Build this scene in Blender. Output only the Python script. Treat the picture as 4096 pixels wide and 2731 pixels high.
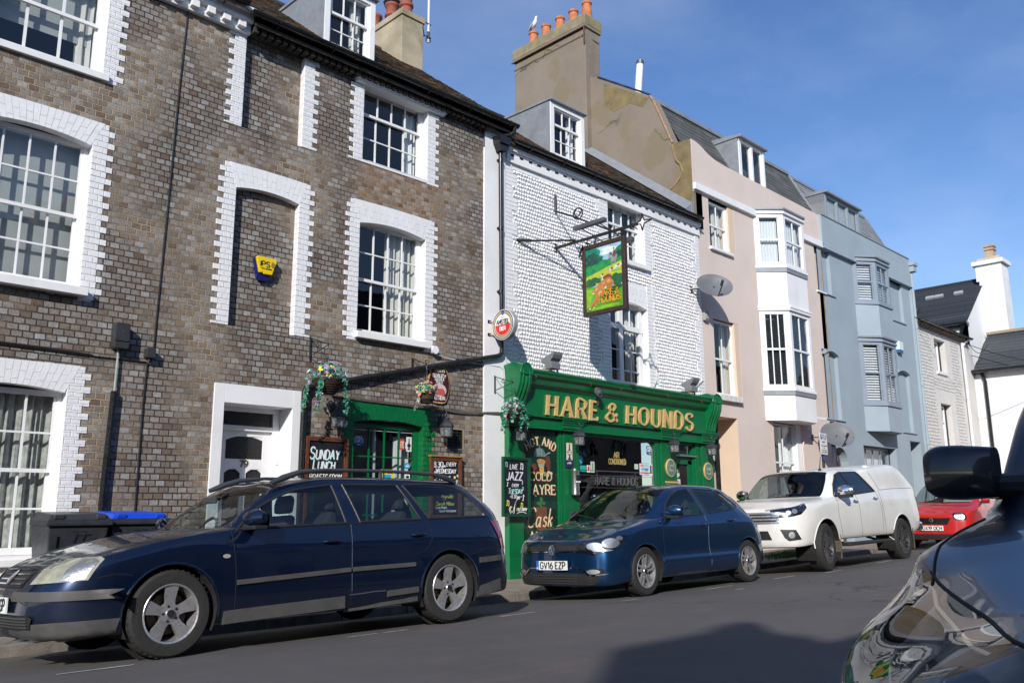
import bpy, bmesh, math, random
from mathutils import Vector, Matrix
from mathutils.bvhtree import BVHTree
random.seed(7)
PI = math.pi; R = math.radians
for o in list(bpy.data.objects): bpy.data.objects.remove(o)
scene = bpy.context.scene
C = scene.collection
# -- camera
cd = bpy.data.cameras.new('camera'); cam = bpy.data.objects.new('camera', cd); C.objects.link(cam)
cd.sensor_width = 36; cd.lens = 3396.25 / 4096 * 36; cd.clip_start = .05; cd.clip_end = 4000
yaw, pit, rol = R(44.625), R(11.233), R(-.284)
fw = Vector((math.sin(yaw)*math.cos(pit), math.cos(yaw)*math.cos(pit), math.sin(pit)))
rt = Vector((math.cos(yaw), -math.sin(yaw), 0)); up = rt.cross(fw)
r2 = rt*math.cos(rol)+up*math.sin(rol); u2 = up*math.cos(rol)-rt*math.sin(rol)
cam.matrix_world = Matrix(((r2.x, u2.x, -fw.x, 0), (r2.y, u2.y, -fw.y, 0), (r2.z, u2.z, -fw.z, 0), (0, 0, 0, 1)))
scene.camera = cam
# -- sky and sun
SUNV = Vector((1.42, 1.0, -.90)).normalized()      # the way the light travels
el = math.asin(-SUNV.z); az = math.atan2(-SUNV.x, -SUNV.y)
w = bpy.data.worlds.new('World'); scene.world = w; w.use_nodes = True
nt = w.node_tree; bg = nt.nodes['Background']
sky = nt.nodes.new('ShaderNodeTexSky'); sky.sky_type = 'NISHITA'; sky.sun_disc = False
sky.sun_elevation = el; sky.sun_rotation = az; sky.air_density = 1.0; sky.dust_density = .3; sky.ozone_density = 3.5
tc = nt.nodes.new('ShaderNodeTexCoord'); mp = nt.nodes.new('ShaderNodeMapping'); mp.inputs['Scale'].default_value = (1.2, 3.4, 6.0); mp.inputs['Rotation'].default_value = (.3, .25, .6)
nz = nt.nodes.new('ShaderNodeTexNoise'); nz.inputs['Scale'].default_value = 1.1; nz.inputs['Detail'].default_value = 6; nz.inputs['Roughness'].default_value = .55
cr = nt.nodes.new('ShaderNodeMapRange'); cr.inputs['From Min'].default_value = .36; cr.inputs['From Max'].default_value = .9; cr.inputs['To Max'].default_value = .22
mx = nt.nodes.new('ShaderNodeMix'); mx.data_type = 'RGBA'; mx.inputs[7].default_value = (7.0, 7.6, 8.6, 1)
nt.links.new(tc.outputs['Generated'], mp.inputs[0]); nt.links.new(mp.outputs[0], nz.inputs['Vector']); nt.links.new(nz.outputs[0], cr.inputs[0])
nt.links.new(cr.outputs[0], mx.inputs[0]); hs = nt.nodes.new('ShaderNodeHueSaturation'); hs.inputs['Saturation'].default_value = 1.12; hs.inputs['Hue'].default_value = .508; nt.links.new(sky.outputs[0], hs.inputs['Color']); nt.links.new(hs.outputs[0], mx.inputs[6]); nt.links.new(mx.outputs[2], bg.inputs[0])
bg.inputs[1].default_value = .135
sd = bpy.data.lights.new('sun', 'SUN'); so = bpy.data.objects.new('sun', sd); C.objects.link(so)
sd.energy = 4.3; sd.angle = R(.53); sd.color = (1, .955, .89)
so.rotation_euler = SUNV.to_track_quat('-Z', 'Y').to_euler()
scene.view_settings.view_transform = 'Standard'; scene.view_settings.look = 'None'; scene.view_settings.exposure = .2; scene.view_settings.gamma = 1
scene.render.engine = 'CYCLES'
try: scene.cycles.max_bounces = 7; scene.cycles.transparent_max_bounces = 14; scene.cycles.caustics_reflective = False; scene.cycles.caustics_refractive = False
except Exception: pass
# -- materials
def srgb(h):
    h = h.lstrip('#'); v = [int(h[i:i+2], 16)/255 for i in (0, 2, 4)]
    return tuple(((c/12.92) if c <= .04045 else ((c+.055)/1.055)**2.4) for c in v)+(1,)
def lin(c): return tuple(c)+(1,) if len(c) == 3 else tuple(c)
class NT:
    def __init__(s, name):
        s.m = bpy.data.materials.new(name); s.m.use_nodes = True; s.t = s.m.node_tree; s.b = s.t.nodes['Principled BSDF']; s.o = s.t.nodes['Material Output']
        s.c = s.t.nodes.new('ShaderNodeTexCoord').outputs['Object']
    def n(s, ty, **k):
        x = s.t.nodes.new(ty)
        for a, b in k.items(): setattr(x, a, b)
        return x
    def l(s, a, b): s.t.links.new(a, b)
    def noise(s, scale, detail=3, rough=.5, vec=None, dist=0):
        x = s.n('ShaderNodeTexNoise'); x.inputs['Scale'].default_value = scale; x.inputs['Detail'].default_value = detail; x.inputs['Roughness'].default_value = rough; x.inputs['Distortion'].default_value = dist
        s.l(vec if vec else s.c, x.inputs['Vector']); return x.outputs[0]
    def mapping(s, sc, rot=(0, 0, 0), vec=None):
        x = s.n('ShaderNodeMapping'); x.inputs['Scale'].default_value = sc; x.inputs['Rotation'].default_value = rot; s.l(vec if vec else s.c, x.inputs[0]); return x.outputs[0]
    def rng(s, a, f0, f1, t0=0, t1=1, smooth=False):
        x = s.n('ShaderNodeMapRange'); x.interpolation_type = 'SMOOTHSTEP' if smooth else 'LINEAR'
        for i, v in enumerate((f0, f1, t0, t1)): x.inputs[i+1].default_value = v
        s.l(a, x.inputs[0]); return x.outputs[0]
    def math(s, op, a, b=None, c=None):
        x = s.n('ShaderNodeMath', operation=op)
        for i, v in enumerate((a, b, c)):
            if v is None: continue
            if isinstance(v, (int, float)): x.inputs[i].default_value = v
            else: s.l(v, x.inputs[i])
        return x.outputs[0]
    def mix(s, f, a, b, mode='MIX'):
        x = s.n('ShaderNodeMix', data_type='RGBA', blend_type=mode)
        for i, v in ((0, f), (6, a), (7, b)):
            if isinstance(v, (int, float)): x.inputs[i].default_value = v
            elif isinstance(v, (tuple, list)): x.inputs[i].default_value = lin(v)
            else: s.l(v, x.inputs[i])
        return x.outputs[2]
    def bump(s, h, strength=.5, dist=.01, nrm=None):
        x = s.n('ShaderNodeBump'); x.inputs['Strength'].default_value = strength; x.inputs['Distance'].default_value = dist; s.l(h, x.inputs['Height'])
        if nrm: s.l(nrm, x.inputs['Normal'])
        return x.outputs[0]
    def ramp(s, f, stops):
        x = s.n('ShaderNodeValToRGB'); e = x.color_ramp.elements
        while len(e) < len(stops): e.new(.5)
        for q, (p, c) in zip(e, stops): q.position = p; q.color = lin(c)
        s.l(f, x.inputs[0]); return x.outputs[0]
MC = {}
def mat(name, col, rough=.6, metal=0, vary=.12, scale=3, bump=0, bscale=60, coat=0, spec=.5, dirt=None, dirtscale=1.2, dirtamt=.5, emit=0):
    if name in MC: return MC[name]
    if isinstance(col, str): col = srgb(col)
    N = NT(name); b = N.b
    base = lin(col)
    if vary:
        f = N.noise(scale, 5, .6)
        d = tuple(max(0, c*(1-vary)) for c in base[:3]); u = tuple(min(1, c*(1+vary)) for c in base[:3])
        cc = N.mix(N.rng(f, .3, .7), d, u)
        if dirt:
            if isinstance(dirt, str): dirt = srgb(dirt)
            g = N.noise(dirtscale, 6, .65, dist=.3); cc = N.mix(N.rng(g, .45, .75, 0, dirtamt, True), cc, dirt)
        N.l(cc, b.inputs['Base Color'])
    else: b.inputs['Base Color'].default_value = base
    b.inputs['Roughness'].default_value = rough; b.inputs['Metallic'].default_value = metal
    b.inputs['Coat Weight'].default_value = coat; b.inputs['Coat Roughness'].default_value = .03; b.inputs['Specular IOR Level'].default_value = spec
    if vary and rough < .9 and not coat:
        N.l(N.rng(N.noise(scale*4, 3), .3, .7, max(.02, rough-.08), min(1, rough+.08)), b.inputs['Roughness'])
    if bump: N.l(N.bump(N.noise(bscale, 4, .6), bump, .006), b.inputs['Normal'])
    if emit: b.inputs['Emission Color'].default_value = base; b.inputs['Emission Strength'].default_value = emit
    MC[name] = N.m; return N.m
def brickmat(name, cols, mortar, bw=.115, bh=.075, gap=.010, painted=False, bstr=.9, rough=.85, dirt=None, seed=0, half=True, axis='xz', jit=.5, mortar_dark=None):
    if name in MC: return MC[name]
    N = NT(name); sp = N.n('ShaderNodeSeparateXYZ')
    wob = N.noise(9, 2); wv = N.n('ShaderNodeVectorMath', operation='MULTIPLY_ADD'); N.l(N.n('ShaderNodeTexNoise').outputs[1], wv.inputs[0]);
    nn = N.n('ShaderNodeTexNoise'); nn.inputs['Scale'].default_value = 7; N.l(N.c, nn.inputs['Vector']); N.l(nn.outputs[1], wv.inputs[0]); wv.inputs[1].default_value = (.012, .012, .012); N.l(N.c, wv.inputs[2]); N.l(wv.outputs[0], sp.inputs[0])
    X = sp.outputs['X' if axis[0] == 'x' else 'Y']; Z = sp.outputs['Z']
    if axis == 'diag': X = N.math('ADD', sp.outputs['X'], sp.outputs['Y'])
    z = N.math('DIVIDE', Z, bh); row = N.math('FLOOR', z); fz = N.math('FRACT', z)
    off = N.math('MULTIPLY', N.math('MODULO', N.math('ABSOLUTE', row), 2), .5)
    rw = N.n('ShaderNodeTexWhiteNoise', noise_dimensions='1D'); N.l(N.math('ADD', row, seed), rw.inputs['W'])
    x = N.math('ADD', N.math('ADD', N.math('DIVIDE', X, bw), off), N.math('MULTIPLY', rw.outputs[0], jit*.3)); col = N.math('FLOOR', x); fx = N.math('FRACT', x)
    cv = N.n('ShaderNodeCombineXYZ'); N.l(col, cv.inputs[0]); N.l(row, cv.inputs[1]); cv.inputs[2].default_value = seed
    wn = N.n('ShaderNodeTexWhiteNoise', noise_dimensions='3D'); N.l(cv.outputs[0], wn.inputs['Vector'])
    dx = N.math('MULTIPLY', N.math('MINIMUM', fx, N.math('SUBTRACT', 1, fx)), bw); dz = N.math('MULTIPLY', N.math('MINIMUM', fz, N.math('SUBTRACT', 1, fz)), bh)
    d = N.math('MINIMUM', dx, dz); d = N.math('ADD', d, N.rng(N.noise(70, 2), .3, .7, -.0022, .0022))
    m = N.rng(d, gap*.5-.0016, gap*.5+.0022, 0, 1, True)
    stops = [(i/max(1, len(cols)-1), srgb(c) if isinstance(c, str) else c) for i, c in enumerate(cols)]
    bc = N.ramp(wn.outputs[0], stops); N.t.nodes[-1]
    big = N.noise(.55, 4, .6); bc = N.mix(N.rng(big, .35, .65, 0, .3), bc, N.mix(.5, bc, srgb('#6b5a4c')) if not painted else bc)
    fine = N.noise(38, 6, .75); bc = N.mix(.85 if not painted else .3, bc, N.ramp(fine, [(.30, (.40, .38, .36)), (.52, (.98, .97, .96)), (.7, (1.28, 1.27, 1.25))]), 'MULTIPLY')
    if mortar_dark:
        sx = N.rng(X, 6.6, 7.0, 0, 1, True); sq = N.math('MULTIPLY', N.math('MULTIPLY', sx, N.rng(X, 8.3, 8.7, 1, 0, True)), N.math('MULTIPLY', N.rng(Z, 4.5, 4.6), N.rng(Z, 5.15, 5.25, 1, 0)))
    if dirt:
        g = N.noise(.9, 6, .7, dist=.5); bc = N.mix(N.rng(g, .55, .8, 0, .55, True), bc, srgb(dirt))
    mc = srgb(mortar) if isinstance(mortar, str) else mortar
    if mortar_dark: mc = N.mix(N.rng(N.noise(.8, 4), .36, .58, 0, .95, True), mc, srgb(mortar_dark)); mc = N.mix(N.math('MULTIPLY', sq, .8), mc, srgb('#b5854e'))  # dark mortar patches; the colour also stands in for shadow in the recessed joints
    N.l(N.mix(m, mc, bc), N.b.inputs['Base Color']); N.b.inputs['Roughness'].default_value = rough
    h = N.math('ADD', m, N.math('MULTIPLY', fine, .35)); h = N.math('ADD', h, N.math('MULTIPLY', wn.outputs[0], .25))
    N.l(N.bump(h, bstr, .008), N.b.inputs['Normal'])
    MC[name] = N.m; return N.m
def glassmat(name, tint=(.75, .8, .8), refl=1.0, rough=.0, body=None, bodymix=0):
    if name in MC: return MC[name]
    N = NT(name); N.t.nodes.remove(N.b)
    g = N.n('ShaderNodeBsdfGlossy'); g.inputs['Roughness'].default_value = max(rough, .004); g.inputs[0].default_value = (refl, refl, refl, 1)
    t = N.n('ShaderNodeBsdfTransparent'); t.inputs[0].default_value = lin(tint)
    fr = N.n('ShaderNodeLayerWeight'); fr.inputs[0].default_value = .5
    nb = N.bump(N.noise(2.2, 2), .05, .05); N.l(nb, g.inputs['Normal']); N.l(nb, fr.inputs['Normal'])
    f = N.math('MINIMUM', N.math('ADD', .075, N.math('MULTIPLY', N.math('POWER', fr.outputs['Facing'], 5), .92)), 1)
    mixs = N.n('ShaderNodeMixShader'); N.l(f, mixs.inputs[0])
    if body:
        d = N.n('ShaderNodeBsdfDiffuse'); d.inputs[0].default_value = lin(body); m2 = N.n('ShaderNodeMixShader'); m2.inputs[0].default_value = bodymix; N.l(t.outputs[0], m2.inputs[1]); N.l(d.outputs[0], m2.inputs[2]); N.l(m2.outputs[0], mixs.inputs[1])
    else: N.l(t.outputs[0], mixs.inputs[1])
    N.l(g.outputs[0], mixs.inputs[2]); N.l(mixs.outputs[0], N.o.inputs[0]); MC[name] = N.m; return N.m
def paintmat(name, col, flake=.0, rough=.35, coat=1.0, dirt=None, dirtamt=.3, metal=.0, low=None):
    """car paint: clear coat over a (slightly metallic) base, dust kept to the lower body when low is set"""
    if name in MC: return MC[name]
    N = NT(name); b = N.b; c = srgb(col) if isinstance(col, str) else lin(col)
    cc = N.mix(N.rng(N.noise(2.5, 5, .6), .3, .7), tuple(v*.92 for v in c[:3]), tuple(min(1, v*1.08) for v in c[:3]))
    if dirt:
        s = N.n('ShaderNodeSeparateXYZ'); N.l(N.c, s.inputs[0]); zz = N.rng(s.outputs['Z'], low or .75, .2, 0, 1)
        sp = N.rng(N.noise(38, 4, .75), .45, .8, 0, .8); f = N.math('MULTIPLY', N.math('ADD', N.math('MULTIPLY', N.rng(N.noise(4, 6, .7), .3, .75), zz), N.math('MULTIPLY', N.math('MULTIPLY', sp, zz), .7)), dirtamt)
        cc = N.mix(f, cc, srgb(dirt)); N.l(N.rng(f, 0, .5, rough, .75), b.inputs['Roughness']); N.l(N.rng(f, 0, .45, coat, .1), b.inputs['Coat Weight'])
    else: b.inputs['Roughness'].default_value = rough; b.inputs['Coat Weight'].default_value = coat
    N.l(cc, b.inputs['Base Color']); b.inputs['Metallic'].default_value = metal; b.inputs['Coat Roughness'].default_value = .02; b.inputs['Coat IOR'].default_value = 1.5
    nb = N.bump(N.noise(3.2, 2), .03, .02); N.l(nb, b.inputs['Coat Normal'])
    MC[name] = N.m; return N.m
BRK = brickmat('blue_grey_header_brick', ['#6b6660', '#8f8d8a', '#6f6256', '#a1a1a0', '#7b6e62', '#878582', '#80746a', '#989693', '#655449', '#8a857e'], '#ad9676', gap=.012, bstr=1.3, mortar_dark='#2e2722', dirt='#45403a')
WP = mat('white_masonry_paint', (.80, .80, .81), .55, vary=.03, scale=6, bump=.5, bscale=45, dirt='#b9b6b0', dirtscale=2.5, dirtamt=.22)
WP2 = brickmat('white_painted_brick', [(.78, .78, .79), (.82, .82, .83)], (.74, .74, .75), painted=True, bstr=.55, rough=.55)
WW = mat('white_joinery_paint', (.80, .80, .80), .35, vary=.03, scale=9, dirt='#a9a79f', dirtscale=6, dirtamt=.16)
WR = mat('white_smooth_render', (.80, .80, .81), .6, vary=.03, scale=1.5, bump=.35, bscale=28, dirt='#a8a7a3', dirtscale=1.1, dirtamt=.25)
BLK = mat('black_gloss_paint', (.012, .013, .014), .28, vary=.3, scale=9, dirt='#3a3a38', dirtscale=5, dirtamt=.35)
IRON = mat('black_wrought_iron', (.015, .015, .016), .45, vary=.2, scale=20)
SOOT = mat('sooty_eaves_brick', (.035, .03, .026), .9, vary=.4, scale=14, bump=.7, dirt='#7b6a45', dirtscale=9, dirtamt=.35)
GRN = mat('green_gloss_paint', (.001, .130, .040), .32, vary=.10, scale=5, bump=.12, bscale=30, coat=.25)
GRND = mat('dark_green_panel', (.004, .030, .018), .3, vary=.2, scale=5, coat=.4)
GRNB = brickmat('green_painted_brick', [(.002, .135, .036), (.003, .155, .044)], (.002, .12, .032), painted=True, bstr=.7, rough=.4)
GOLD = mat('gilded_lettering', (.66, .45, .17), .4, .15, vary=.12, scale=20)
LEAD = mat('grey_lead_sheet', (.27, .29, .32), .5, .25, vary=.2, scale=3, dirt='#6d7378', dirtscale=3, dirtamt=.5, bump=.25, bscale=12)
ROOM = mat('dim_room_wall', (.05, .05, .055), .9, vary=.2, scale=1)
CURT = mat('cream_curtain_cloth', (.62, .60, .54), .9, vary=.08, scale=8)
NET = mat('white_net_curtain', (.75, .76, .76), .9, vary=.05, scale=20)
GL = glassmat('window_glass', (.86, .89, .90))
GLD = glassmat('dim_window_glass', (.72, .75, .76))
PINK = mat('pale_pink_render', (.66, .56, .50), .8, vary=.03, scale=1.2, bump=.3, bscale=60, dirt='#b3a498', dirtscale=1.0, dirtamt=.22)
PEACH = mat('peach_reveal_paint', (.66, .52, .40), .8, vary=.05, scale=2, bump=.25, bscale=60)
BLUE = mat('pale_blue_render', (.31, .375, .425), .75, vary=.07, scale=1.1, bump=.3, bscale=40, dirt='#92a0a6', dirtscale=1.3, dirtamt=.4)
BLUE2 = mat('grey_blue_joinery_paint', (.24, .285, .34), .5, vary=.08, scale=4)
TERRA = mat('terracotta', (.50, .17, .07), .8, vary=.25, scale=9, dirt='#3a2a22', dirtscale=4, dirtamt=.5, bump=.3)
TERRAR = mat('red_terracotta', (.28, .075, .05), .8, vary=.2, scale=9, bump=.3)
ASPH = None
# -- mesh builder
SPLIT = set('quoin brick_arch green_quoin green_arch blocked_window roof_rail wiper mudflap side_step canopy_bar leg eye blind_recess string_course ledge white_ledge arch_head window_reveal side_stay hanger hook cup_hook bracket wheel dormer_cheek doorbell skylight_glass roof_vent window_corner render_patch door_bars front_door rear_door front_side_window rear_side_window quarter_window headlight wheel_arch_liner pointing chimney_pot crack_edge lead_flashing inner_sash window_light strap vent_mortar_frame entrance_recess framing lower_trim flint_cobbling side_wall gable_wall metal_bead mounting_block sign_mount verge_slate chimney_strap'.split())
class MB:
    def pieces(s, mg=.02):
        """the separate things in this builder: faces joined by shared points, then pieces that touch"""
        key = {}; ids = [key.setdefault((round(a, 4), round(b, 4), round(c, 4)), len(key)) for a, b, c in s.v]; par = list(range(len(key)))
        def find(a):
            while par[a] != a: par[a] = par[par[a]]; a = par[a]
            return a
        for f in s.f:
            r = find(ids[f[0]])
            for v in f[1:]: par[find(ids[v])] = r
        isl = {}
        for k, f in enumerate(s.f): isl.setdefault(find(ids[f[0]]), []).append(k)
        isl = list(isl.values())
        if len(isl) > 900: bb = None; return s.halves(isl)
        bb = []
        for fs in isl:
            P = [s.v[v] for k in fs for v in s.f[k]]; bb.append([min(p[d] for p in P)-mg/2 for d in range(3)]+[max(p[d] for p in P)+mg/2 for d in range(3)])
        g = list(range(len(isl)))
        def fd(a):
            while g[a] != a: g[a] = g[g[a]]; a = g[a]
            return a
        for i in range(len(isl)):
            for j in range(i+1, len(isl)):
                if all(bb[i][d] < bb[j][d+3] and bb[j][d] < bb[i][d+3] for d in range(3)): g[fd(i)] = fd(j)
        G = {}
        for i in range(len(isl)): G.setdefault(fd(i), []).extend(isl[i])
        return [s.sub(sorted(fs)) for fs in G.values()]
    def halves(s, isl): return [s]
    def sub(s, fs):
        m = MB(); mp = {}
        for k in fs:
            for v in s.f[k]:
                if v not in mp: mp[v] = len(m.v); m.v.append(s.v[v])
            m.f.append(tuple(mp[v] for v in s.f[k])); m.m.append(s.m[k])
        return m
    def __init__(s): s.v = []; s.f = []; s.m = []
    def vs(s, pts): i = len(s.v); s.v += [tuple(p) for p in pts]; return i
    def face(s, pts, m=0): i = s.vs(pts); s.f.append(tuple(range(i, i+len(pts)))); s.m.append(m)
    def box(s, x0, x1, y0, y1, z0, z1, m=0, j=0):
        if x0 > x1: x0, x1 = x1, x0
        if y0 > y1: y0, y1 = y1, y0
        if z0 > z1: z0, z1 = z1, z0
        r = (lambda: random.uniform(-j, j)) if j else (lambda: 0)
        p = [(x+r(), y+r(), z+r()) for z in (z0, z1) for (x, y) in ((x0, y0), (x1, y0), (x1, y1), (x0, y1))]
        i = s.vs(p); s.f += [(i, i+3, i+2, i+1), (i+4, i+5, i+6, i+7), (i, i+1, i+5, i+4), (i+1, i+2, i+6, i+5), (i+2, i+3, i+7, i+6), (i+3, i, i+4, i+7)]; s.m += [m]*6
        return s
    def obox(s, c, ax, hx, hy, hz, m=0):   # oriented box: ax = 3 unit vectors
        c = Vector(c); A, B, D = [Vector(a) for a in ax]
        p = [c+A*(sx*hx)+B*(sy*hy)+D*(sz*hz) for sz in (-1, 1) for (sx, sy) in ((-1, -1), (1, -1), (1, 1), (-1, 1))]
        i = s.vs(p); s.f += [(i, i+3, i+2, i+1), (i+4, i+5, i+6, i+7), (i, i+1, i+5, i+4), (i+1, i+2, i+6, i+5), (i+2, i+3, i+7, i+6), (i+3, i, i+4, i+7)]; s.m += [m]*6; return s
    def prism(s, poly, fn0, fn1, m=0, cap=True):  # poly list of 2d; fn maps 2d -> 3d on each side
        a = [fn0(*p) for p in poly]; b = [fn1(*p) for p in poly]; n = len(poly); i = s.vs(a+b)
        if cap: s.f += [tuple(range(i, i+n)), tuple(range(i+2*n-1, i+n-1, -1))]; s.m += [m, m]
        for k in range(n): s.f.append((i+k, i+n+k, i+n+(k+1) % n, i+(k+1) % n)); s.m.append(m)
        return s
    def pxz(s, poly, y0, y1, m=0): return s.prism(poly, lambda a, b: (a, y0, b), lambda a, b: (a, y1, b), m)
    def pyz(s, poly, x0, x1, m=0): return s.prism(poly, lambda a, b: (x0, a, b), lambda a, b: (x1, a, b), m)
    def pxy(s, poly, z0, z1, m=0): return s.prism(poly, lambda a, b: (a, b, z0), lambda a, b: (a, b, z1), m)
    def tube(s, pts, r, n=8, m=0, caps=True):
        pts = [Vector(p) for p in pts]; rr = r if isinstance(r, (list, tuple)) else [r]*len(pts); rings = []; up0 = None
        for i, p in enumerate(pts):
            t = (pts[min(i+1, len(pts)-1)]-pts[max(i-1, 0)]).normalized()
            if up0 is None: up0 = Vector((0, 0, 1)) if abs(t.z) < .9 else Vector((1, 0, 0))
            a = up0-t*up0.dot(t)
            if a.length < 1e-4: a = Vector((1, 0, 0))-t*t.x
            a.normalize(); b = t.cross(a); up0 = a
            rings.append(s.vs([p+(a*math.cos(2*PI*k/n)+b*math.sin(2*PI*k/n))*rr[i] for k in range(n)]))
        for q0, q1 in zip(rings, rings[1:]):
            for k in range(n): s.f.append((q0+k, q0+(k+1) % n, q1+(k+1) % n, q1+k)); s.m.append(m)
        if caps: s.f += [tuple(range(rings[0]+n-1, rings[0]-1, -1)), tuple(range(rings[-1], rings[-1]+n))]; s.m += [m, m]
        return s
    def lathe(s, prof, c, n=16, axis='z', m=0, tilt=None):  # prof [(r, h)]
        c = Vector(c); M = tilt
        rings = []
        for r_, h in prof:
            ring = []
            for k in range(n):
                a = 2*PI*k/n; u, v_ = r_*math.cos(a), r_*math.sin(a)
                q = Vector((u, v_, h)) if axis == 'z' else (Vector((h, u, v_)) if axis == 'x' else Vector((v_, h, u)))
                if M: q = M @ q
                ring.append(c+q)
            rings.append(s.vs(ring))
        for q0, q1 in zip(rings, rings[1:]):
            for k in range(n): s.f.append((q0+k, q0+(k+1) % n, q1+(k+1) % n, q1+k)); s.m.append(m)
        return s
    def grid(s, fn, nu, nv, m=0):
        i = s.vs([fn(u/nu, v/nv) for v in range(nv+1) for u in range(nu+1)])
        for v in range(nv):
            for u in range(nu):
                a = i+v*(nu+1)+u; s.f.append((a, a+1, a+nu+2, a+nu+1)); s.m.append(m)
        return s
    def build(s, name, mats, parent=None, smooth=False, world=True, bevel=0, auto=35):
        if name in SPLIT and parent:
            gs = s.pieces()
            if len(gs) > 1: return [g.build(name+' ', mats, parent, smooth, world, bevel, auto) for g in gs][0]
        name = name.strip()
        me = bpy.data.meshes.new(name); me.from_pydata(s.v, [], s.f)
        if not isinstance(mats, (list, tuple)): mats = [mats]
        for q in mats: me.materials.append(q)
        for p, mi in zip(me.polygons, s.m): p.material_index = mi
        if smooth:
            bm = bmesh.new(); bm.from_mesh(me)
            bmesh.ops.remove_doubles(bm, verts=bm.verts, dist=1e-5)
            for f in bm.faces: f.smooth = True
            for e in bm.edges:
                if len(e.link_faces) == 2 and e.calc_face_angle(0) > R(auto): e.smooth = False
            bm.to_mesh(me); bm.free()
        me.update()
        o = bpy.data.objects.new(name, me); C.objects.link(o)
        if parent:
            o.parent = parent
            if world:
                q = parent; off = Vector((0, 0, 0))
                while q is not None: off += q.location; q = q.parent
                o.location = -off
        if bevel:
            md = o.modifiers.new('bevel', 'BEVEL'); md.width = bevel; md.segments = 2; md.limit_method = 'ANGLE'; md.angle_limit = R(40)
        return o
def tag(o, label=None, cat=None, group=None, kind=None):
    if label: o['label'] = label
    if cat: o['category'] = cat
    if group: o['group'] = group
    if kind: o['kind'] = kind
    return o
def thing(name, label, cat, loc=(0, 0, 0), group=None, rot=None):
    o = bpy.data.objects.new(name, None); C.objects.link(o); o.location = loc; o.empty_display_size = .2
    if rot: o.rotation_euler = rot
    return tag(o, label, cat, group)
def struct(o): o['kind'] = 'structure'; return o
def copy_tree(o, parent=None):
    c = o.copy(); C.objects.link(c)
    if parent: c.parent = parent
    for ch in list(o.children): copy_tree(ch, c)
    return c
def arc(cx, cy, r, a0, a1, n=12): return [(cx+r*math.cos(R(a0+(a1-a0)*i/n)), cy+r*math.sin(R(a0+(a1-a0)*i/n))) for i in range(n+1)]
# -- stroke lettering
S_ = {}
def G_(ch, *st): S_[ch] = st
G_('A', [(0, 0), (.35, 1), (.7, 0)], [(.13, .36), (.57, .36)])
G_('B', [(0, 0), (0, 1), (.38, 1), (.55, .88), (.55, .66), (.38, .53), (0, .53)], [(.38, .53), (.6, .4), (.6, .13), (.4, 0), (0, 0)])
G_('C', [(.62, .82), (.48, 1), (.18, 1), (0, .78), (0, .22), (.18, 0), (.48, 0), (.62, .18)])
G_('D', [(0, 0), (0, 1), (.34, 1), (.6, .76), (.6, .24), (.34, 0), (0, 0)])
G_('E', [(.52, 1), (0, 1), (0, 0), (.54, 0)], [(0, .52), (.42, .52)])
G_('F', [(.52, 1), (0, 1), (0, 0)], [(0, .52), (.42, .52)])
G_('G', [(.62, .82), (.48, 1), (.18, 1), (0, .78), (0, .22), (.18, 0), (.46, 0), (.62, .15), (.62, .45), (.38, .45)])
G_('H', [(0, 0), (0, 1)], [(.6, 0), (.6, 1)], [(0, .52), (.6, .52)])
G_('I', [(0, 0), (0, 1)])
G_('J', [(.36, 1), (.36, .18), (.22, 0), (.08, 0), (0, .14)])
G_('K', [(0, 0), (0, 1)], [(.56, 1), (0, .42)], [(.2, .6), (.58, 0)])
G_('L', [(0, 1), (0, 0), (.5, 0)])
G_('M', [(0, 0), (.06, 1), (.4, .3), (.74, 1), (.8, 0)])
G_('N', [(0, 0), (0, 1), (.6, 0), (.6, 1)])
G_('O', [(.33, 0), (.12, .08), (0, .3), (0, .7), (.12, .92), (.33, 1), (.54, .92), (.66, .7), (.66, .3), (.54, .08), (.33, 0)])
G_('P', [(0, 0), (0, 1), (.38, 1), (.56, .87), (.56, .62), (.38, .48), (0, .48)])
G_('Q', [(.33, 0), (.12, .08), (0, .3), (0, .7), (.12, .92), (.33, 1), (.54, .92), (.66, .7), (.66, .3), (.54, .08), (.33, 0)], [(.36, .25), (.7, -.12)])
G_('R', [(0, 0), (0, 1), (.38, 1), (.56, .87), (.56, .64), (.38, .5), (0, .5)], [(.3, .5), (.6, 0)])
G_('S', [(.54, .84), (.42, 1), (.14, 1), (.02, .86), (.02, .66), (.14, .55), (.44, .45), (.56, .33), (.56, .14), (.42, 0), (.12, 0), (0, .16)])
G_('T', [(0, 1), (.62, 1)], [(.31, 1), (.31, 0)])
G_('U', [(0, 1), (0, .22), (.16, 0), (.44, 0), (.6, .22), (.6, 1)])
G_('V', [(0, 1), (.33, 0), (.66, 1)])
G_('W', [(0, 1), (.22, 0), (.43, .8), (.64, 0), (.86, 1)])
G_('X', [(0, 0), (.58, 1)], [(0, 1), (.58, 0)])
G_('Y', [(0, 1), (.31, .48), (.62, 1)], [(.31, .48), (.31, 0)])
G_('Z', [(0, 1), (.56, 1), (0, 0), (.58, 0)])
G_('0', *S_['O']); G_('1', [(0, .8), (.2, 1), (.2, 0)]); G_('2', [(0, .8), (.12, 1), (.42, 1), (.54, .8), (.5, .6), (0, 0), (.56, 0)])
G_('3', [(0, .88), (.16, 1), (.42, 1), (.54, .84), (.5, .62), (.26, .53), (.5, .46), (.56, .2), (.42, 0), (.14, 0), (0, .14)])
G_('4', [(.42, 0), (.42, 1), (0, .3), (.6, .3)]); G_('5', [(.5, 1), (.06, 1), (.03, .56), (.36, .6), (.54, .42), (.54, .18), (.38, 0), (.12, 0), (0, .12)])
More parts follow.
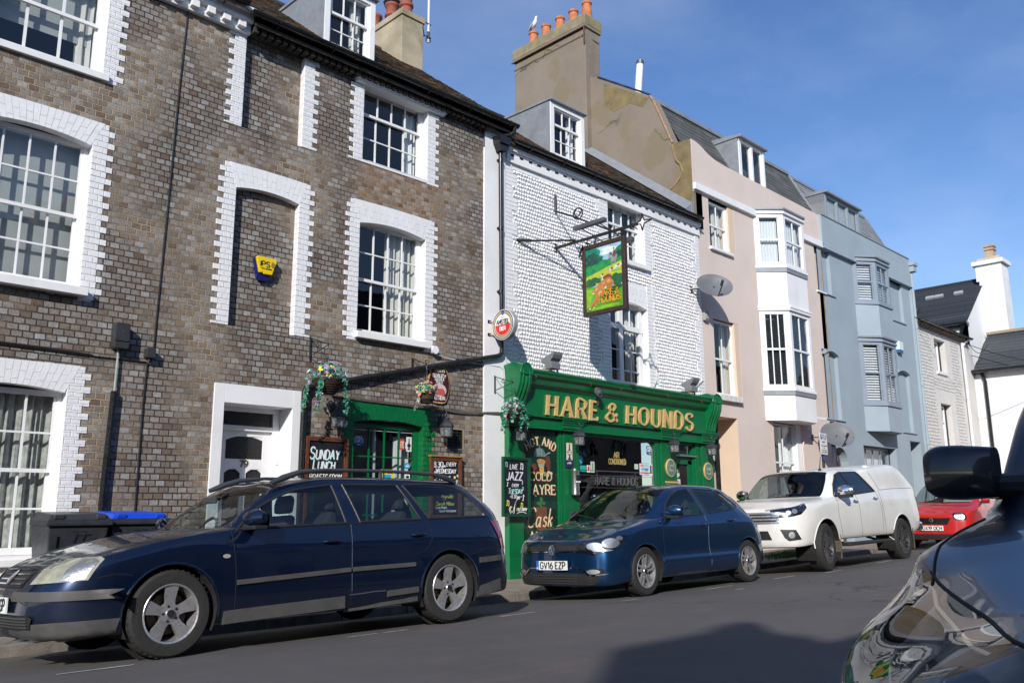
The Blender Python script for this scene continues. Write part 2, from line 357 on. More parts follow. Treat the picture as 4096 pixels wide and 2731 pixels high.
G_('6', [(.48, .95), (.22, .8), (.03, .45), (.05, .14), (.22, 0), (.42, 0), (.56, .16), (.56, .38), (.4, .54), (.2, .54), (.04, .38)])
G_('7', [(0, 1), (.56, 1), (.2, 0)]); G_('8', [(.28, .53), (.06, .64), (.04, .86), (.18, 1), (.4, 1), (.52, .86), (.5, .64), (.28, .53), (.02, .38), (0, .14), (.16, 0), (.42, 0), (.56, .14), (.54, .38), (.28, .53)])
G_('9', [(.08, .05), (.34, .2), (.53, .55), (.51, .86), (.34, 1), (.14, 1), (0, .84), (0, .62), (.16, .46), (.36, .46), (.52, .62)])
G_('&', [(.72, .02), (.22, .66), (.18, .86), (.3, 1), (.44, .98), (.52, .84), (.44, .66), (.1, .4), (0, .2), (.1, .04), (.28, 0), (.5, .12), (.68, .46)])
G_('.', [(0, 0), (.05, .04)]); G_('*', [(.15, .3), (.15, .7)], [(0, .38), (.3, .62)], [(0, .62), (.3, .38)]); G_("'", [(.02, 1), (0, .8)]); G_('-', [(0, .45), (.3, .45)]); G_('+', [(0, .45), (.36, .45)], [(.18, .27), (.18, .63)]); G_('/', [(0, 0), (.4, 1)])
G_('a', [(.4, .42), (.28, .52), (.1, .48), (0, .25), (.08, .02), (.24, .02), (.4, .25), (.42, .5), (.42, .05), (.52, 0)])
G_('c', [(.36, .42), (.24, .52), (.08, .44), (0, .22), (.1, 0), (.28, 0), (.4, .1)]); G_('d', [(.4, .42), (.24, .52), (.06, .44), (0, .2), (.12, 0), (.28, .02), (.4, .2)], [(.42, 1), (.42, 0)])
G_('e', [(0, .28), (.38, .3), (.34, .48), (.18, .54), (.02, .42), (0, .18), (.12, 0), (.3, 0), (.4, .1)]); G_('h', [(0, 0), (0, 1)], [(0, .36), (.16, .52), (.34, .48), (.38, .34), (.38, 0)])
G_('i', [(0, 0), (0, .5)], [(0, .66), (.02, .7)]); G_('k', [(0, 0), (0, 1)], [(.34, .52), (0, .22)], [(.12, .3), (.36, 0)]); G_('l', [(0, 1), (0, .06), (.06, 0)]); G_('m', [(0, 0), (0, .52)], [(0, .36), (.14, .52), (.28, .46), (.3, 0)], [(.3, .36), (.44, .52), (.58, .46), (.6, 0)])
G_('n', [(0, 0), (0, .52)], [(0, .36), (.16, .52), (.34, .48), (.38, .34), (.38, 0)]); G_('o', [(.2, 0), (.04, .08), (0, .26), (.06, .46), (.2, .52), (.36, .44), (.4, .26), (.34, .06), (.2, 0)])
G_('p', [(0, .52), (0, -.4)], [(0, .36), (.16, .52), (.36, .44), (.4, .24), (.28, 0), (.12, 0), (0, .14)]); G_('r', [(0, 0), (0, .52)], [(0, .34), (.12, .5), (.28, .52)]); G_('s', [(.34, .44), (.22, .52), (.06, .48), (.04, .34), (.3, .22), (.32, .06), (.18, 0), (0, .06)])
G_('t', [(.12, .9), (.12, .06), (.2, 0), (.3, .04)], [(0, .56), (.3, .56)]); G_('u', [(0, .52), (0, .12), (.1, 0), (.26, .04), (.38, .2)], [(.38, .52), (.38, 0)]); G_('x', [(0, 0), (.34, .52)], [(0, .52), (.34, 0)]); G_('y', [(0, .52), (.2, .04)], [(.4, .52), (.1, -.38), (0, -.36)])
G_('b', [(0, 1), (0, 0)], [(0, .36), (.16, .52), (.36, .44), (.4, .24), (.28, 0), (.12, 0), (0, .14)]); G_('w', [(0, .52), (.14, 0), (.28, .44), (.42, 0), (.56, .52)]); G_('v', [(0, .52), (.18, 0), (.36, .52)]); G_('q', *S_['o']); G_('g', *S_['a']); G_('f', [(.32, .9), (.2, 1), (.1, .88), (.1, 0)], [(0, .52), (.28, .52)])
def smooth_line(p, k=3):
    if len(p) < 3: return p
    out = []
    for i in range(len(p)-1):
        p0 = p[max(i-1, 0)]; p1 = p[i]; p2 = p[i+1]; p3 = p[min(i+2, len(p)-1)]
        for j in range(k):
            t = j/k
            out.append(tuple(.5*((2*p1[d])+(-p0[d]+p2[d])*t+(2*p0[d]-5*p1[d]+4*p2[d]-p3[d])*t*t+(-p0[d]+3*p1[d]-3*p2[d]+p3[d])*t**3) for d in (0, 1)))
    out.append(p[-1]); return out
ROUND = set('CDGJOPQRSU0235689&Bacdeghmnopqrsuybf')
def ribbon(mb, pts, w, fn, lay, m=0, contrast=0, depth=.002):
    """flat pen stroke with thickness; contrast thins the flat runs and the up strokes, as a broad brush does; sharp corners are cut and lapped"""
    runs = [[pts[0]]]
    for i in range(1, len(pts)):
        runs[-1].append(pts[i])
        if i < len(pts)-1:
            ax, ay = pts[i][0]-pts[i-1][0], pts[i][1]-pts[i-1][1]; bx, by = pts[i+1][0]-pts[i][0], pts[i+1][1]-pts[i][1]
            c = (ax*bx+ay*by)/((math.hypot(ax, ay)*math.hypot(bx, by)) or 1)
            if c < .62: runs.append([pts[i]])
    def width(tx, ty):
        ww = w/2
        if contrast:
            ww *= 1-contrast*min(1, (abs(tx)*1.08)**2)
            if tx*ty > 0 and abs(ty) > .5 and abs(tx) > .2: ww *= 1-contrast*.8
        return ww
    for k, r in enumerate(runs):
        if len(r) < 2: continue
        r = list(r); lay += .00025
        ex = w*.34
        if k > 0: d = math.hypot(r[1][0]-r[0][0], r[1][1]-r[0][1]) or 1; r[0] = (r[0][0]-(r[1][0]-r[0][0])/d*ex, r[0][1]-(r[1][1]-r[0][1])/d*ex)
        if k < len(runs)-1: d = math.hypot(r[-1][0]-r[-2][0], r[-1][1]-r[-2][1]) or 1; r[-1] = (r[-1][0]+(r[-1][0]-r[-2][0])/d*ex, r[-1][1]+(r[-1][1]-r[-2][1])/d*ex)
        n = len(r); L = []; Rr = []
        for i, p in enumerate(r):
            a = r[max(i-1, 0)]; b = r[min(i+1, n-1)]; tx, ty = b[0]-a[0], b[1]-a[1]; d = math.hypot(tx, ty) or 1; tx /= d; ty /= d
            ww = width(tx, ty); L.append((p[0]-ty*ww, p[1]+tx*ww)); Rr.append((p[0]+ty*ww, p[1]-tx*ww))
        hi = -lay-depth
        for i in range(n-1):
            q = [L[i], L[i+1], Rr[i+1], Rr[i]]
            i0 = mb.vs([fn(x, y, hi) for x, y in q]+[fn(x, y, 0) for x, y in q])
            mb.f += [(i0, i0+3, i0+2, i0+1), (i0, i0+1, i0+5, i0+4), (i0+3, i0+7, i0+6, i0+2)]; mb.m += [m]*3
            if i == 0: mb.f.append((i0, i0+4, i0+7, i0+3)); mb.m.append(m)
            if i == n-2: mb.f.append((i0+1, i0+2, i0+6, i0+5)); mb.m.append(m)
def text_w(s, gap=.22, sc=None):
    w = 0
    for ch in s:
        w += .38 if ch == ' ' else max([p[0] for st in S_[ch] for p in st])+gap
    return w-gap
def write(mb, s, x, z, h, fn, width=None, wt=.14, gap=.22, serif=0, slant=0, contrast=0, m=0, depth=.002, jit=0, align='c', smallcaps=0, bend=0, lay0=0):
    """writes s with its baseline centre at (x, z); fn(u, v, d) puts a point of the board plane in the world, d < 0 is proud of it"""
    tw = text_w(s, gap)
    if smallcaps:
        tw = sum((.38 if c == ' ' else (max([p[0] for st in S_[c] for p in st])+gap)*(1 if (i == 0 or s[i-1] == ' ' or c in '.0123456789') else smallcaps)) for i, c in enumerate(s))-gap
    sx = (width/(tw*h)) if width else 1
    cx = x-(tw*h*sx)/2 if align == 'c' else x
    x0 = cx; lay = lay0
    for i, ch in enumerate(s):
        if ch == ' ': cx += .38*h*sx; continue
        k = smallcaps if (smallcaps and not (i == 0 or s[i-1] == ' ' or ch in '.0123456789')) else 1
        dy = random.uniform(-jit, jit)*h; rot = random.uniform(-jit, jit)*.8
        gw = max([p[0] for st in S_[ch] for p in st])
        mid = (cx+gw*h*sx*k/2-x); ang = -mid*bend; by = z+(-(mid**2)*bend/2)
        for st in S_[ch]:
            pts = smooth_line(st) if ch in ROUND else st
            P = []
            for (a, b) in pts:
                u = (a-gw/2)*h*sx*k+(b-.5)*slant*h*k+b*rot*h*.2; v_ = b*h*k+dy
                P.append((x+mid+u*math.cos(ang)-v_*math.sin(ang)*1.0, by+v_*math.cos(ang)+u*math.sin(ang)))
            lay += .0003
            ribbon(mb, P, wt*h*(sx**.5 if sx < 1 else 1), fn, lay, m, contrast, depth)
            if serif:
                for e, q in ((0, 1), (-1, -2)):
                    a, b = st[e]; c_, d_ = st[q]
                    if abs(b-d_) < .3 and abs(a-c_) > .1:      # arm ends: small vertical serif
                        if b in (0, 1, .52) and ch in 'EFLTZC':
                            t = .16 if b == 0 else -.16
                            if b == .52: continue
                            pp = [(a, b), (a, b+t)]
                        else: continue
                    elif b in (0, 1) and ch not in 'CGOQSJ&0U2356789' or (ch == 'U' and b == 1): pp = [(a-.13, b), (a+.13, b)]
                    else: continue
                    lay += .0003
                    Q = [(x+mid+((a_-gw/2)*h*sx*k+(b_-.5)*slant*h*k)*math.cos(ang)-(b_*h*k)*math.sin(ang), by+(b_*h*k)*math.cos(ang)+((a_-gw/2)*h*sx*k)*math.sin(ang)) for a_, b_ in pp]
                    ribbon(mb, Q, serif*h, fn, lay, m, 0, depth)
        cx += (gw+gap)*h*sx*k
def facade(y): return lambda u, v_, d: (u, y+d, v_)
# -- ground, road, pavements
def hx(x):
    if x < 6: return 0
    if x < 18: return .0012*(x-6)**2
    return .1728+.012*(x-18)
def gz(x, y): return hx(x)-.93-.0079*(min(max(y, -1.3), 8.5)-2.5)**2
def gmesh(name, m, xs, ys, fn):
    b = MB()
    for j in range(len(ys)-1):
        for i in range(len(xs)-1):
            b.face([(xs[i], ys[j], fn(xs[i], ys[j])), (xs[i+1], ys[j], fn(xs[i+1], ys[j])), (xs[i+1], ys[j+1], fn(xs[i+1], ys[j+1])), (xs[i], ys[j+1], fn(xs[i], ys[j+1]))])
    return b.build(name, m, smooth=True)
def asphalt():
    N = NT('worn_asphalt'); b = N.b
    n1 = N.noise(.5, 5, .6); n2 = N.noise(220, 3, .7); n3 = N.noise(3.2, 6, .7)
    c = N.mix(N.rng(n1, .35, .65), (.098, .092, .090), (.125, .116, .112))
    c = N.mix(N.rng(N.noise(1.1, 7, .75, vec=N.mapping((.35, 1.6, 1)), dist=.6), .52, .66, 0, .6, True), c, (.165, .122, .108))
    c = N.mix(N.rng(n3, .4, .7, 0, .35), c, (.075, .072, .072))
    c = N.mix(1, c, N.ramp(n2, [(.28, (.55, .55, .57)), (.55, (1, 1, 1)), (.74, (1.35, 1.32, 1.3))]), 'MULTIPLY')
    vo = N.n('ShaderNodeTexVoronoi'); vo.inputs['Scale'].default_value = 26; N.l(N.c, vo.inputs['Vector'])
    sp = N.math('MULTIPLY', N.rng(vo.outputs['Distance'], .10, .06), N.rng(N.noise(1.3, 3), .52, .6)); c = N.mix(sp, c, (.30, .29, .27))
    cw = N.n('ShaderNodeTexVoronoi', feature='DISTANCE_TO_EDGE'); cw.inputs['Scale'].default_value = .33; N.l(N.mapping((1, 1, 1)), cw.inputs['Vector'])
    wv = N.n('ShaderNodeVectorMath', operation='ADD'); nn = N.n('ShaderNodeTexNoise'); nn.inputs['Scale'].default_value = 2.5; nn.inputs['Detail'].default_value = 5; N.l(N.c, nn.inputs['Vector']); N.l(nn.outputs[1], wv.inputs[0]); N.l(N.c, wv.inputs[1]); N.l(wv.outputs[0], cw.inputs['Vector'])
    cf = N.math('MULTIPLY', N.rng(cw.outputs['Distance'], .006, .001), N.rng(N.noise(.22, 2), .5, .56)); c = N.mix(N.math('MULTIPLY', cf, .8), c, (.018, .018, .018))
    N.l(c, b.inputs['Base Color']); b.inputs['Roughness'].default_value = .82; b.inputs['Specular IOR Level'].default_value = .35
    h = N.math('SUBTRACT', N.math('ADD', N.math('MULTIPLY', n2, .8), N.math('MULTIPLY', N.noise(60, 3), .5)), N.math('MULTIPLY', cf, 2)); N.l(N.bump(h, .7, .006), b.inputs['Normal']); return N.m
ASPH = asphalt()
PAVE = brickmat('concrete_paving', [(.20, .18, .15), (.26, .235, .195), (.23, .20, .165)], (.07, .062, .05), bw=.62, bh=.6, gap=.012, bstr=.4, axis='xz', jit=1)
PAVE = mat('dusty_paving', (.23, .195, .155), .9, vary=.22, scale=6, bump=.6, bscale=90, dirt='#4a4137', dirtscale=2, dirtamt=.5)
KERB = mat('worn_stone_kerb', (.17, .15, .13), .85, vary=.3, scale=7, bump=.7, bscale=50, dirt='#2a2622', dirtscale=3, dirtamt=.6)
xs = [-60, -30]+[-20+i*1.0 for i in range(54)]+[40, 60]
ys = [-1.3+i*.7 for i in range(15)]
struct(gmesh('ground', mat('far_ground', (.10, .095, .09), .95), [-900, -60, 34, 900], [-900, -30, 30, 900], lambda x, y: -1.45))
struct(gmesh('road', ASPH, xs, ys, gz))
pv = lambda x, y: hx(x)-1.118+(y-8.65)*.012
b = MB()
for x0, x1 in zip(xs, xs[1:]):
    for (ya, yb) in ((8.66, 10.6),): b.face([(x0, ya, pv(x0, ya)), (x1, ya, pv(x1, ya)), (x1, yb, pv(x1, yb)), (x0, yb, pv(x0, yb))])
struct(b.build('pavement', PAVE))
b = MB(); q = -22.0
while q < 34:      # kerb stones, each about a yard long
    L_ = random.uniform(.82, .98); g = .006; d = random.uniform(-.004, .004)
    z0a, z0b = gz(q, 8.5)-.06, gz(q+L_, 8.5)-.06; za, zb = pv(q, 8.65)+.004+d, pv(q+L_, 8.65)+.004+d
    p = [(q+g, 8.51, z0a), (q+L_-g, 8.51, z0b), (q+L_-g, 8.66, z0b), (q+g, 8.66, z0a), (q+g, 8.53, za), (q+L_-g, 8.53, zb), (q+L_-g, 8.66, zb), (q+g, 8.66, za)]
    i = b.vs(p); b.f += [(i+4, i+5, i+6, i+7), (i, i+1, i+5, i+4), (i+1, i+2, i+6, i+5), (i+3, i, i+4, i+7)]; b.m += [0]*4; q += L_
struct(b.build('kerb', KERB, bevel=.012))
b = MB()
for x0, x1 in zip(xs, xs[1:]): b.box(x0, x1, -1.45, -1.3, -1.3+hx(x0), hx(x0)-.955); b.face([(x0, -9, hx(x0)-.95), (x1, -9, hx(x1)-.95), (x1, -1.45, hx(x1)-.96), (x0, -1.45, hx(x0)-.96)])
struct(b.build('near_pavement', PAVE))
MARK = mat('worn_white_road_paint', (.42, .41, .39), .8, vary=.3, scale=25, bump=.4)
b = MB()
for (xa, ya, xb, yb) in ((4.28, 6.335, 4.60, 6.345), (4.66, 6.34, 4.93, 6.345), (6.2, 6.47, 6.74, 6.50), (8.16, 6.455, 8.48, 6.46), (9.98, 6.49, 10.66, 6.5), (11.93, 6.57, 12.6, 6.60), (13.14, 6.36, 13.78, 6.37), (15.48, 6.52, 16.2, 6.55), (2.0, 6.3, 2.5, 6.3), (9.9, 6.0, 10.1, 6.0)):
    n = 8; w_ = .024
    for k in range(n):
        t0, t1 = k/n, (k+1)/n; A = (xa+(xb-xa)*t0, ya+(yb-ya)*t0); B = (xa+(xb-xa)*t1, ya+(yb-ya)*t1); ww = w_*random.uniform(.6, 1.1)
        b.face([(A[0], A[1]-ww, gz(A[0], A[1]-ww)+.004), (B[0], B[1]-ww, gz(B[0], B[1]-ww)+.004), (B[0], B[1]+ww, gz(B[0], B[1]+ww)+.004), (A[0], A[1]+ww, gz(A[0], A[1]+ww)+.004)])
struct(b.build('parking_bay_marking', MARK))
b = MB()
for _ in range(1500):
    x = random.gauss(17.3, .5); y = random.uniform(8.75, 9.3); z = pv(x, y); h = random.uniform(.03, .12); a = random.uniform(0, 6.3); dx, dy = math.cos(a)*.012, math.sin(a)*.012; t = random.uniform(-.05, .05)
    b.face([(x-dx, y-dy, z), (x+dx, y+dy, z), (x+t, y+t*.5, z+h)])
tag(b.build('grass', mat('roadside_grass', (.10, .15, .03), .8, vary=.4, scale=30)), 'patch of green grass on the pavement behind the white pickup', None, kind='stuff'); bpy.data.objects['grass'].pop('category', None)
# -- building helpers
D0 = 10.2
def wall_front(name, m, par, x0, x1, z0, z1, ops, y=D0, back=.45, axis='x'):
    """front skin with real openings; ops = [(x0, x1, z0, z1)]"""
    b = MB(); X = sorted({x0, x1}|{v for o in ops for v in o[:2]}); Z = sorted({z0, z1}|{v for o in ops for v in o[2:4]})
    for i in range(len(X)-1):
        for j in range(len(Z)-1):
            cx, cz = (X[i]+X[i+1])/2, (Z[j]+Z[j+1])/2
            if any(o[0] < cx < o[1] and o[2] < cz < o[3] for o in ops): continue
            b.face([(X[i], y, Z[j]), (X[i+1], y, Z[j]), (X[i+1], y, Z[j+1]), (X[i], y, Z[j+1])])
    for (a, c, d, e) in ops:
        yb = y+.32
        b.face([(a, y, d), (a, y, e), (a, yb, e), (a, yb, d)]); b.face([(c, y, e), (c, y, d), (c, yb, d), (c, yb, e)]); b.face([(a, y, e), (c, y, e), (c, yb, e), (a, yb, e)]); b.face([(c, y, d), (a, y, d), (a, yb, d), (c, yb, d)])
    return b.build(name, m, par)
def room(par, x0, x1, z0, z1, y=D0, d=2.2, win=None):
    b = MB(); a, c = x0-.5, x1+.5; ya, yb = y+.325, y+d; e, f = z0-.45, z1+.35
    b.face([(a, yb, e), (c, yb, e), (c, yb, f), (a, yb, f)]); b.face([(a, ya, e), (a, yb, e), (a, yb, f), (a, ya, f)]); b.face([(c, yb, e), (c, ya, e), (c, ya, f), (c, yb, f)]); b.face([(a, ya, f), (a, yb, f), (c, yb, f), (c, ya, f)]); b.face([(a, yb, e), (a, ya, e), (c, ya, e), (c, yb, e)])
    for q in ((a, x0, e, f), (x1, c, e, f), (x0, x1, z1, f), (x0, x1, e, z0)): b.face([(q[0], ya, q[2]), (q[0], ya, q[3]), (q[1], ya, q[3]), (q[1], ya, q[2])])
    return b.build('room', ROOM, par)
def toothed(b, xin, z0, z1, side, y, long=.245, short=.17, proud=.007, h=.075, rev=.125, ph=0, m=0):
    """painted brick quoin running down one jamb; side -1 = teeth to the left"""
    z = z1; k = ph
    while z > z0+.02:
        zz = max(z-h, z0); wd = (long if k % 2 else short)+random.uniform(-.008, .008)
        b.box(xin, xin+side*wd, y-proud-random.uniform(0, .003), y+.05, zz+.002, z-.002, m)
        if wd > .2 and k % 2 == 0: pass
        z -= h; k += 1
    b.box(xin-side*.003, xin+side*.14, y-.004, y+rev, z0, z1, m)
def voussoirs(b, x0, x1, zs, rise, ztop, y, depth=.14, ext=.17, n=None, m=0, proud=.008, topcurve=0):
    xc = (x0+x1)/2; hw = (x1-x0)/2; a, c = x0-ext*.45, x1+ext*.45; n = n or round((c-a)/.072)
    soff = lambda x: zs+rise*(1-min(1, abs((x-xc)/hw))**2)
    for i in range(n):
        t0 = a+(c-a)*i/n; t1 = a+(c-a)*(i+1)/n; g = .0018
        f = lambda x: xc+(x-xc)*.86
        bl, br = f(t0)+g, f(t1)-g; xl, xr = t0+(t0-xc)*.06+g, t1+(t1-xc)*.06-g
        if i == 0: bl = min(bl, x0-.0)
        zb0, zb1 = soff(bl), soff(br); sp = zs+(ztop-zs)*(.36 if i % 2 else .64)
        tz0 = ztop+topcurve*.5*max(0, 1-abs((xl-xc)/hw)**2); tz1 = ztop+topcurve*.5*max(0, 1-abs((xr-xc)/hw)**2)
        p = proud+random.uniform(0, .003); ml = bl+(xl-bl)*(sp-zb0)/(tz0-zb0); mr = br+(xr-br)*(sp-zb1)/(tz1-zb1)
        b.pxz([(bl, zb0), (br, zb1), (mr, sp-.0015), (ml, sp-.0015)], y-p, y+depth, m); b.pxz([(ml, sp+.0015), (mr, sp+.0015), (xr, tz1), (xl, tz0)], y-p-.001, y+.03, m)
    b.pxz([(x0, zs-.001)]+[(x0+(x1-x0)*k/12, soff(x0+(x1-x0)*k/12)+.004) for k in range(13)]+[(x1, zs-.001), (x1, ztop-.01), (x0, ztop-.01)][:0]+[(x1+.02, ztop-.012), (x0-.02, ztop-.012)], y-.003, y+depth-.004, m)
def sash(par, x0, x1, z0, z1, y, cols, rt, rb=None, zm=None, fm=None, gm=None, sill=True, curtain=None, name='window', fr=.055, bar=.02, silld=.09, sillh=.10, sillover=.07, sillm=None, lowcols=None, rooms=True, sillf=D0, casement=False):
    """sash (or casement) window; y = outer plane of the box frame"""
    fm = fm or WW; gm = gm or GL; b = MB(); zm = zm if zm is not None else None
    b.box(x0, x0+fr, y, y+.09, z0, z1); b.box(x1-fr, x1, y, y+.09, z0, z1); b.box(x0+fr, x1-fr, y+.001, y+.09, z1-fr, z1); b.box(x0+fr, x1-fr, y+.001, y+.09, z0, z0+fr*1.35)
    g = MB(); X0, X1 = x0+fr, x1-fr
    def lights(za, zb, yy, rows, nc):
        st = .03
        b.box(X0, X0+st, yy, yy+.035, za, zb); b.box(X1-st, X1, yy, yy+.035, za, zb)
        for i in range(1, nc): xx = X0+st+(X1-X0-2*st)*i/nc; b.box(xx-bar/2, xx+bar/2, yy+.002, yy+.03, za, zb)
        for i in range(1, rows): zz = za+(zb-za)*i/rows; b.box(X0+st, X1-st, yy+.003, yy+.028, zz-bar/2, zz+bar/2)
        g.face([(X0+st, yy+.018, za), (X1-st, yy+.018, za), (X1-st, yy+.018, zb), (X0+st, yy+.018, zb)])
    if zm:
        lights(zm, z1-fr, y+.012, rt, cols); lights(z0+fr*1.35, zm, y+.048, rb or rt, lowcols or cols)
        b.box(X0, X1, y+.008, y+.05, zm-.02, zm+.022)
    else: lights(z0+fr*1.35, z1-fr, y+.012, rt, cols)
    w_ = b.build(name, fm, par)
    g.build('pane', gm, w_)
    if sill:
        s = MB(); s.box(x0-sillover, x1+sillover, sillf-silld, y+.02, z0-sillh, z0-.004); s.build('sill', sillm or WW, w_, bevel=.006)
    if curtain:
        for (kind, a, c, zt, zb_, cm) in curtain:
            cb = MB(); n = max(6, int((c-a)/.018)); yy = y+.16
            if kind == 'drape': cb.grid(lambda u, v: (a+(c-a)*u, yy+.022*math.sin(u*(c-a)*62+math.sin(v*3)*.8)+.008*math.sin(u*(c-a)*131), zt+(zb_-zt)*v), n*2, 6)
            elif kind == 'blind': cb.box(a, c, yy, yy+.008, zb_, zt)
            elif kind == 'slats':
                k = int((zt-zb_)/.055)
                for i in range(k): zz = zt-(i+.5)*(zt-zb_)/k; i0 = cb.vs([(a, yy-.02, zz-.016), (c, yy-.02, zz-.016), (c, yy+.012, zz+.018), (a, yy+.012, zz+.018)]); cb.f.append((i0, i0+1, i0+2, i0+3)); cb.m.append(0)
            cb.build('blind' if kind != 'drape' else 'curtain', cm, w_, smooth=(kind == 'drape'))
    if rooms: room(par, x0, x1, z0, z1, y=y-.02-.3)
    return w_
def tiled(b, P, ex, up_, L_, H, row=.16, th=.018, wob=.006, m=0, tw=.0):
    """overlapping courses of tiles or slates: P = lower left corner, ex along the eave, up_ up the slope"""
    P = Vector(P); ex = Vector(ex).normalized(); up_ = Vector(up_).normalized(); nn = ex.cross(up_).normalized()
    if nn.z < 0: nn = -nn
    n = int(H/row)+1
    for k in range(n):
        t0 = k*row; t1 = min((k+1)*row+.03, H+.03); a0 = P+up_*t0; a1 = P+up_*t1; l = 0
        while l < L_-1e-4:
            l2 = min(l+(tw*random.uniform(.9, 1.1) if tw else L_), L_); o0 = nn*(th+random.uniform(-wob, wob)*.5); o1 = nn*.004; ee = -up_*random.uniform(0, wob*1.5); g = ex*(.003 if tw else 0)
            ext = ex*(random.uniform(-.02, .02) if (l2 >= L_-1e-4) else 0)
            i = b.vs([a0+ex*l+g+o0+ee, a0+ex*l2-g+o0+ee+ext, a1+ex*l2-g+o1+ext, a1+ex*l+g+o1, a0+ex*l+g+o0-nn*th*1.2+ee, a0+ex*l2-g+o0-nn*th*1.2+ee+ext, a1+ex*l2-g+o1-nn*.012, a1+ex*l+g+o1-nn*.012]); b.f += [(i, i+1, i+2, i+3), (i+4, i+5, i+1, i), (i+5, i+6, i+2, i+1), (i+4, i, i+3, i+7)]; b.m += [m]*4
            l = l2
def tilemat(name, cols, mort, bw=.17, bh=.16, lich=None, th=38):
    """clay tile or slate: each one its own shade, patches of lichen"""
    if name in MC: return MC[name]
    N = NT(name); sp = N.n('ShaderNodeSeparateXYZ'); N.l(N.mapping((1, 1, 1), (0, 0, 0)), sp.inputs[0])
    z = N.math('DIVIDE', sp.outputs['Z'], bh*math.sin(R(th))); row = N.math('FLOOR', z); x = N.math('ADD', N.math('DIVIDE', N.math('ADD', sp.outputs['X'], N.math('MULTIPLY', sp.outputs['Y'], 0)), bw), N.math('MULTIPLY', N.math('MODULO', row, 2), .5))
    col = N.math('FLOOR', x); fx = N.math('FRACT', x); cv = N.n('ShaderNodeCombineXYZ'); N.l(col, cv.inputs[0]); N.l(row, cv.inputs[1]); wn = N.n('ShaderNodeTexWhiteNoise', noise_dimensions='3D'); N.l(cv.outputs[0], wn.inputs['Vector'])
    c = N.ramp(wn.outputs[0], [(i/(len(cols)-1), srgb(k)) for i, k in enumerate(cols)])
    c = N.mix(.6, c, N.ramp(N.noise(20, 6, .7), [(.3, (.6, .6, .6)), (.65, (1.15, 1.15, 1.15))]), 'MULTIPLY')
    m = N.rng(N.math('MINIMUM', fx, N.math('SUBTRACT', 1, fx)), .0, .04, 0, 1); c = N.mix(m, srgb(mort), c)
    if lich:
        g = N.math('MULTIPLY', N.rng(N.noise(1.6, 5, .7), .5, .66, 0, 1, True), N.rng(N.noise(26, 4, .7), .46, .58, 0, 1)); c = N.mix(N.math('MULTIPLY', g, .85), c, srgb(lich))
    N.l(c, N.b.inputs['Base Color']); N.b.inputs['Roughness'].default_value = .8; N.l(N.bump(N.math('ADD', m, N.noise(50, 4)), .5, .006), N.b.inputs['Normal']); MC[name] = N.m; return N.m
TILE = tilemat('weathered_clay_tile', ['#4c4236', '#5d5142', '#453d34', '#6b5a48', '#54493c'], '#221e19', lich='#b5702c')
SLATE = tilemat('grey_slate', ['#515250', '#5b5c5a', '#484a49', '#555653', '#616260'], '#2a2b2b', bw=.45, bh=.3, th=60)
SLATE2 = tilemat('light_grey_slate', ['#7c7f83', '#868a8e', '#72767a', '#8c8f92'], '#55585b', bw=.5, bh=.3, th=60)
SLATEB = tilemat('blue_black_slate', ['#2b2f38', '#31363f', '#252931', '#383c44'], '#15171b', bw=.3, bh=.22, th=37)
def gutter(par, x0, x1, y, z, r=.06, m=None, br=.9, name='gutter'):
    b = MB(); n = int((x1-x0)/1.8)+1
    prof = [(r*math.cos(R(a)), r*math.sin(R(a))) for a in range(-180, 1, 20)]
    for i in range(len(prof)-1): (a, c), (d, e) = prof[i], prof[i+1]; b.face([(x0, y+a, z+c), (x1, y+a, z+c), (x1, y+d, z+e), (x0, y+d, z+e)]); b.face([(x0, y+a*.9, z+c*.9+.003), (x0, y+d*.9, z+e*.9+.003), (x1, y+d*.9, z+e*.9+.003), (x1, y+a*.9, z+c*.9+.003)])
    for xx in (x0, x1): b.pyz([(y+a, z+c) for a, c in prof], xx-.004, xx+.004)
    for i in range(1, n): xx = x0+(x1-x0)*i/n; b.pyz([(y+a*1.13, z+c*1.13) for a, c in prof], xx-.05, xx+.05)
    xx = x0+.4
    while xx < x1-.1: b.box(xx-.012, xx+.012, y+.05, y+.2, z-.07, z-.05); b.tube([(xx, y-.062, z+.01), (xx, y-.064, z-.05), (xx+.0, y, z-.078), (xx, y+.16, z-.10)], .008, 5); xx += br
    return b.build(name, m or BLK, par, smooth=True)
# -- brick terrace house with blocked windows (number 79) and its neighbour
H1 = thing('brick_house', 'tall grey-brown brick terrace house with blocked windows and white toothed surrounds, beside the flint pub', 'house', (4.3, D0, -1.1))
X0, X1, ZT = 4.05, 9.39, 6.56
ops = [(6.89, 8.145, 5.24, 6.56), (6.885, 8.14, 2.57, 4.31), (4.91, 5.86, 2.36, 4.31), (4.93, 5.85, 5.11, 6.56), (6.89, 8.14, -.55, 1.3), (8.63, 8.95, .955, 1.255), (4.78, 6.03, -1.15, 1.6)]
wall_front('wall', BRK, H1, X0, X1, -1.2, ZT, ops)
b = MB(); b.face([(4.90, 10.3, 2.3), (5.87, 10.3, 2.3), (5.87, 10.3, 4.4), (4.90, 10.3, 4.4)]); b.face([(4.92, 10.3, 5.0), (5.86, 10.3, 5.0), (5.86, 10.3, 6.6), (4.92, 10.3, 6.6)]); b.build('blocked_window', BRK, H1)
b = MB()
toothed(b, 4.93, 5.11, 6.56, -1, D0); toothed(b, 5.85, 5.11, 6.5, 1, D0, ph=1)
toothed(b, 4.91, 2.36, 4.57, -1, D0); toothed(b, 5.86, 2.36, 4.57, 1, D0)
toothed(b, 6.89, 5.19, 6.5, -1, D0, long=.24, rev=.13); toothed(b, 8.145, 5.18, 6.5, 1, D0, long=.24, rev=.13)
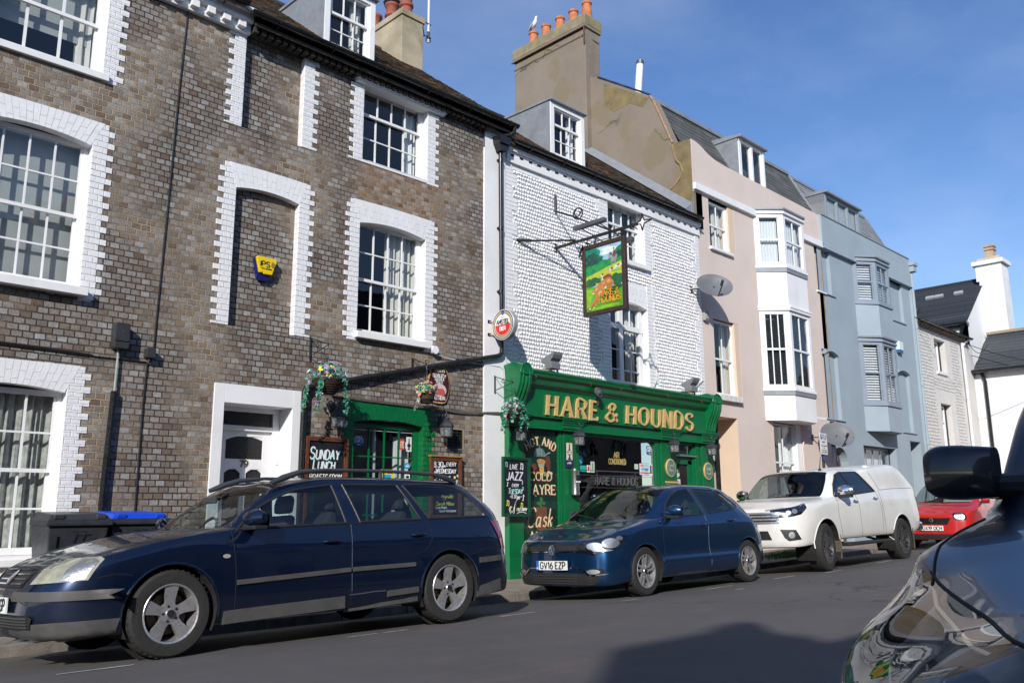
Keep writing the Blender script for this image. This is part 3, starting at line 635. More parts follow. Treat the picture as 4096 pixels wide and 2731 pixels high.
toothed(b, 6.885, 2.43, 4.57, -1, D0, rev=.13); toothed(b, 8.14, 2.42, 4.57, 1, D0, rev=.13)
b.build('quoin', WP2, H1, bevel=.0035)
b = MB(); voussoirs(b, 4.91, 5.86, 4.24, .055, 4.575, D0, .1, topcurve=.02); voussoirs(b, 6.885, 8.14, 4.225, .07, 4.575, D0, .12, topcurve=.02)
b.build('brick_arch', WP, H1, bevel=.003)
b = MB(); b.box(6.70, 8.48, 10.10, 10.33, 6.475, 6.62); b.box(6.72, 8.46, 10.125, 10.33, 6.44, 6.475); b.build('window_head', WR, H1, bevel=.005)
sash(H1, 6.89, 8.145, 5.235, 6.49, 10.32, 4, 1, 2, 6.05, sillh=.045, silld=.01, sillover=0, curtain=[('drape', 7.85, 8.1, 6.4, 5.2, NET)])
sash(H1, 6.885, 8.14, 2.565, 4.30, 10.32, 4, 2, 2, 3.40, silld=.10, sillover=.05, curtain=[('drape', 7.55, 8.12, 4.3, 2.6, CURT)])
gb = MB(); toothed(gb, 6.89, -.6, 1.56, -1, D0, long=.235, short=.17, rev=.13); toothed(gb, 8.14, -.6, 1.56, 1, D0, long=.25, short=.17, rev=.13); gb.build('green_quoin', GRNB, H1, bevel=.0035, )
gb = MB(); voussoirs(gb, 6.89, 8.14, 1.245, .065, 1.565, D0, .12); gb.build('green_arch', GRN, H1, bevel=.003)
gw = sash(H1, 6.89, 8.14, -.55, 1.25, 10.30, 4, 4, fm=GRN, gm=GLD, silld=.08, sillm=GRN, name='pub_window', curtain=[('drape', 7.78, 8.08, 1.1, -.5, NET)])
b = MB()
for k in range(4): xx = 6.945+.09*0+k*.2863; b.box(xx+.03, xx+.26, 10.335, 10.34, 1.155, 1.165)
b.box(7.38, 7.42, 10.40, 10.43, -.5, 1.2); b.build('inner_sash', WW, gw)
def sticker(par, x0, x1, z0, z1, y, m, name='sticker', shape=None):
    s = MB()
    if shape: s.pxz(shape, y, y+.002)
    else: s.box(x0, x1, y, y+.002, z0, z1)
    return s.build(name, m, par)
STB = mat('sticker_royal_blue', (.02, .07, .28), .5); STW = mat('sticker_white', (.75, .76, .74), .5); STR = mat('sticker_red', (.62, .06, .035), .5); STY = mat('sticker_yellow', (.75, .62, .04), .5); STC = mat('sticker_cyan', (.03, .32, .52), .5); STN = mat('sticker_navy', (.02, .02, .07), .5); STG = mat('sticker_dark_green', (.01, .10, .06), .5); STT = mat('sticker_turquoise', (.02, .42, .36), .5); STK = mat('sticker_black', (.015, .015, .02), .5); STL = mat('sticker_cream', (.70, .66, .45), .5)
def rrect(x0, x1, z0, z1, r, n=4): return [p for (cx, cz, a) in ((x1-r, z0+r, -90), (x1-r, z1-r, 0), (x0+r, z1-r, 90), (x0+r, z0+r, 180)) for p in arc(cx, cz, r, a, a+90, n)]
def oval(cx, cz, rx, rz, n=28): return [(cx+rx*math.cos(2*PI*k/n), cz+rz*math.sin(2*PI*k/n)) for k in range(n)]
def txt(par, m, lines, y, name='lettering', depth=.0015, **k):
    t = MB(); fn = facade(y)
    for i, L_ in enumerate(lines):
        s, x, z, h = L_[:4]; kk = dict(k); kk.update(L_[4] if len(L_) > 4 else {})
        write(t, s, x, z, h, fn, depth=depth, lay0=i*.0, **kk)
    return t.build(name, m, par)
def wifi(par, cx, cz, w_, y, lets=True):
    s = sticker(par, 0, 0, 0, 0, y, STB, 'wifi_sticker', rrect(cx-w_/2, cx+w_/2, cz-w_*.42, cz+w_*.42, w_*.16)); q = w_/.2
    txt(s, STW, [('FREE', cx, cz+.022*q, .045*q), ('WiFi', cx, cz-.030*q, .042*q), ('here', cx, cz-.074*q, .026*q)], y-.0005, wt=.2, width=None)
    a = MB(); fn = facade(y-.0005)
    for sg in (-1, 1):
        for rr in (.075, .09): ribbon(a, [(cx+sg*math.cos(R(t))*rr*q, cz+math.sin(R(t))*rr*q*.8) for t in range(-40, 41, 10)], .006*q, fn, .0002)
    a.build('wave_mark', STW, s)
wifi(gw, 7.07, 1.0, .17, 10.325)
s = sticker(gw, 7.80, 7.885, .905, 1.06, 10.325, STR, 'flyer'); txt(s, STL, [('LONG', 7.843, 1.0, .026), ('LIVE THE', 7.843, .965, .022, {'width': .07}), ('LOCAL', 7.843, .93, .024)], 10.3245, wt=.2)
s = sticker(gw, 7.93, 8.03, .88, 1.10, 10.325, STW, 'cask_sticker'); q = MB(); q.pxz([(7.973, 1.08), (7.987, 1.08), (7.992, 1.0), (8.012, .985), (8.012, .955), (7.99, .94), (7.995, .92), (8.015, .905), (7.945, .905), (7.965, .92), (7.97, .94), (7.948, .955), (7.948, .985), (7.968, 1.0)], 10.3245, 10.3235); q.build('pump_mark', STK, s)
s = sticker(gw, 7.47, 7.70, .40, .60, 10.325, STY, 'gift_card_poster'); q = MB(); q.box(7.51, 7.66, 10.3235, 10.3245, .44, .525); q.build('blue_panel', STC, s); txt(s, STB, [('Gift Card', 7.585, .545, .035)], 10.3245, wt=.16)
s = sticker(gw, 0, 0, 0, 0, 10.325, STC, 'cloud_sticker', oval(7.955, .665, .06, .05)+[]); txt(s, STW, [('xln', 7.955, .645, .05)], 10.3245, wt=.16)
s = sticker(gw, 7.915, 8.01, .40, .56, 10.325, STW, 'watch_sticker'); txt(s, STK, [('WATCH', 7.962, .415, .022, {'width': .08})], 10.3245, wt=.2); q = MB(); q.pxz(oval(7.962, .50, .032, .020, 14), 10.3245, 10.3235); q.build('eye_mark', STK, s)
b = MB(); b.box(4.78, 4.92, 10.175, 10.56, -1.15, 1.6); b.box(5.89, 6.03, 10.175, 10.56, -1.15, 1.6); b.box(4.92, 5.89, 10.1755, 10.56, 1.36, 1.6); b.build('door_surround', WR, H1, bevel=.004)
b = MB(); b.box(4.92, 5.89, 10.56, 10.64, -1.15, 1.4);
df = MB(); df.box(4.92, 5.06, 10.50, 10.58, -1.1, 1.36); df.box(5.79, 5.89, 10.50, 10.58, -1.1, 1.36); df.box(5.06, 5.79, 10.501, 10.58, 1.30, 1.36); df.box(5.06, 5.79, 10.501, 10.58, 1.05, 1.115)
dr = df.build('door', WW, H1, bevel=.004)
dd = MB(); X = (5.06, 5.79)
dd.box(5.06, 5.15, 10.545, 10.58, -1.08, 1.05); dd.box(5.68, 5.79, 10.545, 10.58, -1.08, 1.05); dd.box(5.15, 5.68, 10.546, 10.58, .98, 1.05); dd.box(5.15, 5.68, 10.546, 10.58, .55, .68); dd.box(5.375, 5.455, 10.546, 10.58, -.25, .55); dd.box(5.15, 5.68, 10.546, 10.58, -1.08, -.25)
for (a, c, zt) in ((5.15, 5.68, .98), (5.15, 5.375, .55), (5.455, 5.68, .55)):      # curved heads of the glazed panels
    n = 8; dd.pxz([(a, zt+.002)]+[(a+(c-a)*k/n, zt-.055*(1-math.sin(PI*min(1, max(0, (k/n)))))**1.3) for k in range(n+1)]+[(c, zt+.002)], 10.547, 10.575)
dd.build('door_leaf', WW, dr, bevel=.004)
OBS = mat('obscured_black_glass', (.018, .018, .02), .12, vary=.3, scale=30, bump=1.0, bscale=70); g = MB(); g.box(5.15, 5.68, 10.566, 10.57, -.3, .99); g.box(5.06, 5.79, 10.54, 10.545, 1.11, 1.31); g.build('door_glass', OBS, dr)
txt(dr, mat('brass_number', (.10, .075, .04), .4), [('79', 5.415, .575, .085, {'wt': .2, 'serif': .03})], 10.545, name='house_number', depth=.006)
b = MB(); b.box(5.855, 5.885, 10.485, 10.502, .62, .74); b.box(5.85, 5.888, 10.483, 10.502, .42, .54); b.build('doorbell', WW, dr, bevel=.004)
b = MB(); b.box(4.92, 5.89, 10.2, 10.56, -1.15, -1.0); b.build('doorstep', mat('stone_step', (.4, .39, .37), .8), H1)
b = MB()
for k in range(6): b.box(8.64, 8.94, 10.215, 10.235, .97+k*.046, .995+k*.046)
for xx in (8.63, 8.74, 8.85, 8.94): b.box(xx-.008, xx+.008, 10.21, 10.24, .955, 1.255)
b.box(8.63, 8.95, 10.30, 10.31, .95, 1.26); v = b.build('vent_grille', IRON, H1)
b = MB(); [b.box(8.62+k*.108, 8.715+k*.108, 10.192, 10.22, .885, .945) for k in range(3)]; b.build('vent_sill', mat('slate_blue_brick', (.045, .04, .05), .5), v, bevel=.003)
b = MB(); b.box(8.605, 8.63, 10.194, 10.21, .95, 1.27); b.box(8.95, 8.975, 10.194, 10.21, .95, 1.27); b.box(8.63, 8.95, 10.194, 10.21, 1.255, 1.275); b.build('vent_mortar_frame', mat('sandy_mortar', (.33, .25, .16), .9, bump=.5), v)
b = MB(); b.box(4.95, 9.93, 10.0, 10.2, 6.60, 6.66); b.box(4.95, 9.4, 10.12, 10.21, 6.52, 6.60)
for k in range(40): xx = 4.97+k*.112; b.box(xx, xx+.07, 10.06, 10.2, 6.49, 6.60)
b.box(4.95, 9.95, 10.0, 10.025, 6.55, 6.70); b.build('eaves', SOOT, H1)
gutter(H1, 4.86, 9.97, 9.93, 6.70)
sl = Vector((0, 1, .79)).normalized()
b = MB(); tiled(b, (4.3, 9.95, 6.69), (1, 0, 0), sl, 5.62, 4.4, row=.125, th=.016, tw=.17, wob=.010); rf = b.build('roof', TILE, H1)
b = MB(); b.pyz([(10.0, 6.6), (14.0, 9.76), (14.0, 6.6)], 9.7, 9.9); b.build('gable_wall', BRK, H1)
b = MB(); b.box(4.3, 9.9, 13.3, 13.5, 4, 9.4); b.build('rear_wall', ROOM, H1)
def dormer(par, x0, x1, z0, z1, y, slope, ez, ey, cols, rt, rb, zm, fm=WW, cheek=LEAD, capm=LEAD, over=.06, curtain=None, fwid=.09, name='dormer'):
    yb = ey+(z1-ez)/slope+.1
    c = MB(); c.box(x0, x1, y, y+.06, z0, z0+.04); c.box(x0, x0+fwid, y, y+.1, z0, z1); c.box(x1-fwid, x1, y, y+.1, z0, z1); c.box(x0+fwid, x1-fwid, y+.001, y+.1, z1-fwid, z1)
    d = c.build(name, fm, par)
    k = MB()
    for xx in (x0-.015, x1+.0): k.pyz([(y+.02, z0-.05), (y+.02, z1+.01), (yb, z1+.05), (yb, z0-.05)], xx, xx+.015)
    k.build('dormer_cheek', cheek, d)
    t = MB(); t.pyz([(y-over, z1), (y-over, z1+.035), (y+.3, z1+.06), (yb, z1+.08), (yb, z1+.03), (y, z1)], x0-.04, x1+.04); t.build('dormer_roof', capm, d, bevel=.008)
    sash(d, x0+fwid, x1-fwid, z0+.05, z1-fwid, y+.03, cols, rt, rb, zm, sill=False, fr=.03, bar=.016, curtain=curtain, rooms=False, fm=fm)
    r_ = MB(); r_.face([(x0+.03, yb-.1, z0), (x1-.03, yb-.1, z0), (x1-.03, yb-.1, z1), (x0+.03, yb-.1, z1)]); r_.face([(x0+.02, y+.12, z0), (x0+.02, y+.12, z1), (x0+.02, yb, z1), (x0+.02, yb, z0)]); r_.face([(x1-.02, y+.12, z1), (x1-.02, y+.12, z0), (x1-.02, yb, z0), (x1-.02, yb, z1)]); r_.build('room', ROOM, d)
    return d
dormer(H1, 6.24, 7.16, 6.96, 8.06, 10.35, .79, 6.69, 9.98, 3, 1, 2, 7.56, curtain=[('drape', 6.8, 7.02, 8.0, 7.0, CURT)])
CEM = mat('yellowed_cement_render', (.36, .31, .215), .9, vary=.25, scale=2.0, bump=.7, bscale=22, dirt='#6e6450', dirtscale=1.3, dirtamt=.8)
b = MB(); b.box(9.38, 9.93, 12.62, 14.3, 8.4, 9.86); b.box(9.35, 9.96, 12.59, 14.3, 9.86, 9.99); ch = b.build('chimney', CEM, H1, bevel=.012)
POT = [(.0, .45), (.10, .45), (.115, .42), (.115, .38), (.09, .36), (.085, .2), (.10, .18), (.10, .15), (.085, .13), (.10, .02), (.105, 0)]
for (yy, cap) in ((12.85, 0), (13.35, 1), (13.95, 0)):
    b = MB(); b.lathe([(.13, 0), (.125, .10), (.12, .22), (.15, .25), (.15, .30), (.12, .33), (.125, .45), (.155, .49), (.155, .54), (.10, .54)], (9.65, yy, 9.98), 16)
    p = b.build('chimney_pot', TERRAR, ch, smooth=True)
    if cap: c = MB(); c.lathe([(.17, .54), (.19, .58), (.15, .66), (.0, .72)], (9.65, yy, 9.98), 12); c.build('cowl', IRON, p, smooth=True)
b = MB(); pr_ = .036
b.tube([(9.90, 9.93, 6.66), (9.90, 9.95, 6.56), (9.86, 10.0, 6.51), (9.76, 10.06, 6.48), (9.73, 10.08, 6.44)], .038, 10)
b.pxz([(9.60, 6.30), (9.84, 6.30), (9.86, 6.44), (9.58, 6.44)], 9.98, 10.17); b.pxz([(9.66, 6.18), (9.78, 6.18), (9.84, 6.30), (9.60, 6.30)], 10.01, 10.16)
b.tube([(9.725, 10.12, 6.2), (9.735, 10.12, 4.4), (9.745, 10.12, 2.62)], pr_, 12)
for zz in (6.0, 4.75, 3.62, 2.9): b.tube([(9.73, 10.12, zz), (9.73, 10.12, zz+.07)], pr_+.008, 12); b.box(9.68, 9.79, 10.14, 10.19, zz+.02, zz+.05)
b.tube([(9.745, 10.12, 2.66), (9.742, 10.12, 2.59), (9.69, 10.12, 2.545), (9.63, 10.12, 2.525), (8.8, 10.13, 2.33), (6.3, 10.13, 1.715), (6.14, 10.13, 1.675), (6.06, 10.13, 1.65), (6.03, 10.13, 1.59), (6.03, 10.13, 1.5), (6.03, 10.14, -1.1)], pr_+.003, 12)
for (xx, zz) in ((8.8, 2.33), (7.05, 1.9)): b.tube([(xx-.05, 10.13, zz-.012), (xx+.05, 10.13, zz+.012)], pr_+.011, 12)
tag(b.build('downpipe', BLK, smooth=True), 'black rainwater pipe dropping from the brick gutter and slanting across the wall', 'pipe')
H0 = thing('brick_house', 'brick terrace house at the left edge with white cornice and large white sash windows', 'house', (0, D0, -1.1))
ops = [(1.84, 3.09, 2.50, 4.36), (1.84, 3.12, 5.20, 6.5), (1.80, 3.07, -.50, 1.40), (-.9, .35, 2.5, 4.3), (-.9, .35, -.5, 1.4)]
wall_front('wall', BRK, H0, -2.2, X0, -.50, 6.62, ops)
b = MB(); b.box(-2.2, 4.05, 10.13, 10.25, -1.2, -.5); b.box(-2.2, 3.3, 10.06, 10.3, -.55, -.47); b.build('plinth', WR, H0, bevel=.01)
b = MB(); toothed(b, 3.09, 2.38, 4.57, 1, D0, rev=.13); toothed(b, 3.12, 5.1, 6.5, 1, D0, rev=.13); toothed(b, 3.07, -.5, 1.62, 1, D0, rev=.13); toothed(b, 1.84, 2.38, 4.57, -1, D0); toothed(b, 1.8, -.5, 1.62, -1, D0)
b.build('quoin', WP2, H0, bevel=.0035)
b = MB(); voussoirs(b, 1.84, 3.09, 4.255, .075, 4.575, D0, .12, topcurve=.02); voussoirs(b, 1.80, 3.07, 1.305, .06, 1.625, D0, .12); b.build('brick_arch', WP, H0, bevel=.003)
BLIND = mat('grey_green_blind', (.38, .40, .39), .9, vary=.04, scale=5)
sash(H0, 1.84, 3.09, 2.52, 4.31, 10.32, 4, 2, 2, 3.395, curtain=[('blind', 1.86, 3.07, 4.3, 2.6, BLIND)], silld=.12)
sash(H0, 1.84, 3.12, 5.20, 6.5, 10.32, 3, 1, 1, 5.86, silld=.05, sillh=.09, bar=.03, curtain=[('blind', 1.86, 3.1, 6.5, 5.62, BLIND), ('drape', 2.86, 3.06, 6.4, 5.2, CURT)])
sash(H0, 1.80, 3.07, -.44, 1.33, 10.32, 4, 2, 2, .45, curtain=[('drape', 1.82, 3.05, 1.4, -.5, mat('cream_lace_curtain', (.42, .42, .38), .9, vary=.35, scale=12))], silld=.1, bar=.022)
b = MB(); b.box(-2.2, 4.95, 10.05, 10.25, 6.60, 6.72); b.box(-2.2, 4.95, 9.98, 10.25, 6.72, 6.78)
k = 3.2
while k < 4.9: b.box(k, k+.11, 10.06, 10.2, 6.50, 6.60); k += .22
b.box(-2.2, 4.95, 10.13, 10.25, 6.46, 6.60); b.build('cornice', WR, H0, bevel=.006)
b = MB(); tiled(b, (-2.2, 9.95, 6.80), (1, 0, 0), sl, 6.5, 4.4, row=.125, th=.016, tw=.3, wob=.008); b.build('roof', TILE, H0)
gutter(H0, -2.2, 4.80, 9.92, 6.80)
b = MB(); b.face([(-2.2, 10.2, -1.2), (-2.2, 10.2, 6.8), (-2.2, 14, 9.8), (-2.2, 14, -1.2)]); b.build('side_wall', BRK, H0)
# -- the pub
PB = thing('pub', 'white flint-faced pub with green shopfront, black gutter and white dormer, between brick and pink houses', 'pub', (10.0, D0, -1.1))
ops = [(12.77, 13.98, 4.95, 6.14), (12.77, 13.99, 2.42, 4.08), (10.0, 15.9, -1.19, 1.45)]
wall_front('wall', WR, PB, 9.39, 16.04, -1.2, 6.22, ops)
b = MB(); b.box(9.395, 9.90, 10.17, 10.2, -1.2, 6.60); b.face([(9.395, 10.17, 6.2), (9.395, 10.17, 6.6), (9.395, 10.6, 6.6), (9.395, 10.6, 6.2)]); b.build('pilaster_strip', WR, PB)
b = MB()
def corner_quoin(b, xa, xb, z0, z1, side, ph=0, step=.225, l=.12, s=.0):   # blocks at the edge of the flint, three courses long then three short
    z = z0; k = ph
    while z < z1:
        ww = l if k % 2 else s; zz = min(z+step, z1)
        for j in range(3):
            a = z+(zz-z)*j/3; c = z+(zz-z)*(j+1)/3
            if side > 0: b.box(xa, xb+ww, 10.185-random.uniform(0, .003), 10.2, a+.003, c-.003)
            else: b.box(xa-ww, xb, 10.185-random.uniform(0, .003), 10.2, a+.003, c-.003)
        z = zz; k += 1
corner_quoin(b, 9.92, 10.07, 2.3, 6.1, 1, l=.13); corner_quoin(b, 15.88, 16.02, 2.3, 6.1, -1, l=.13); corner_quoin(b, 12.50, 12.77, 2.3, 4.5, -1, l=.12); corner_quoin(b, 13.99, 14.18, 2.3, 4.6, 1, l=.12); corner_quoin(b, 12.5, 12.77, 4.9, 6.1, -1, l=.12, ph=1); corner_quoin(b, 13.98, 14.18, 4.8, 6.1, 1, l=.12)
b.build('quoin', WP, PB, bevel=.003)
b = MB(); voussoirs(b, 12.77, 13.99, 4.03, .075, 4.45, D0, .12, ext=.3); b.build('brick_arch', WP, PB, bevel=.003)
def cobbles(par, regions, y, m, rowh=.073, wd=.064, skip=None, rr=.8, name='flint_cobbling', ph=3):
    b = MB(); n1, n2 = 8, ph
    for (x0, x1, z0, z1) in regions:
        z = z0+rowh/2; k = 0
        while z < z1-rowh*.3:
            x = x0+random.uniform(0, wd*.5)
            while x < x1-wd*.3:
                ww = wd*random.uniform(.72, 1.18); hh = rowh*random.uniform(.72, .95); dz = .006*math.sin(x*2.1+z*5)+random.uniform(-.004, .004); cx = x+ww/2
                if not (skip and skip(cx, z)):
                    dp = random.uniform(.014, .026); rings = []; tl = random.uniform(-.12, .12)
                    for j in range(n2):
                        f = [1, .86, .48][j] if n2 == 3 else [1, .6][j]; d = [0, .62, .95][j] if n2 == 3 else [0, .8][j]
                        rings.append(b.vs([(cx+math.cos(2*PI*q/n1)*ww/2*.92*f+math.sin(2*PI*q/n1)*hh*tl*.5*f, y-dp*d, z+dz+math.sin(2*PI*q/n1)*hh/2*.94*f+math.cos(2*PI*q/n1)*ww*tl*.5*f) for q in range(n1)]))
                    for r0, r1 in zip(rings, rings[1:]):
                        for q in range(n1): b.f.append((r0+q, r0+(q+1) % n1, r1+(q+1) % n1, r1+q)); b.m.append(0)
                    t = b.vs([(cx, y-dp, z+dz)]); r1 = rings[-1]
                    for q in range(n1): b.f.append((r1+q, r1+(q+1) % n1, t)); b.m.append(0)
                x += ww
            z += rowh; k += 1
    for p in range(len(b.f)): pass
    o = b.build(name, m, par);
    for p in o.data.polygons: p.use_smooth = True
    return o
def pubskip(x, z):
    def tooth(e, a, ph=0): return (int((z-2.3)/.225)+ph) % 2
    if 12.4 < x < 14.3:
        if 4.56 < z < 4.82: return False
        lim0 = 12.50-(.12 if tooth(0, 0, 1 if z > 4.8 else 0) else 0); lim1 = 14.18+(.12 if tooth(0, 0) else 0)
        return lim0-.02 < x < lim1+.02
    if x < 10.3: return x < 10.07+(.13 if tooth(0, 0) else 0)+.03
    if x > 15.7: return x > 15.88-(.13 if tooth(0, 0) else 0)-.03
    return False
cobbles(PB, [(10.0, 16.0, 2.42, 6.02)], 10.195, mat('white_painted_flint', (.81, .81, .82), .5, vary=.03, scale=12, bump=.15, bscale=60), skip=pubskip)
b = MB(); z = 2.42      # pointing ridges between the flint rows
while z < 6.0:
    for (a, c) in ((10.1, 12.45), (14.25, 15.88)): b.tube([(a+(c-a)*t/14, 10.192, z+.007*math.sin((a+(c-a)*t/14)*2.1+z*5)) for t in range(15)], .006, 5)
    z += .073
b.build('pointing', WR, PB, smooth=True)
sash(PB, 12.80, 13.98, 4.97, 6.22, 10.31, 4, 1, 2, 5.72, silld=.09, sillover=.09, curtain=[('drape', 13.3, 13.55, 6.1, 5.0, NET)])
b = MB(); g = MB(); y = 10.30; xa, xb, za, zb = 12.80, 13.93, 2.45, 4.08
b.box(xa, xa+.06, y, y+.09, za, zb); b.box(xb-.1, xb, y, y+.09, za, zb); b.box(xa, xb, y+.001, y+.09, zb-.06, zb); b.box(xa, xb, y+.001, y+.09, za, za+.05); b.box(xa, xb, y-.01, y+.09, 3.54, 3.64); b.box(13.17, 13.29, y-.005, y+.09, za, zb)
for (a, c) in ((12.86, 13.17), (13.29, 13.83)):
    n = 1 if c-a < .4 else 2
    for i in range(1, n): xx = a+(c-a)*i/n; b.box(xx-.01, xx+.01, y+.02, y+.05, za, zb)
    if n == 1: b.box(a+.06, a+.075, y+.02, y+.05, za, zb)
    for zz in (2.72, 3.12, ): b.box(a, c, y+.02, y+.05, zz-.01, zz+.01)
g.face([(xa, y+.035, za), (xb, y+.035, za), (xb, y+.035, zb), (xa, y+.035, zb)])
w_ = b.build('window', WW, PB); g.build('pane', GL, w_); s = MB(); s.box(12.75, 14.02, 10.16, 10.34, 2.36, 2.445); s.build('sill', WW, w_); room(PB, xa, xb, za, zb)
c = MB(); c.grid(lambda u, v: (13.6+.3*u, 10.5+.02*math.sin(u*22), 4.0-1.6*v), 24, 3); c.build('curtain', CURT, w_, smooth=True); c = MB(); c.box(12.86, 13.8, 10.46, 10.48, 2.4, 2.72); c.build('curtain', mat('tan_panel', (.28, .17, .10), .7), w_)
b = MB(); b.box(9.92, 16.04, 10.10, 10.2, 6.30, 6.40); b.box(9.92, 16.04, 10.15, 10.2, 6.10, 6.30); k = 10.0
while k < 16.0: b.box(k, k+.10, 10.15, 10.2, 6.21, 6.26); k += .235
b.box(9.92, 16.04, 10.145, 10.2, 6.26, 6.31); b.build('dentil_eaves', WR, PB, bevel=.004)
gutter(PB, 9.98, 15.93, 9.99, 6.46, r=.055)
b = MB(); tiled(b, (9.92, 10.02, 6.46), (1, 0, 0), sl, 5.98, 4.3, row=.125, th=.016, tw=.17, wob=.008); b.build('roof', TILE, PB)
b = MB(); b.box(9.92, 16.0, 10.04, 10.3, 6.38, 6.44); b.build('soffit', SOOT, PB)
dormer(PB, 11.30, 12.30, 6.70, 7.82, 10.35, .79, 6.45, 10.0, 3, 1, 2, 7.38, fwid=.10, curtain=[('drape', 11.95, 12.15, 7.7, 6.7, NET)])
SF = thing('shopfront', 'green and gold painted pub shopfront with raised gilt lettering, below the white flint wall', 'shopfront', (10.0, 10.1, -1.1))
FT = 2.05; FB = 1.58
b = MB()
b.box(9.86, 16.0, 9.97, 10.19, FB, FT+.02)                         # fascia board
b.box(9.86, 16.0, 10.02, 10.19, 1.37, FB)                          # architrave
b.box(9.9, 15.98, 9.965, 10.03, FB-.02, FB+.005); b.box(9.9, 15.98, 10.0, 10.03, 1.365, 1.39)
fs = b.build('fascia', GRN, SF, bevel=.004)
b = MB()
prof = [(10.19, 2.05), (9.955, 2.05), (9.945, 2.075), (9.92, 2.085), (9.90, 2.105), (9.885, 2.13), (9.86, 2.20), (9.845, 2.215), (9.815, 2.225), (9.80, 2.25), (9.79, 2.285), (9.775, 2.29), (9.775, 2.325), (9.80, 2.335), (10.19, 2.385)]
b.pyz(prof, 10.10, 15.62); b.build('cornice', GRN, SF, bevel=.003)
def console(x0, x1, name='console'):
    p = [(10.19, 1.60), (9.99, 1.60), (9.955, 1.64), (9.94, 1.72), (9.92, 1.80), (9.88, 1.88), (9.83, 1.97), (9.79, 2.08), (9.775, 2.18), (9.775, 2.26), (9.79, 2.33), (9.82, 2.385), (9.87, 2.42), (9.93, 2.43), (10.0, 2.425), (10.19, 2.40)]
    c = MB(); c.pyz(p, x0, x1)
    xm = (x0+x1)/2; wd = x1-x0
    for dx in (-.27, .27): c.tube([(xm+dx*wd, q[0]-.004, q[1]) for q in p[1:11]], .018, 8)
    c.tube([(xm, q[0]-.006, q[1]) for q in p[1:9]], .024, 8)
    ring = [(xm+math.cos(R(a))*wd*.5, 9.765, 2.24+math.sin(R(a))*.17) for a in range(0, 181, 15)]; c.tube(ring, .016, 6); c.box(x0, x1, 9.755, 9.79, 2.215, 2.24)
    c.pxz([(xm+math.cos(R(a))*wd*.46, 2.24+math.sin(R(a))*.155) for a in range(0, 181, 15)], 9.762, 9.80)
    return c.build(name, GRN, SF, bevel=.004)
console(9.84, 10.12); console(15.62, 15.98)
def pilaster(x0, x1, cap0=None, cap1=None, y=10.06):
    c = MB(); c.box(x0, x1, y, 10.19, -1.2, 1.37); c.box(x0-.015, x1+.015, y-.02, 10.19, -1.2, -.76); c.box(x0-.02, x1+.02, y-.03, 10.19, -1.2, -1.0)
    a, d = (cap0 or x0-.06), (cap1 or x1+.06)
    for (o, z0, z1) in ((.0, 1.575, 1.60), (.015, 1.545, 1.575), (.035, 1.51, 1.545), (.05, 1.47, 1.51), (.065, 1.43, 1.47), (.055, 1.405, 1.43), (.075, 1.37, 1.405)):
        c.box(a+o, d-o, 9.93+o, 10.19, z0, z1)
    return c.build('pilaster', GRN, SF, bevel=.004)
pilaster(9.85, 10.19, 9.72, 10.27); pilaster(11.19, 11.60, 11.06, 11.70); pilaster(14.10, 14.62, 13.98, 14.72); pilaster(15.56, 15.99, 15.45, 16.06)
b = MB(); b.box(11.08, 11.19, 10.08, 10.19, -1.2, 1.37); b.box(11.12, 11.15, 10.07, 10.19, -.7, 1.33); b.box(13.93, 14.10, 10.085, 10.19, -1.2, 1.37); b.box(14.0, 14.03, 10.075, 10.19, -.7, 1.3); b.box(15.36, 15.56, 10.085, 10.19, -1.2, 1.37); b.box(15.42, 15.45, 10.075, 10.19, -.7, 1.3); b.box(11.60, 13.93, 10.07, 10.19, -1.2, -.38); b.box(10.19, 11.08, 10.09, 10.19, -1.2, -.74); b.box(11.7, 13.85, 10.06, 10.19, -1.0, -.5)
b.box(11.60, 13.93, 10.08, 10.19, 1.31, 1.37); b.build('framing', GRN, SF, bevel=.003)
b = MB()
for (cx, cz, sx, sz) in ((13.93, 1.31, -1, -1), (11.60, 1.31, 1, -1)):
    r_ = .16; b.pxz([(cx, cz)]+[(cx+sx*r_*(1-math.sin(R(t))), cz+sz*r_*(1-math.cos(R(t)))) for t in range(0, 91, 10)], 10.12, 10.18)
b.build('window_corner', GRN, SF)
g = MB(); g.face([(11.6, 10.16, -.38), (13.93, 10.16, -.38), (13.93, 10.16, 1.31), (11.6, 10.16, 1.31)]); pw = g.build('shop_window', glassmat('pub_window_glass', (.55, .56, .58)), SF)
b = MB(); b.box(13.895, 13.91, 10.13, 10.16, -.38, 1.16); b.tube([(13.90-.16+.16*math.sin(R(t)), 10.145, 1.30-.16+.16*math.cos(R(t))) for t in range(0, 91, 10)], .006, 5); b.build('metal_bead', mat('bright_bead', (.6, .6, .6), .3, .8), pw)
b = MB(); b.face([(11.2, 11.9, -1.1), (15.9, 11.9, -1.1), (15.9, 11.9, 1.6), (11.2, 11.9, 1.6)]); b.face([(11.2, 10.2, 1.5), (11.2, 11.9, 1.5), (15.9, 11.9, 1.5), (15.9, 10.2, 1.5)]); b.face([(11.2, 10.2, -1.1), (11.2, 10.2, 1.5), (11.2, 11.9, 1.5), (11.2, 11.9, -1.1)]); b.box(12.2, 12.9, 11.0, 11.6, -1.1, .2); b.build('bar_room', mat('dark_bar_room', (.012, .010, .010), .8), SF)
FR = mat('frosted_etched_band', (.10, .10, .105), .5); b = MB(); fn = facade(10.157)
for z_, t in ((.70, .012), (.62, .006), (.40, .006)): b.box(11.62, 13.9, 10.156, 10.158, z_, z_+t)
for x_ in (12.2, 13.35): b.box(x_, x_+.012, 10.156, 10.158, .40, .70)
b.build('etched_band', FR, pw); txt(pw, FR, [('HARE & HOUNDS', 12.78, .46, .13, {'serif': .03})], 10.157, wt=.16)
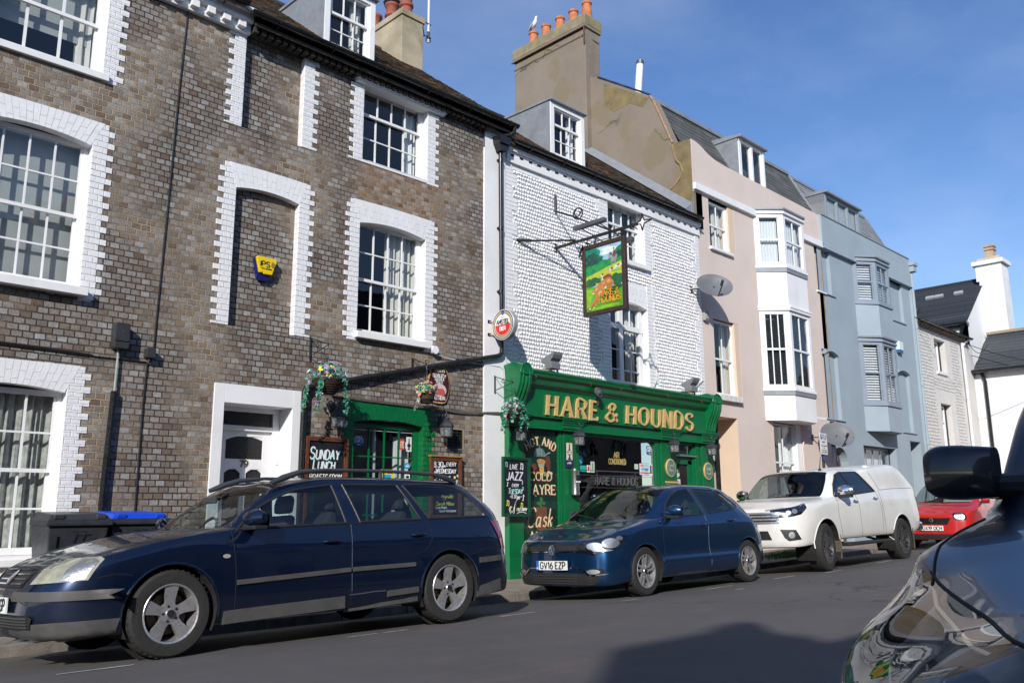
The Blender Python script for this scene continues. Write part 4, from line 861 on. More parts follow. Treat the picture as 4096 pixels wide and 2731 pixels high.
txt(pw, mat('gold_leaf_text', (.42, .33, .11), .5), [('AIR', 12.79, .965, .10, {'gap': .14}), ('CONDITIONED', 12.81, .845, .095, {'width': .50, 'gap': .16})], 10.156, wt=.19, serif=.035, name='window_lettering')
wifi(pw, 13.84, 1.155, .20, 10.156); s = sticker(pw, 13.78, 13.92, 1.06, 1.10, 10.156, STK)
s = sticker(pw, 13.50, 13.80, .67, .885, 10.156, STW, 'cctv_notice'); txt(s, STR, [('EXEL', 13.585, .825, .04), ], 10.1555, wt=.2); txt(s, STC, [('CCTV', 13.72, .825, .036), ('24 HR VIDEO RECORDING', 13.65, .775, .022, {'width': .24}), ('ON ALL CAMERAS', 13.65, .745, .022, {'width': .2})], 10.1555, wt=.18); txt(s, STR, [('07721 783654', 13.65, .69, .03, {'width': .22})], 10.1555, wt=.16)
b = MB(); b.box(13.495, 13.805, 10.1565, 10.1575, .662, .892); b.build('notice_border', STB, s)
sticker(pw, 13.34, 13.46, .77, .87, 10.156, mat('pale_mint', (.5, .62, .55), .6)); sticker(pw, 13.825, 13.90, .66, .88, 10.156, STW); sticker(pw, 13.84, 13.885, .70, .86, 10.155, STK)
sticker(pw, 11.71, 11.90, .68, .79, 10.156, STT, 'hygiene_rating'); sticker(pw, 11.92, 12.02, .67, .80, 10.156, STW); s = sticker(pw, 0, 0, 0, 0, 10.155, STR, 'sticker', oval(11.97, .745, .03, .04)); sticker(pw, 12.03, 12.14, .67, .87, 10.156, mat('pale_mint', (.5, .62, .55), .6)); sticker(pw, 12.07, 12.10, .72, .84, 10.155, mat('olive', (.2, .24, .12), .6)); sticker(pw, 11.64, 11.70, .72, .82, 10.156, STC)
s = sticker(pw, 0, 0, 0, 0, 10.156, STC, 'cloud_sticker', oval(11.73, .89, .095, .08)); txt(s, STW, [('xln', 11.73, .86, .07)], 10.1555, wt=.13); a = MB()
for rr in (.05, .075, .10): ribbon(a, [(11.80+math.cos(R(t))*rr, .96+math.sin(R(t))*rr) for t in range(0, 71, 10)], .010, facade(10.156), .0002)
a.build('wave_mark', STC, s)
b = MB(); b.box(14.62, 14.68, 10.12, 10.2, -1.1, 1.33); b.box(15.30, 15.36, 10.12, 10.2, -1.1, 1.33); b.box(14.62, 15.36, 10.12, 10.2, 1.30, 1.37); b.box(14.62, 15.36, 10.10, 10.2, 1.06, 1.13); b.box(14.66, 15.32, 10.15, 10.2, .92, 1.08); b.box(15.16, 15.3, 10.15, 10.2, -1.1, 1.0); b.box(14.66, 15.3, 10.155, 10.2, -1.1, -.2)
for t in (0,): b.pxz([(15.17, .93)]+[(15.17-.09*(1-math.sin(R(t))), .93-.09*(1-math.cos(R(t)))) for t in range(0, 91, 15)], 10.155, 10.19)
dr = b.build('door', GRN, SF, bevel=.003); b = MB(); b.box(14.60, 15.40, 10.075, 10.11, 1.075, 1.10); b.build('weather_bar', mat('bright_bead', (.6, .6, .6), .3, .8), dr)
g = MB(); g.box(14.62, 15.2, 10.185, 10.19, -.3, 1.3); g.build('door_glass', mat('dark_brown_door_glass', (.022, .014, .010), .06, vary=.3, scale=3, coat=.5), dr)
s = sticker(dr, 14.70, 14.89, .62, .85, 10.182, STG, 'door_notice'); txt(s, STW, [('NO GLASSES', 14.795, .705, .026, {'width': .15}), ('BEYOND THIS', 14.795, .675, .024, {'width': .15}), ('POINT', 14.795, .645, .024)], 10.1815, wt=.16); q = MB(); q.pxz(oval(14.795, .775, .035, .045), 10.180, 10.1815); q.build('round_mark', STW, s); q = MB(); ribbon(q, oval(14.795, .775, .027, .036)+[(14.822, .775)], .010, facade(10.18), .0004); ribbon(q, [(14.78, .80), (14.81, .75)], .009, facade(10.18), .0008); q.build('red_ring', STR, s)
s = sticker(dr, 14.71, 14.90, .42, .61, 10.182, STW, 'no_dogs_notice'); q = MB(); ribbon(q, oval(14.805, .51, .06, .065)+[(14.865, .51)], .016, facade(10.18), .0004); ribbon(q, [(14.765, .555), (14.845, .465)], .014, facade(10.18), .0008); q.build('red_ring', STR, s); q = MB(); q.pxz([(14.77, .50), (14.79, .53), (14.83, .525), (14.85, .545), (14.84, .49), (14.835, .46), (14.825, .485), (14.79, .485), (14.785, .46)], 10.1795, 10.1805); q.build('dog_mark', STK, s)
b = MB(); b.box(14.20, 14.58, 10.045, 10.06, .52, .555); b.build('brass_sill_plate', GOLD, SF)
t = MB(); fn = facade(9.965)
def biglet(s, x0, x1, h=.325, z=1.615): write(t, s, (x0+x1)/2, z, h, fn, width=x1-x0, wt=.235, gap=.40, serif=.06, depth=.03, contrast=.45, slant=.10)
biglet('HARE', 10.68, 12.02); biglet('&', 12.28, 12.60); biglet('HOUNDS', 12.90, 15.08)
t.build('lettering', GOLD, SF)
# -- pink house
PK = thing('pink_house', 'pale pink rendered house with white bay windows, grey mansard roof and big brown chimney', 'house', (16.1, D0, -1.0))
PX0, PX1 = 16.04, 22.25
ops = [(16.55, 17.66, 5.95, 7.16), (16.5, 17.60, 2.48, 4.28), (18.95, 20.33, .2, 2.08), (16.42, 17.30, -1.2, 2.03), (21.84, 22.25, 5.9, 7.16), (21.84, 22.25, 2.37, 4.26)]
wall_front('wall', PINK, PK, PX0, PX1, -1.2, 7.17, ops)
b = MB(); b.box(21.84, 22.26, 10.30, 10.35, 5.8, 7.2); b.box(21.84, 22.26, 10.30, 10.35, 2.3, 4.3); b.build('blind_recess', PINK, PK)
b = MB(); poly = [(15.93, 7.16), (15.93, 8.44), (16.15, 8.43), (16.35, 8.38), (16.6, 8.28), (16.95, 8.21), (17.4, 8.185), (18.2, 8.18), (22.25, 8.15), (22.25, 7.16)]
b.pxz(poly, 10.19, 10.45); b.build('parapet', PINK, PK)
b = MB(); b.box(15.92, 18.62, 10.12, 10.2, 7.20, 7.36); b.box(21.05, 22.3, 10.12, 10.2, 7.17, 7.33); b.build('string_course', WR, PK, bevel=.008)
BRN = None
def browncement():
    N = NT('brown_cement_render'); n1 = N.noise(.7, 6, .65); c = N.mix(N.rng(n1, .35, .65), (.215, .175, .14), (.26, .215, .17))
    c = N.mix(N.rng(N.noise(1.1, 6, .7, vec=N.mapping((1, 1, .22)), dist=.4), .5, .72, 0, .55, True), c, (.12, .105, .085))
    s = N.n('ShaderNodeSeparateXYZ'); N.l(N.c, s.inputs[0])
    g = N.rng(N.noise(.8, 3, .5, vec=N.mapping((1, 1, 1))), .55, .60, 0, .9, True); c = N.mix(g, c, (.215, .175, .115))
    v = N.n('ShaderNodeTexVoronoi', feature='DISTANCE_TO_EDGE'); v.inputs['Scale'].default_value = .42; nn = N.n('ShaderNodeTexNoise'); nn.inputs['Scale'].default_value = 3; nn.inputs['Detail'].default_value = 5; N.l(N.c, nn.inputs['Vector']); wv = N.n('ShaderNodeVectorMath', operation='MULTIPLY_ADD'); N.l(nn.outputs[1], wv.inputs[0]); wv.inputs[1].default_value = (.5, .5, .5); N.l(N.c, wv.inputs[2]); N.l(wv.outputs[0], v.inputs['Vector'])
    c = N.mix(N.math('MULTIPLY', N.rng(v.outputs['Distance'], .010, .004), N.rng(N.noise(.5, 2), .5, .55)), c, (.10, .085, .07))
    c = N.mix(.5, c, N.ramp(N.noise(50, 5, .7), [(.3, (.6, .6, .6)), (.65, (1.1, 1.1, 1.1))]), 'MULTIPLY')
    N.l(c, N.b.inputs['Base Color']); N.b.inputs['Roughness'].default_value = .92; N.l(N.bump(N.noise(40, 5, .7), .8, .008), N.b.inputs['Normal']); return N.m
BRN = browncement(); OCH = mat('ochre_bare_render', (.30, .215, .10), .9, vary=.2, scale=5, bump=.6, dirt='#6d5a3c', dirtscale=3, dirtamt=.6)
LICH = mat('lichened_cement_cap', (.235, .20, .13), .95, vary=.25, scale=5, bump=.9, dirt='#9a8a3c', dirtscale=3, dirtamt=.55)
b = MB(); b.pyz([(10.2, 6.3), (10.2, 8.43), (10.70, 8.47), (11.22, 9.75), (11.30, 9.92), (12.9, 11.02), (14.6, 11.9), (14.6, 6.3)], 15.92, 16.3); b.build('party_wall', BRN, PK, bevel=.01)
b = MB(); b.pyz([(10.215, 6.8), (10.215, 8.44), (10.70, 8.47), (10.60, 8.0), (10.42, 7.72), (10.50, 7.55), (10.78, 7.28), (10.62, 7.2), (10.5, 7.0)], 15.912, 15.93)
b.pyz([(11.32, 9.88), (12.7, 10.8), (12.75, 10.2), (12.4, 9.9), (11.9, 9.95), (11.5, 9.7)], 15.915, 15.93); b.build('render_patch', mat('olive_stained_render', (.185, .145, .075), .95, vary=.3, scale=4, bump=.8, dirt='#8a7440', dirtscale=2.5, dirtamt=.6), PK)
b = MB()
for ln in ([(10.60, 8.02), (10.50, 7.9), (10.45, 7.72), (10.52, 7.58)], [(10.52, 7.58), (10.7, 7.42), (10.95, 7.3), (11.25, 7.05)], [(10.70, 8.46), (10.66, 8.2), (10.60, 8.02)]):
    b.tube([(15.912, p[0], p[1]) for p in ln], [.03, .022, .03, .012][:len(ln)], 5)
b.build('crack_edge', OCH, PK)
b = MB(); pts = [(10.72, 8.5), (11.22, 9.77), (11.32, 9.93)]
b.tube([(15.93, p[0]-.02, p[1]) for p in pts], .03, 6); b.build('verge_mortar', mat('terracotta_verge', (.33, .2, .13), .9, bump=.8, vary=.3, scale=12), PK)
b = MB(); b.tube([(15.92, 11.28, 9.95), (15.92, 12.9, 11.05)], .025, 6); b.build('verge_slate', SLATEB, PK)
b = MB(); b.box(15.74, 16.34, 13.15, 15.78, 6.5, 12.52); b.box(15.70, 16.38, 13.11, 15.82, 12.52, 12.62); ch = b.build('chimney', BRN, PK, bevel=.015)
b = MB(); b.box(15.69, 16.39, 13.10, 15.83, 12.60, 12.88); b.box(15.73, 16.35, 13.14, 15.79, 12.88, 12.94); b.build('chimney_cap', LICH, ch, bevel=.02)
b = MB(); b.tube([(15.69, 13.1, 12.52), (15.69, 15.85, 12.52)], .022, 6); b.tube([(15.72, 13.12, 12.3), (15.72, 15.8, 12.28)], .008, 5); b.tube([(15.69, 13.14, 12.55), (15.69, 13.14, 12.05)], .022, 6); b.tube([(15.68, 13.2, 12.3), (16.3, 13.12, 12.25)], .01, 5); b.build('chimney_strap', mat('rusty_iron', (.10, .055, .035), .8, vary=.4, scale=20), ch)
for i, (yy, h) in enumerate(((15.32, .52), (14.82, .53), (14.30, .53), (13.80, .52), (13.32, .55))):
    b = MB(); b.lathe([(.155, 0), (.148, .1), (.12, .40), (.118, h-.08), (.14, h-.06), (.142, h-.01), (.11, h), (.10, h-.12)], (16.05, yy, 12.9), 16); b.build('chimney_pot', TERRA, ch, smooth=True)
b = MB(); mu = Vector((0, .85, 1.62)).normalized(); tiled(b, (16.3, 10.50, 8.25), (1, 0, 0), mu, 6.55, 1.78, row=.17, th=.012, tw=.55, wob=.006); b.build('mansard_roof', SLATE, PK)
b = MB(); b.box(16.0, 22.9, 11.28, 11.42, 9.84, 9.95); b.build('lead_roll', LEAD, PK, bevel=.02); b = MB(); b.box(16.0, 22.9, 11.42, 14.5, 9.80, 9.90); b.build('flat_roof', LEAD, PK)
b = MB(); b.face([(15.95, 10.25, 6.88), (15.95, 13.2, 9.22), (15.88, 13.2, 9.02), (15.88, 10.25, 6.68)]); b.box(15.86, 15.90, 10.2, 10.3, 6.6, 6.9)
i = b.vs([(15.90, 10.22, 6.56), (15.90, 10.22, 6.88), (15.90, 13.2, 9.22), (15.90, 13.2, 8.9), (15.62, 10.22, 6.66), (15.62, 13.2, 9.02)]); b.f += [(i, i+1, i+2, i+3), (i+1, i+4, i+5, i+2), (i, i+4, i+1)]; b.m += [0]*3
b.build('lead_flashing', LEAD, PK)
def dorm2(par, x0, x1, z0, z1, y, n, fm, cheek, cap, name='dormer', slats=None):
    c = MB(); f = .09; c.box(x0, x0+f, y, y+.1, z0, z1); c.box(x1-f, x1, y, y+.1, z0, z1); c.box(x0, x1, y+.001, y+.1, z1-f, z1); c.box(x0, x1, y+.001, y+.1, z0, z0+.05)
    for i in range(1, n): xx = x0+f+(x1-x0-2*f)*i/n; c.box(xx-.045, xx+.045, y-.003, y+.1, z0, z1)
    for i in range(n):
        a = x0+f+(x1-x0-2*f)*i/n+.03; d_ = x0+f+(x1-x0-2*f)*(i+1)/n-.03
        for q in ((a, a+.04), (d_-.04, d_)): c.box(q[0], q[1], y+.02, y+.07, z0+.05, z1-f)
    d = c.build(name, fm, par, bevel=.004); g = MB(); g.face([(x0, y+.06, z0), (x1, y+.06, z0), (x1, y+.06, z1), (x0, y+.06, z1)]); g.build('pane', GL, d)
    yb = 11.3; k = MB()
    for xx in (x0-.02, x1): k.pyz([(y+.02, z0-.15), (y+.02, z1), (yb, z1+.06), (yb-.2, z0-.15)], xx, xx+.02)
    k.build('dormer_cheek', cheek, d); t = MB(); t.pyz([(y-.10, z1), (y-.10, z1+.06), (y+.2, z1+.10), (yb, z1+.16), (yb, z1)], x0-.05, x1+.05); t.build('dormer_roof', cap, d, bevel=.01)
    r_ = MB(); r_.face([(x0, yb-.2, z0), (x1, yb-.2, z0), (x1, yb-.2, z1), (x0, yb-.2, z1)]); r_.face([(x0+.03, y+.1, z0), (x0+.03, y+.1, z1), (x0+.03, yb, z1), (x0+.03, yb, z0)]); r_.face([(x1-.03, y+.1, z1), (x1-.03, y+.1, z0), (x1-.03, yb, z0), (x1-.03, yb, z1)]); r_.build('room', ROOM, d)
    if slats:
        s = MB()
        for i in range(n):
            a = x0+f+(x1-x0-2*f)*i/n+.06; d_ = x0+f+(x1-x0-2*f)*(i+1)/n-.06; zz = z0+.08
            while zz < z1-.12: s.box(a, d_, y+.09, y+.11, zz, zz+.035); zz += .06
        s.build('shutter', slats, d)
    return d
dorm2(PK, 18.42, 19.72, 8.16, 9.33, 10.38, 2, WW, LEAD, LEAD)
sash(PK, 16.57, 17.40, 5.97, 7.12, 10.26, 2, 1, 1, 6.55, fr=.05, sillh=.07, silld=.07, curtain=[('drape', 17.0, 17.35, 7.1, 6.0, CURT)])
sash(PK, 16.55, 17.40, 2.52, 4.25, 10.28, 2, 1, 1, 3.36, fr=.05, sillh=.13, silld=.10, sillm=mat('rusty_white_sill', (.68, .66, .63), .7, vary=.1, dirt='#8a5a3a', dirtscale=7, dirtamt=.5), curtain=[('drape', 17.1, 17.35, 4.2, 2.55, CURT)])
b = MB(); b.box(17.40, 17.657, 10.2+.004, 10.5, 5.953, 7.157); b.box(17.40, 17.597, 10.204, 10.5, 2.483, 4.277); b.build('window_reveal', PEACH, PK)
sash(PK, 18.98, 20.1, .25, 2.06, 10.28, 2, 1, 1, 1.11, fr=.05, silld=.05, curtain=[('drape', 19.6, 20.05, 2.0, .3, NET)])
b = MB(); b.box(20.1, 20.327, 10.204, 10.5, .2, 2.077); b.build('window_reveal', WR, PK)
b = MB(); b.box(16.42, 17.30, 10.95, 11.0, -1.2, 2.1); b.face([(17.296, 10.203, -1.2), (17.296, 10.203, 2.03), (17.296, 10.96, 2.03), (17.296, 10.96, -1.2)]); b.face([(16.424, 10.2, -1.2), (16.424, 10.96, -1.2), (16.424, 10.96, 2.03), (16.424, 10.2, 2.03)]); b.face([(16.42, 10.2, 2.027), (16.42, 10.96, 2.027), (17.3, 10.96, 2.027), (17.3, 10.2, 2.027)]); b.build('entrance_recess', PEACH, PK)
def bay(par, xa, xb, xc, xd, yf, zt, zb, segs, wm, pm, capm, blinds, name='bay_window', stripm=None):
    """canted bay: plan (xa,D0) (xb,yf) (xc,yf) (xd,D0); segs = windows [(z0, z1)]"""
    P = [(xa, D0), (xb, yf), (xc, yf), (xd, D0)]
    b = MB(); b.pxy(P, zb, zt); d = None
    pm_ = MB()
    zs = [zb]+[v for s in segs for v in s]+[zt]
    body = MB()
    for z0, z1 in zip(zs[0::2], zs[1::2]):
        body.pxy(P, z0, z1)
    d = body.build(name, pm, par, bevel=.004)
    for (z0, z1) in segs:
        cb = MB()
        def off(o): return [(xa-o, D0), (xb-o*.5, yf-o), (xc+o*.5, yf-o), (xd+o, D0)]
        cb.pxy(off(.04), z0-.07, z0); cb.pxy(off(.045), z1, z1+.06); cb.build('bay_sill', wm, d, bevel=.004)
        if stripm: sb = MB(); sb.pxy(off(.025), z0-.17, z0-.07); sb.build('lead_strip', stripm, d)
        for (A, B, nl) in ((P[0], P[1], 1 if not blinds.get('muntin') else 3), (P[1], P[2], 2), (P[2], P[3], 1)):
            w_ = MB(); g = MB(); s_ = MB(); A = Vector((A[0], A[1], 0)); B = Vector((B[0], B[1], 0)); L = (B-A).length; e = (B-A).normalized(); n = Vector((e.y, -e.x, 0))
            Fp = lambda u, dd, z: A+e*u-n*dd+Vector((0, 0, z))
            def bx(u0, u1, d0, d1, za, zz):
                i = w_.vs([Fp(u, dd, z) for z in (za, zz) for (u, dd) in ((u0, d0), (u1, d0), (u1, d1), (u0, d1))]); w_.f += [(i, i+3, i+2, i+1), (i+4, i+5, i+6, i+7), (i, i+1, i+5, i+4), (i+1, i+2, i+6, i+5), (i+2, i+3, i+7, i+6), (i+3, i, i+4, i+7)]; w_.m += [0]*6
            m_ = .11 if L < 2 else .1; zm = (z0+z1)/2
            bx(0, m_, 0, .08, z0, z1); bx(L-m_, L, 0, .08, z0, z1); bx(m_, L-m_, .001, .08, z1-.09, z1); bx(m_, L-m_, .001, .08, z0, z0+.09); bx(m_, L-m_, .01, .06, zm-.025, zm+.025)
            bx(m_, m_+.035, .02, .06, z0, z1); bx(L-m_-.035, L-m_, .02, .06, z0, z1)
            for i in range(1, nl): u = m_+(L-2*m_)*i/nl; bx(u-.012, u+.012, .025, .055, z0, z1)
            ww = w_.build('window', wm, d)
            g.face([Fp(m_, .045, z0), Fp(L-m_, .045, z0), Fp(L-m_, .045, z1), Fp(m_, .045, z1)]); g.build('pane', GL, ww)
            k = blinds.get('kind'); u0, u1 = m_+.03, L-m_-.03
            if k == 'net':
                n_ = 40; s_.grid(lambda a, c: Fp(u0+(u1-u0)*a, .13+.012*math.sin(a*40), z1-.15-(z1-z0-.25)*c), n_, 2); s_.build('curtain', NET, ww, smooth=True)
            elif k in ('slats', 'dark'):
                zz = z0+.11; st = .05 if k == 'dark' else .075
                while zz < z1-.16:
                    i = s_.vs([Fp(u0, .09, zz), Fp(u1, .09, zz), Fp(u1, .13, zz+st*.75), Fp(u0, .13, zz+st*.75)]); s_.f.append((i, i+1, i+2, i+3)); s_.m.append(0); zz += st
                s_.build('blind', blinds['m'], ww)
            elif k == 'shut':
                zz = z0+.11; st = .075; half = (z0+z1)/2
                while zz < z1-.16:
                    i = s_.vs([Fp(u0, .09, zz), Fp(u1, .09, zz), Fp(u1, .12, zz+st*.62), Fp(u0, .12, zz+st*.62)]); s_.f.append((i, i+1, i+2, i+3)); s_.m.append(0); zz += st
                s_.build('shutter', blinds['m'], ww)
        r = MB(); r.box(xa+.3, xd-.3, 10.7, 10.72, z0-.1, z1+.1); r.build('room', ROOM, d)
    cp = MB(); cp.pxy([(xa-.06, D0), (xb-.03, yf-.06), (xc+.03, yf-.06), (xd+.06, D0)], zt-.005, zt+.05); cp.build('bay_roof', capm, d, bevel=.01)
    return d
SLT = mat('dark_slatted_blind', (.045, .05, .055), .6); SHT = mat('white_shutter_slat', (.78, .79, .80), .5)
bay(PK, 18.60, 19.13, 20.20, 20.74, 9.68, 7.38, 4.84, [(5.93, 7.27)], WW, WR, LEAD, {'kind': 'net'}, stripm=LEAD)
bay(PK, 18.60, 19.13, 20.20, 20.74, 9.68, 4.845, 2.08, [(2.86, 4.78)], WW, WR, WR, {'kind': 'dark', 'm': SLT, 'muntin': 1}, stripm=LEAD)
b = MB(); b.tube([(20.7, 10.16, 2.0), (20.66, 10.1, 1.85), (20.4, 10.16, 1.75), (20.3, 10.17, 1.5), (20.31, 10.17, .4)], .02, 6); b.build('waste_pipe', PINK, PK, smooth=True)
tg = MB(); tg.box(21.2, 22.35, 10.196, 10.2, 2.30, 2.37); tg.box(21.82, 22.35, 10.15, 10.22, 5.84, 5.88); tg.build('white_ledge', WR, PK)
b = MB(); z = -1.0
b.box(22.22, 22.26, 10.192, 10.22, -1.2, 7.15); b.build('exposed_edge', OCH, PK)
b = MB(); b.tube([(16.28, 10.14, 1.98), (16.28, 10.14, -1.1)], .055, 10); tag(b.build('downpipe', BLK, smooth=True), 'thick black vertical pipe between the pub shopfront and the pink house', 'pipe')
# -- blue house
BL = thing('blue_house', 'grey-blue rendered house with blue canted bay windows, slatted shutters and slate mansard', 'house', (22.3, D0, -1.0))
ops = [(22.26, 22.78, 5.9, 7.16), (22.26, 22.78, 2.37, 4.26), (26.9, 27.96, 5.87, 7.17), (26.98, 27.88, 2.32, 4.26), (24.0, 26.3, .3, 1.76), (27.45, 28.32, -1.2, 2.06), (22.0, 22.95, -1.2, 1.62)]
wall_front('wall', BLUE, BL, 22.25, 28.62, -1.2, 7.17, ops)
b = MB(); [b.box(a, c, 10.30, 10.33, d_, e) for a, c, d_, e in ((22.26, 22.85, 5.8, 7.2), (22.26, 22.85, 2.3, 4.3), (26.8, 28.0, 5.8, 7.2), (26.9, 27.95, 2.2, 4.3))]; b.build('blind_recess', BLUE, BL)
b = MB(); b.box(22.25, 28.66, 10.12, 10.45, 7.17, 8.15); b.box(22.25, 28.66, 10.09, 10.14, 7.17, 7.21); b.build('parapet', BLUE, BL, bevel=.006)
b = MB(); b.box(22.25, 28.62, 10.10, 10.45, 8.15, 8.18); b.build('coping', LEAD, BL)
b = MB(); [b.box(a, c, 10.16, 10.22, z_, z_+.03) for a, c, z_ in ((21.8, 22.95, 2.34), (22.3, 22.95, 5.86), (26.95, 28.05, 5.83), (26.95, 28.05, 2.29))]; b.build('ledge', BLUE, BL)
for (xa, xb, zs) in ((22.0, 22.78, 4.14), (26.98, 27.88, 4.16)):
    b = MB(); xc = (xa+xb)/2; hw = (xb-xa)/2; b.pxz([(xa, zs)]+[(xa+(xb-xa)*k/10, zs+.10*(1-((k/10-.5)*2)**2)) for k in range(11)]+[(xb, zs), (xb, 4.265), (xa, 4.265)], 10.16, 10.3); b.build('arch_head', BLUE, BL)
b = MB(); tiled(b, (22.75, 10.50, 8.2), (1, 0, 0), mu, 5.72, 1.83, row=.17, th=.012, tw=.55, wob=.005); b.build('mansard_roof', SLATE2, BL)
b = MB(); b.box(22.9, 28.3, 11.30, 14.0, 9.80, 9.88); b.pyz([(10.5, 8.1), (11.35, 9.85), (14, 9.85), (14, 6)], 28.40, 28.6); b.tube([(22.9, 10.47, 8.2), (22.9, 11.33, 9.9)], .035, 6); b.build('mansard_edge', LEAD, BL)
b = MB(); b.face([(28.62, 10.12, -1), (28.62, 14, -1), (28.62, 14, 8.1), (28.62, 10.12, 8.1)]); b.build('side_wall', BLUE, BL)
dorm2(BL, 23.16, 25.48, 8.16, 9.10, 10.36, 3, BLUE2, SLATE2, LEAD, slats=mat('white_shutter_slat', (.78, .79, .80), .5))
bay(BL, 24.27, 24.86, 25.84, 26.44, 9.76, 7.34, 4.95, [(5.97, 7.22)], BLUE2, BLUE, LEAD, {'kind': 'shut', 'm': SHT})
bay(BL, 24.27, 24.86, 25.84, 26.44, 9.76, 4.90, 2.17, [(2.97, 4.78)], BLUE2, BLUE, LEAD, {'kind': 'shut', 'm': SHT})
sash(BL, 24.05, 26.2, .3, 1.74, 10.40, 4, 1, 1, fr=.06, fm=BLUE2, silld=.05, curtain=[('blind', 24.1, 26.1, 1.7, .3, NET)])
b = MB(); b.box(27.45, 28.32, 10.75, 10.8, -1.2, 2.1); b.face([(28.316, 10.203, -1.2), (28.316, 10.203, 2.06), (28.316, 10.76, 2.06), (28.316, 10.76, -1.2)]); b.face([(27.454, 10.2, -1.2), (27.45, 10.76, -1.2), (27.454, 10.76, 2.06), (27.454, 10.2, 2.06)]); b.face([(27.45, 10.2, 2.057), (27.45, 10.76, 2.057), (28.32, 10.76, 2.057), (28.32, 10.2, 2.057)]); b.build('entrance_recess', BLUE, BL)
b = MB(); b.pxz([(22.0, 1.165)]+[(22.475-.475*math.cos(R(t)), 1.165+.46*math.sin(R(t))) for t in range(0, 181, 12)]+[(22.95, 1.165), (22.95, 1.62), (22.0, 1.62)], 10.195, 10.45); b.build('door_arch', BLUE, BL)
b = MB(); b.box(22.0, 22.95, 10.42, 10.46, -1.1, 1.7); a = b.build('arched_door', mat('dark_slate_blue_door', (.055, .065, .08), .4), BL); b = MB()
for k in range(4): b.box(22.05+k*.22, 22.075+k*.22, 10.40, 10.425, -1, 1.5)
b.build('door_bars', BLUE2, a)
b = MB(); b.tube([(28.72, 10.12, 7.75), (28.72, 10.12, -1)], .05, 8); b.box(28.60, 28.86, 9.98, 10.2, 7.72, 7.92); b.box(28.56, 28.90, 9.94, 10.2, 7.92, 8.02)
for zz in (5.8, 3.9, 2.0): b.tube([(28.72, 10.12, zz), (28.72, 10.12, zz+.1)], .065, 8)
tag(b.build('downpipe', BLUE, smooth=True), 'blue-grey rainwater pipe with box hopper down the end of the blue house', 'pipe')
b = MB(); b.box(27.03, 27.36, 10.08, 10.2, 4.88, 5.16); o = b.build('alarm_box', mat('mint_white_plastic', (.62, .74, .74), .4), None, bevel=.02); tag(o, 'pale white and turquoise alarm box high on the blue house', 'alarm box')
b = MB(); b.box(27.06, 27.33, 10.09, 10.2, 4.79, 4.88); b.build('strobe_lens', mat('blue_lens', (.03, .12, .3), .2), o, bevel=.015)
# -- far flint cottage
FC = thing('flint_cottage', 'small pale flint-fronted house with slate eaves at the far end, right of the blue house', 'house', (29, D0, -.9))
ops = [(30.44, 31.5, 4.58, 5.74), (30.5, 31.5, 1.9, 3.5)]
wall_front('wall', mat('warm_white_paint', (.62, .60, .57), .8, vary=.05, bump=.3), FC, 28.66, 33.6, -1.2, 6.12, ops)
cobbles(FC, [(28.9, 30.05, -.2, 5.85), (31.95, 32.75, -.2, 5.85), (30.05, 31.95, 3.95, 4.45)], 10.195, mat('off_white_flint', (.50, .49, .47), .8, vary=.25, scale=10), rowh=.11, wd=.13, ph=2)
sash(FC, 30.5, 31.3, 4.6, 5.72, 10.38, 2, 1, 1, fr=.06, silld=.06); sash(FC, 30.55, 31.3, 1.95, 3.45, 10.38, 2, 1, 1, 2.9, fr=.06, silld=.06)
b = MB(); b.box(33.57, 34.41, 10.21, 13, -1, 6.0); b.build('end_wall', mat('warm_white_paint', (.62, .60, .57)), FC)
b = MB(); b.box(28.7, 33.65, 10.05, 10.2, 6.02, 6.12)
k = 28.8
while k < 33.5: b.box(k, k+.12, 10.08, 10.2, 5.94, 6.02); k += .26
b.build('dentil_eaves', mat('brown_brick_eaves', (.23, .18, .14), .9), FC)
b = MB(); tiled(b, (28.66, 9.98, 6.13), (1, 0, 0), Vector((0, 1, .35)).normalized(), 5.05, 2.6, row=.2, th=.02, tw=.3); b.build('roof', SLATEB, FC); gutter(FC, 28.66, 33.68, 9.95, 6.12, r=.05)
b = MB(); b.tube([(33.0, 10.1, 5.9), (33.0, 10.1, -.8)], .045, 8); b.tube([(33.55, 9.98, 6.1), (33.3, 10.1, 5.95), (33.1, 10.1, 5.8)], .04, 8)
tag(b.build('downpipe', WR, smooth=True), 'white rainwater pipe at the right end of the flint cottage', 'pipe')
# -- white gabled house closing the street
WRF = mat('far_white_render', (.76, .76, .76), .8, vary=.04, scale=.8, bump=.2, bscale=20, dirt='#a5a4a0', dirtscale=.8, dirtamt=.3)
WH = thing('gabled_house', 'tall white rendered house with dark slate roof, skylight and gable chimney behind the flint cottage', 'house', (34.4, 10.3, -.9))
gx, gr, gz0, gz1 = 34.40, 37.0, 7.05, 9.05
b = MB(); b.face([(gx, 10.25, -1), (gx, 10.25, gz0), (gx, 18, gz0), (gx, 18, -1)]); b.pxz([(gx, -1), (gx, gz0), (gr, gz1), (39.6, gz0), (39.6, -1)], 10.25, 10.5); b.build('wall', WRF, WH)
b = MB(); sv = Vector((gr-gx, 0, gz1-gz0)).normalized(); tiled(b, (gx-.22, 10.2, gz0-.15), (0, 1, 0), sv, 7.8, 3.6, row=.22, th=.014, tw=.3, wob=.006); b.build('roof', SLATEB, WH)
b = MB(); tiled(b, (39.82, 10.2, gz0-.15), (0, 1, 0), Vector((-(gr-gx), 0, gz1-gz0)).normalized(), 7.8, 3.6, row=.22, th=.014, tw=.3); b.tube([(gr, 10.2, gz1+.05), (gr, 18, gz1+.05)], .06, 6); b.build('roof_far_slope', SLATEB, WH)
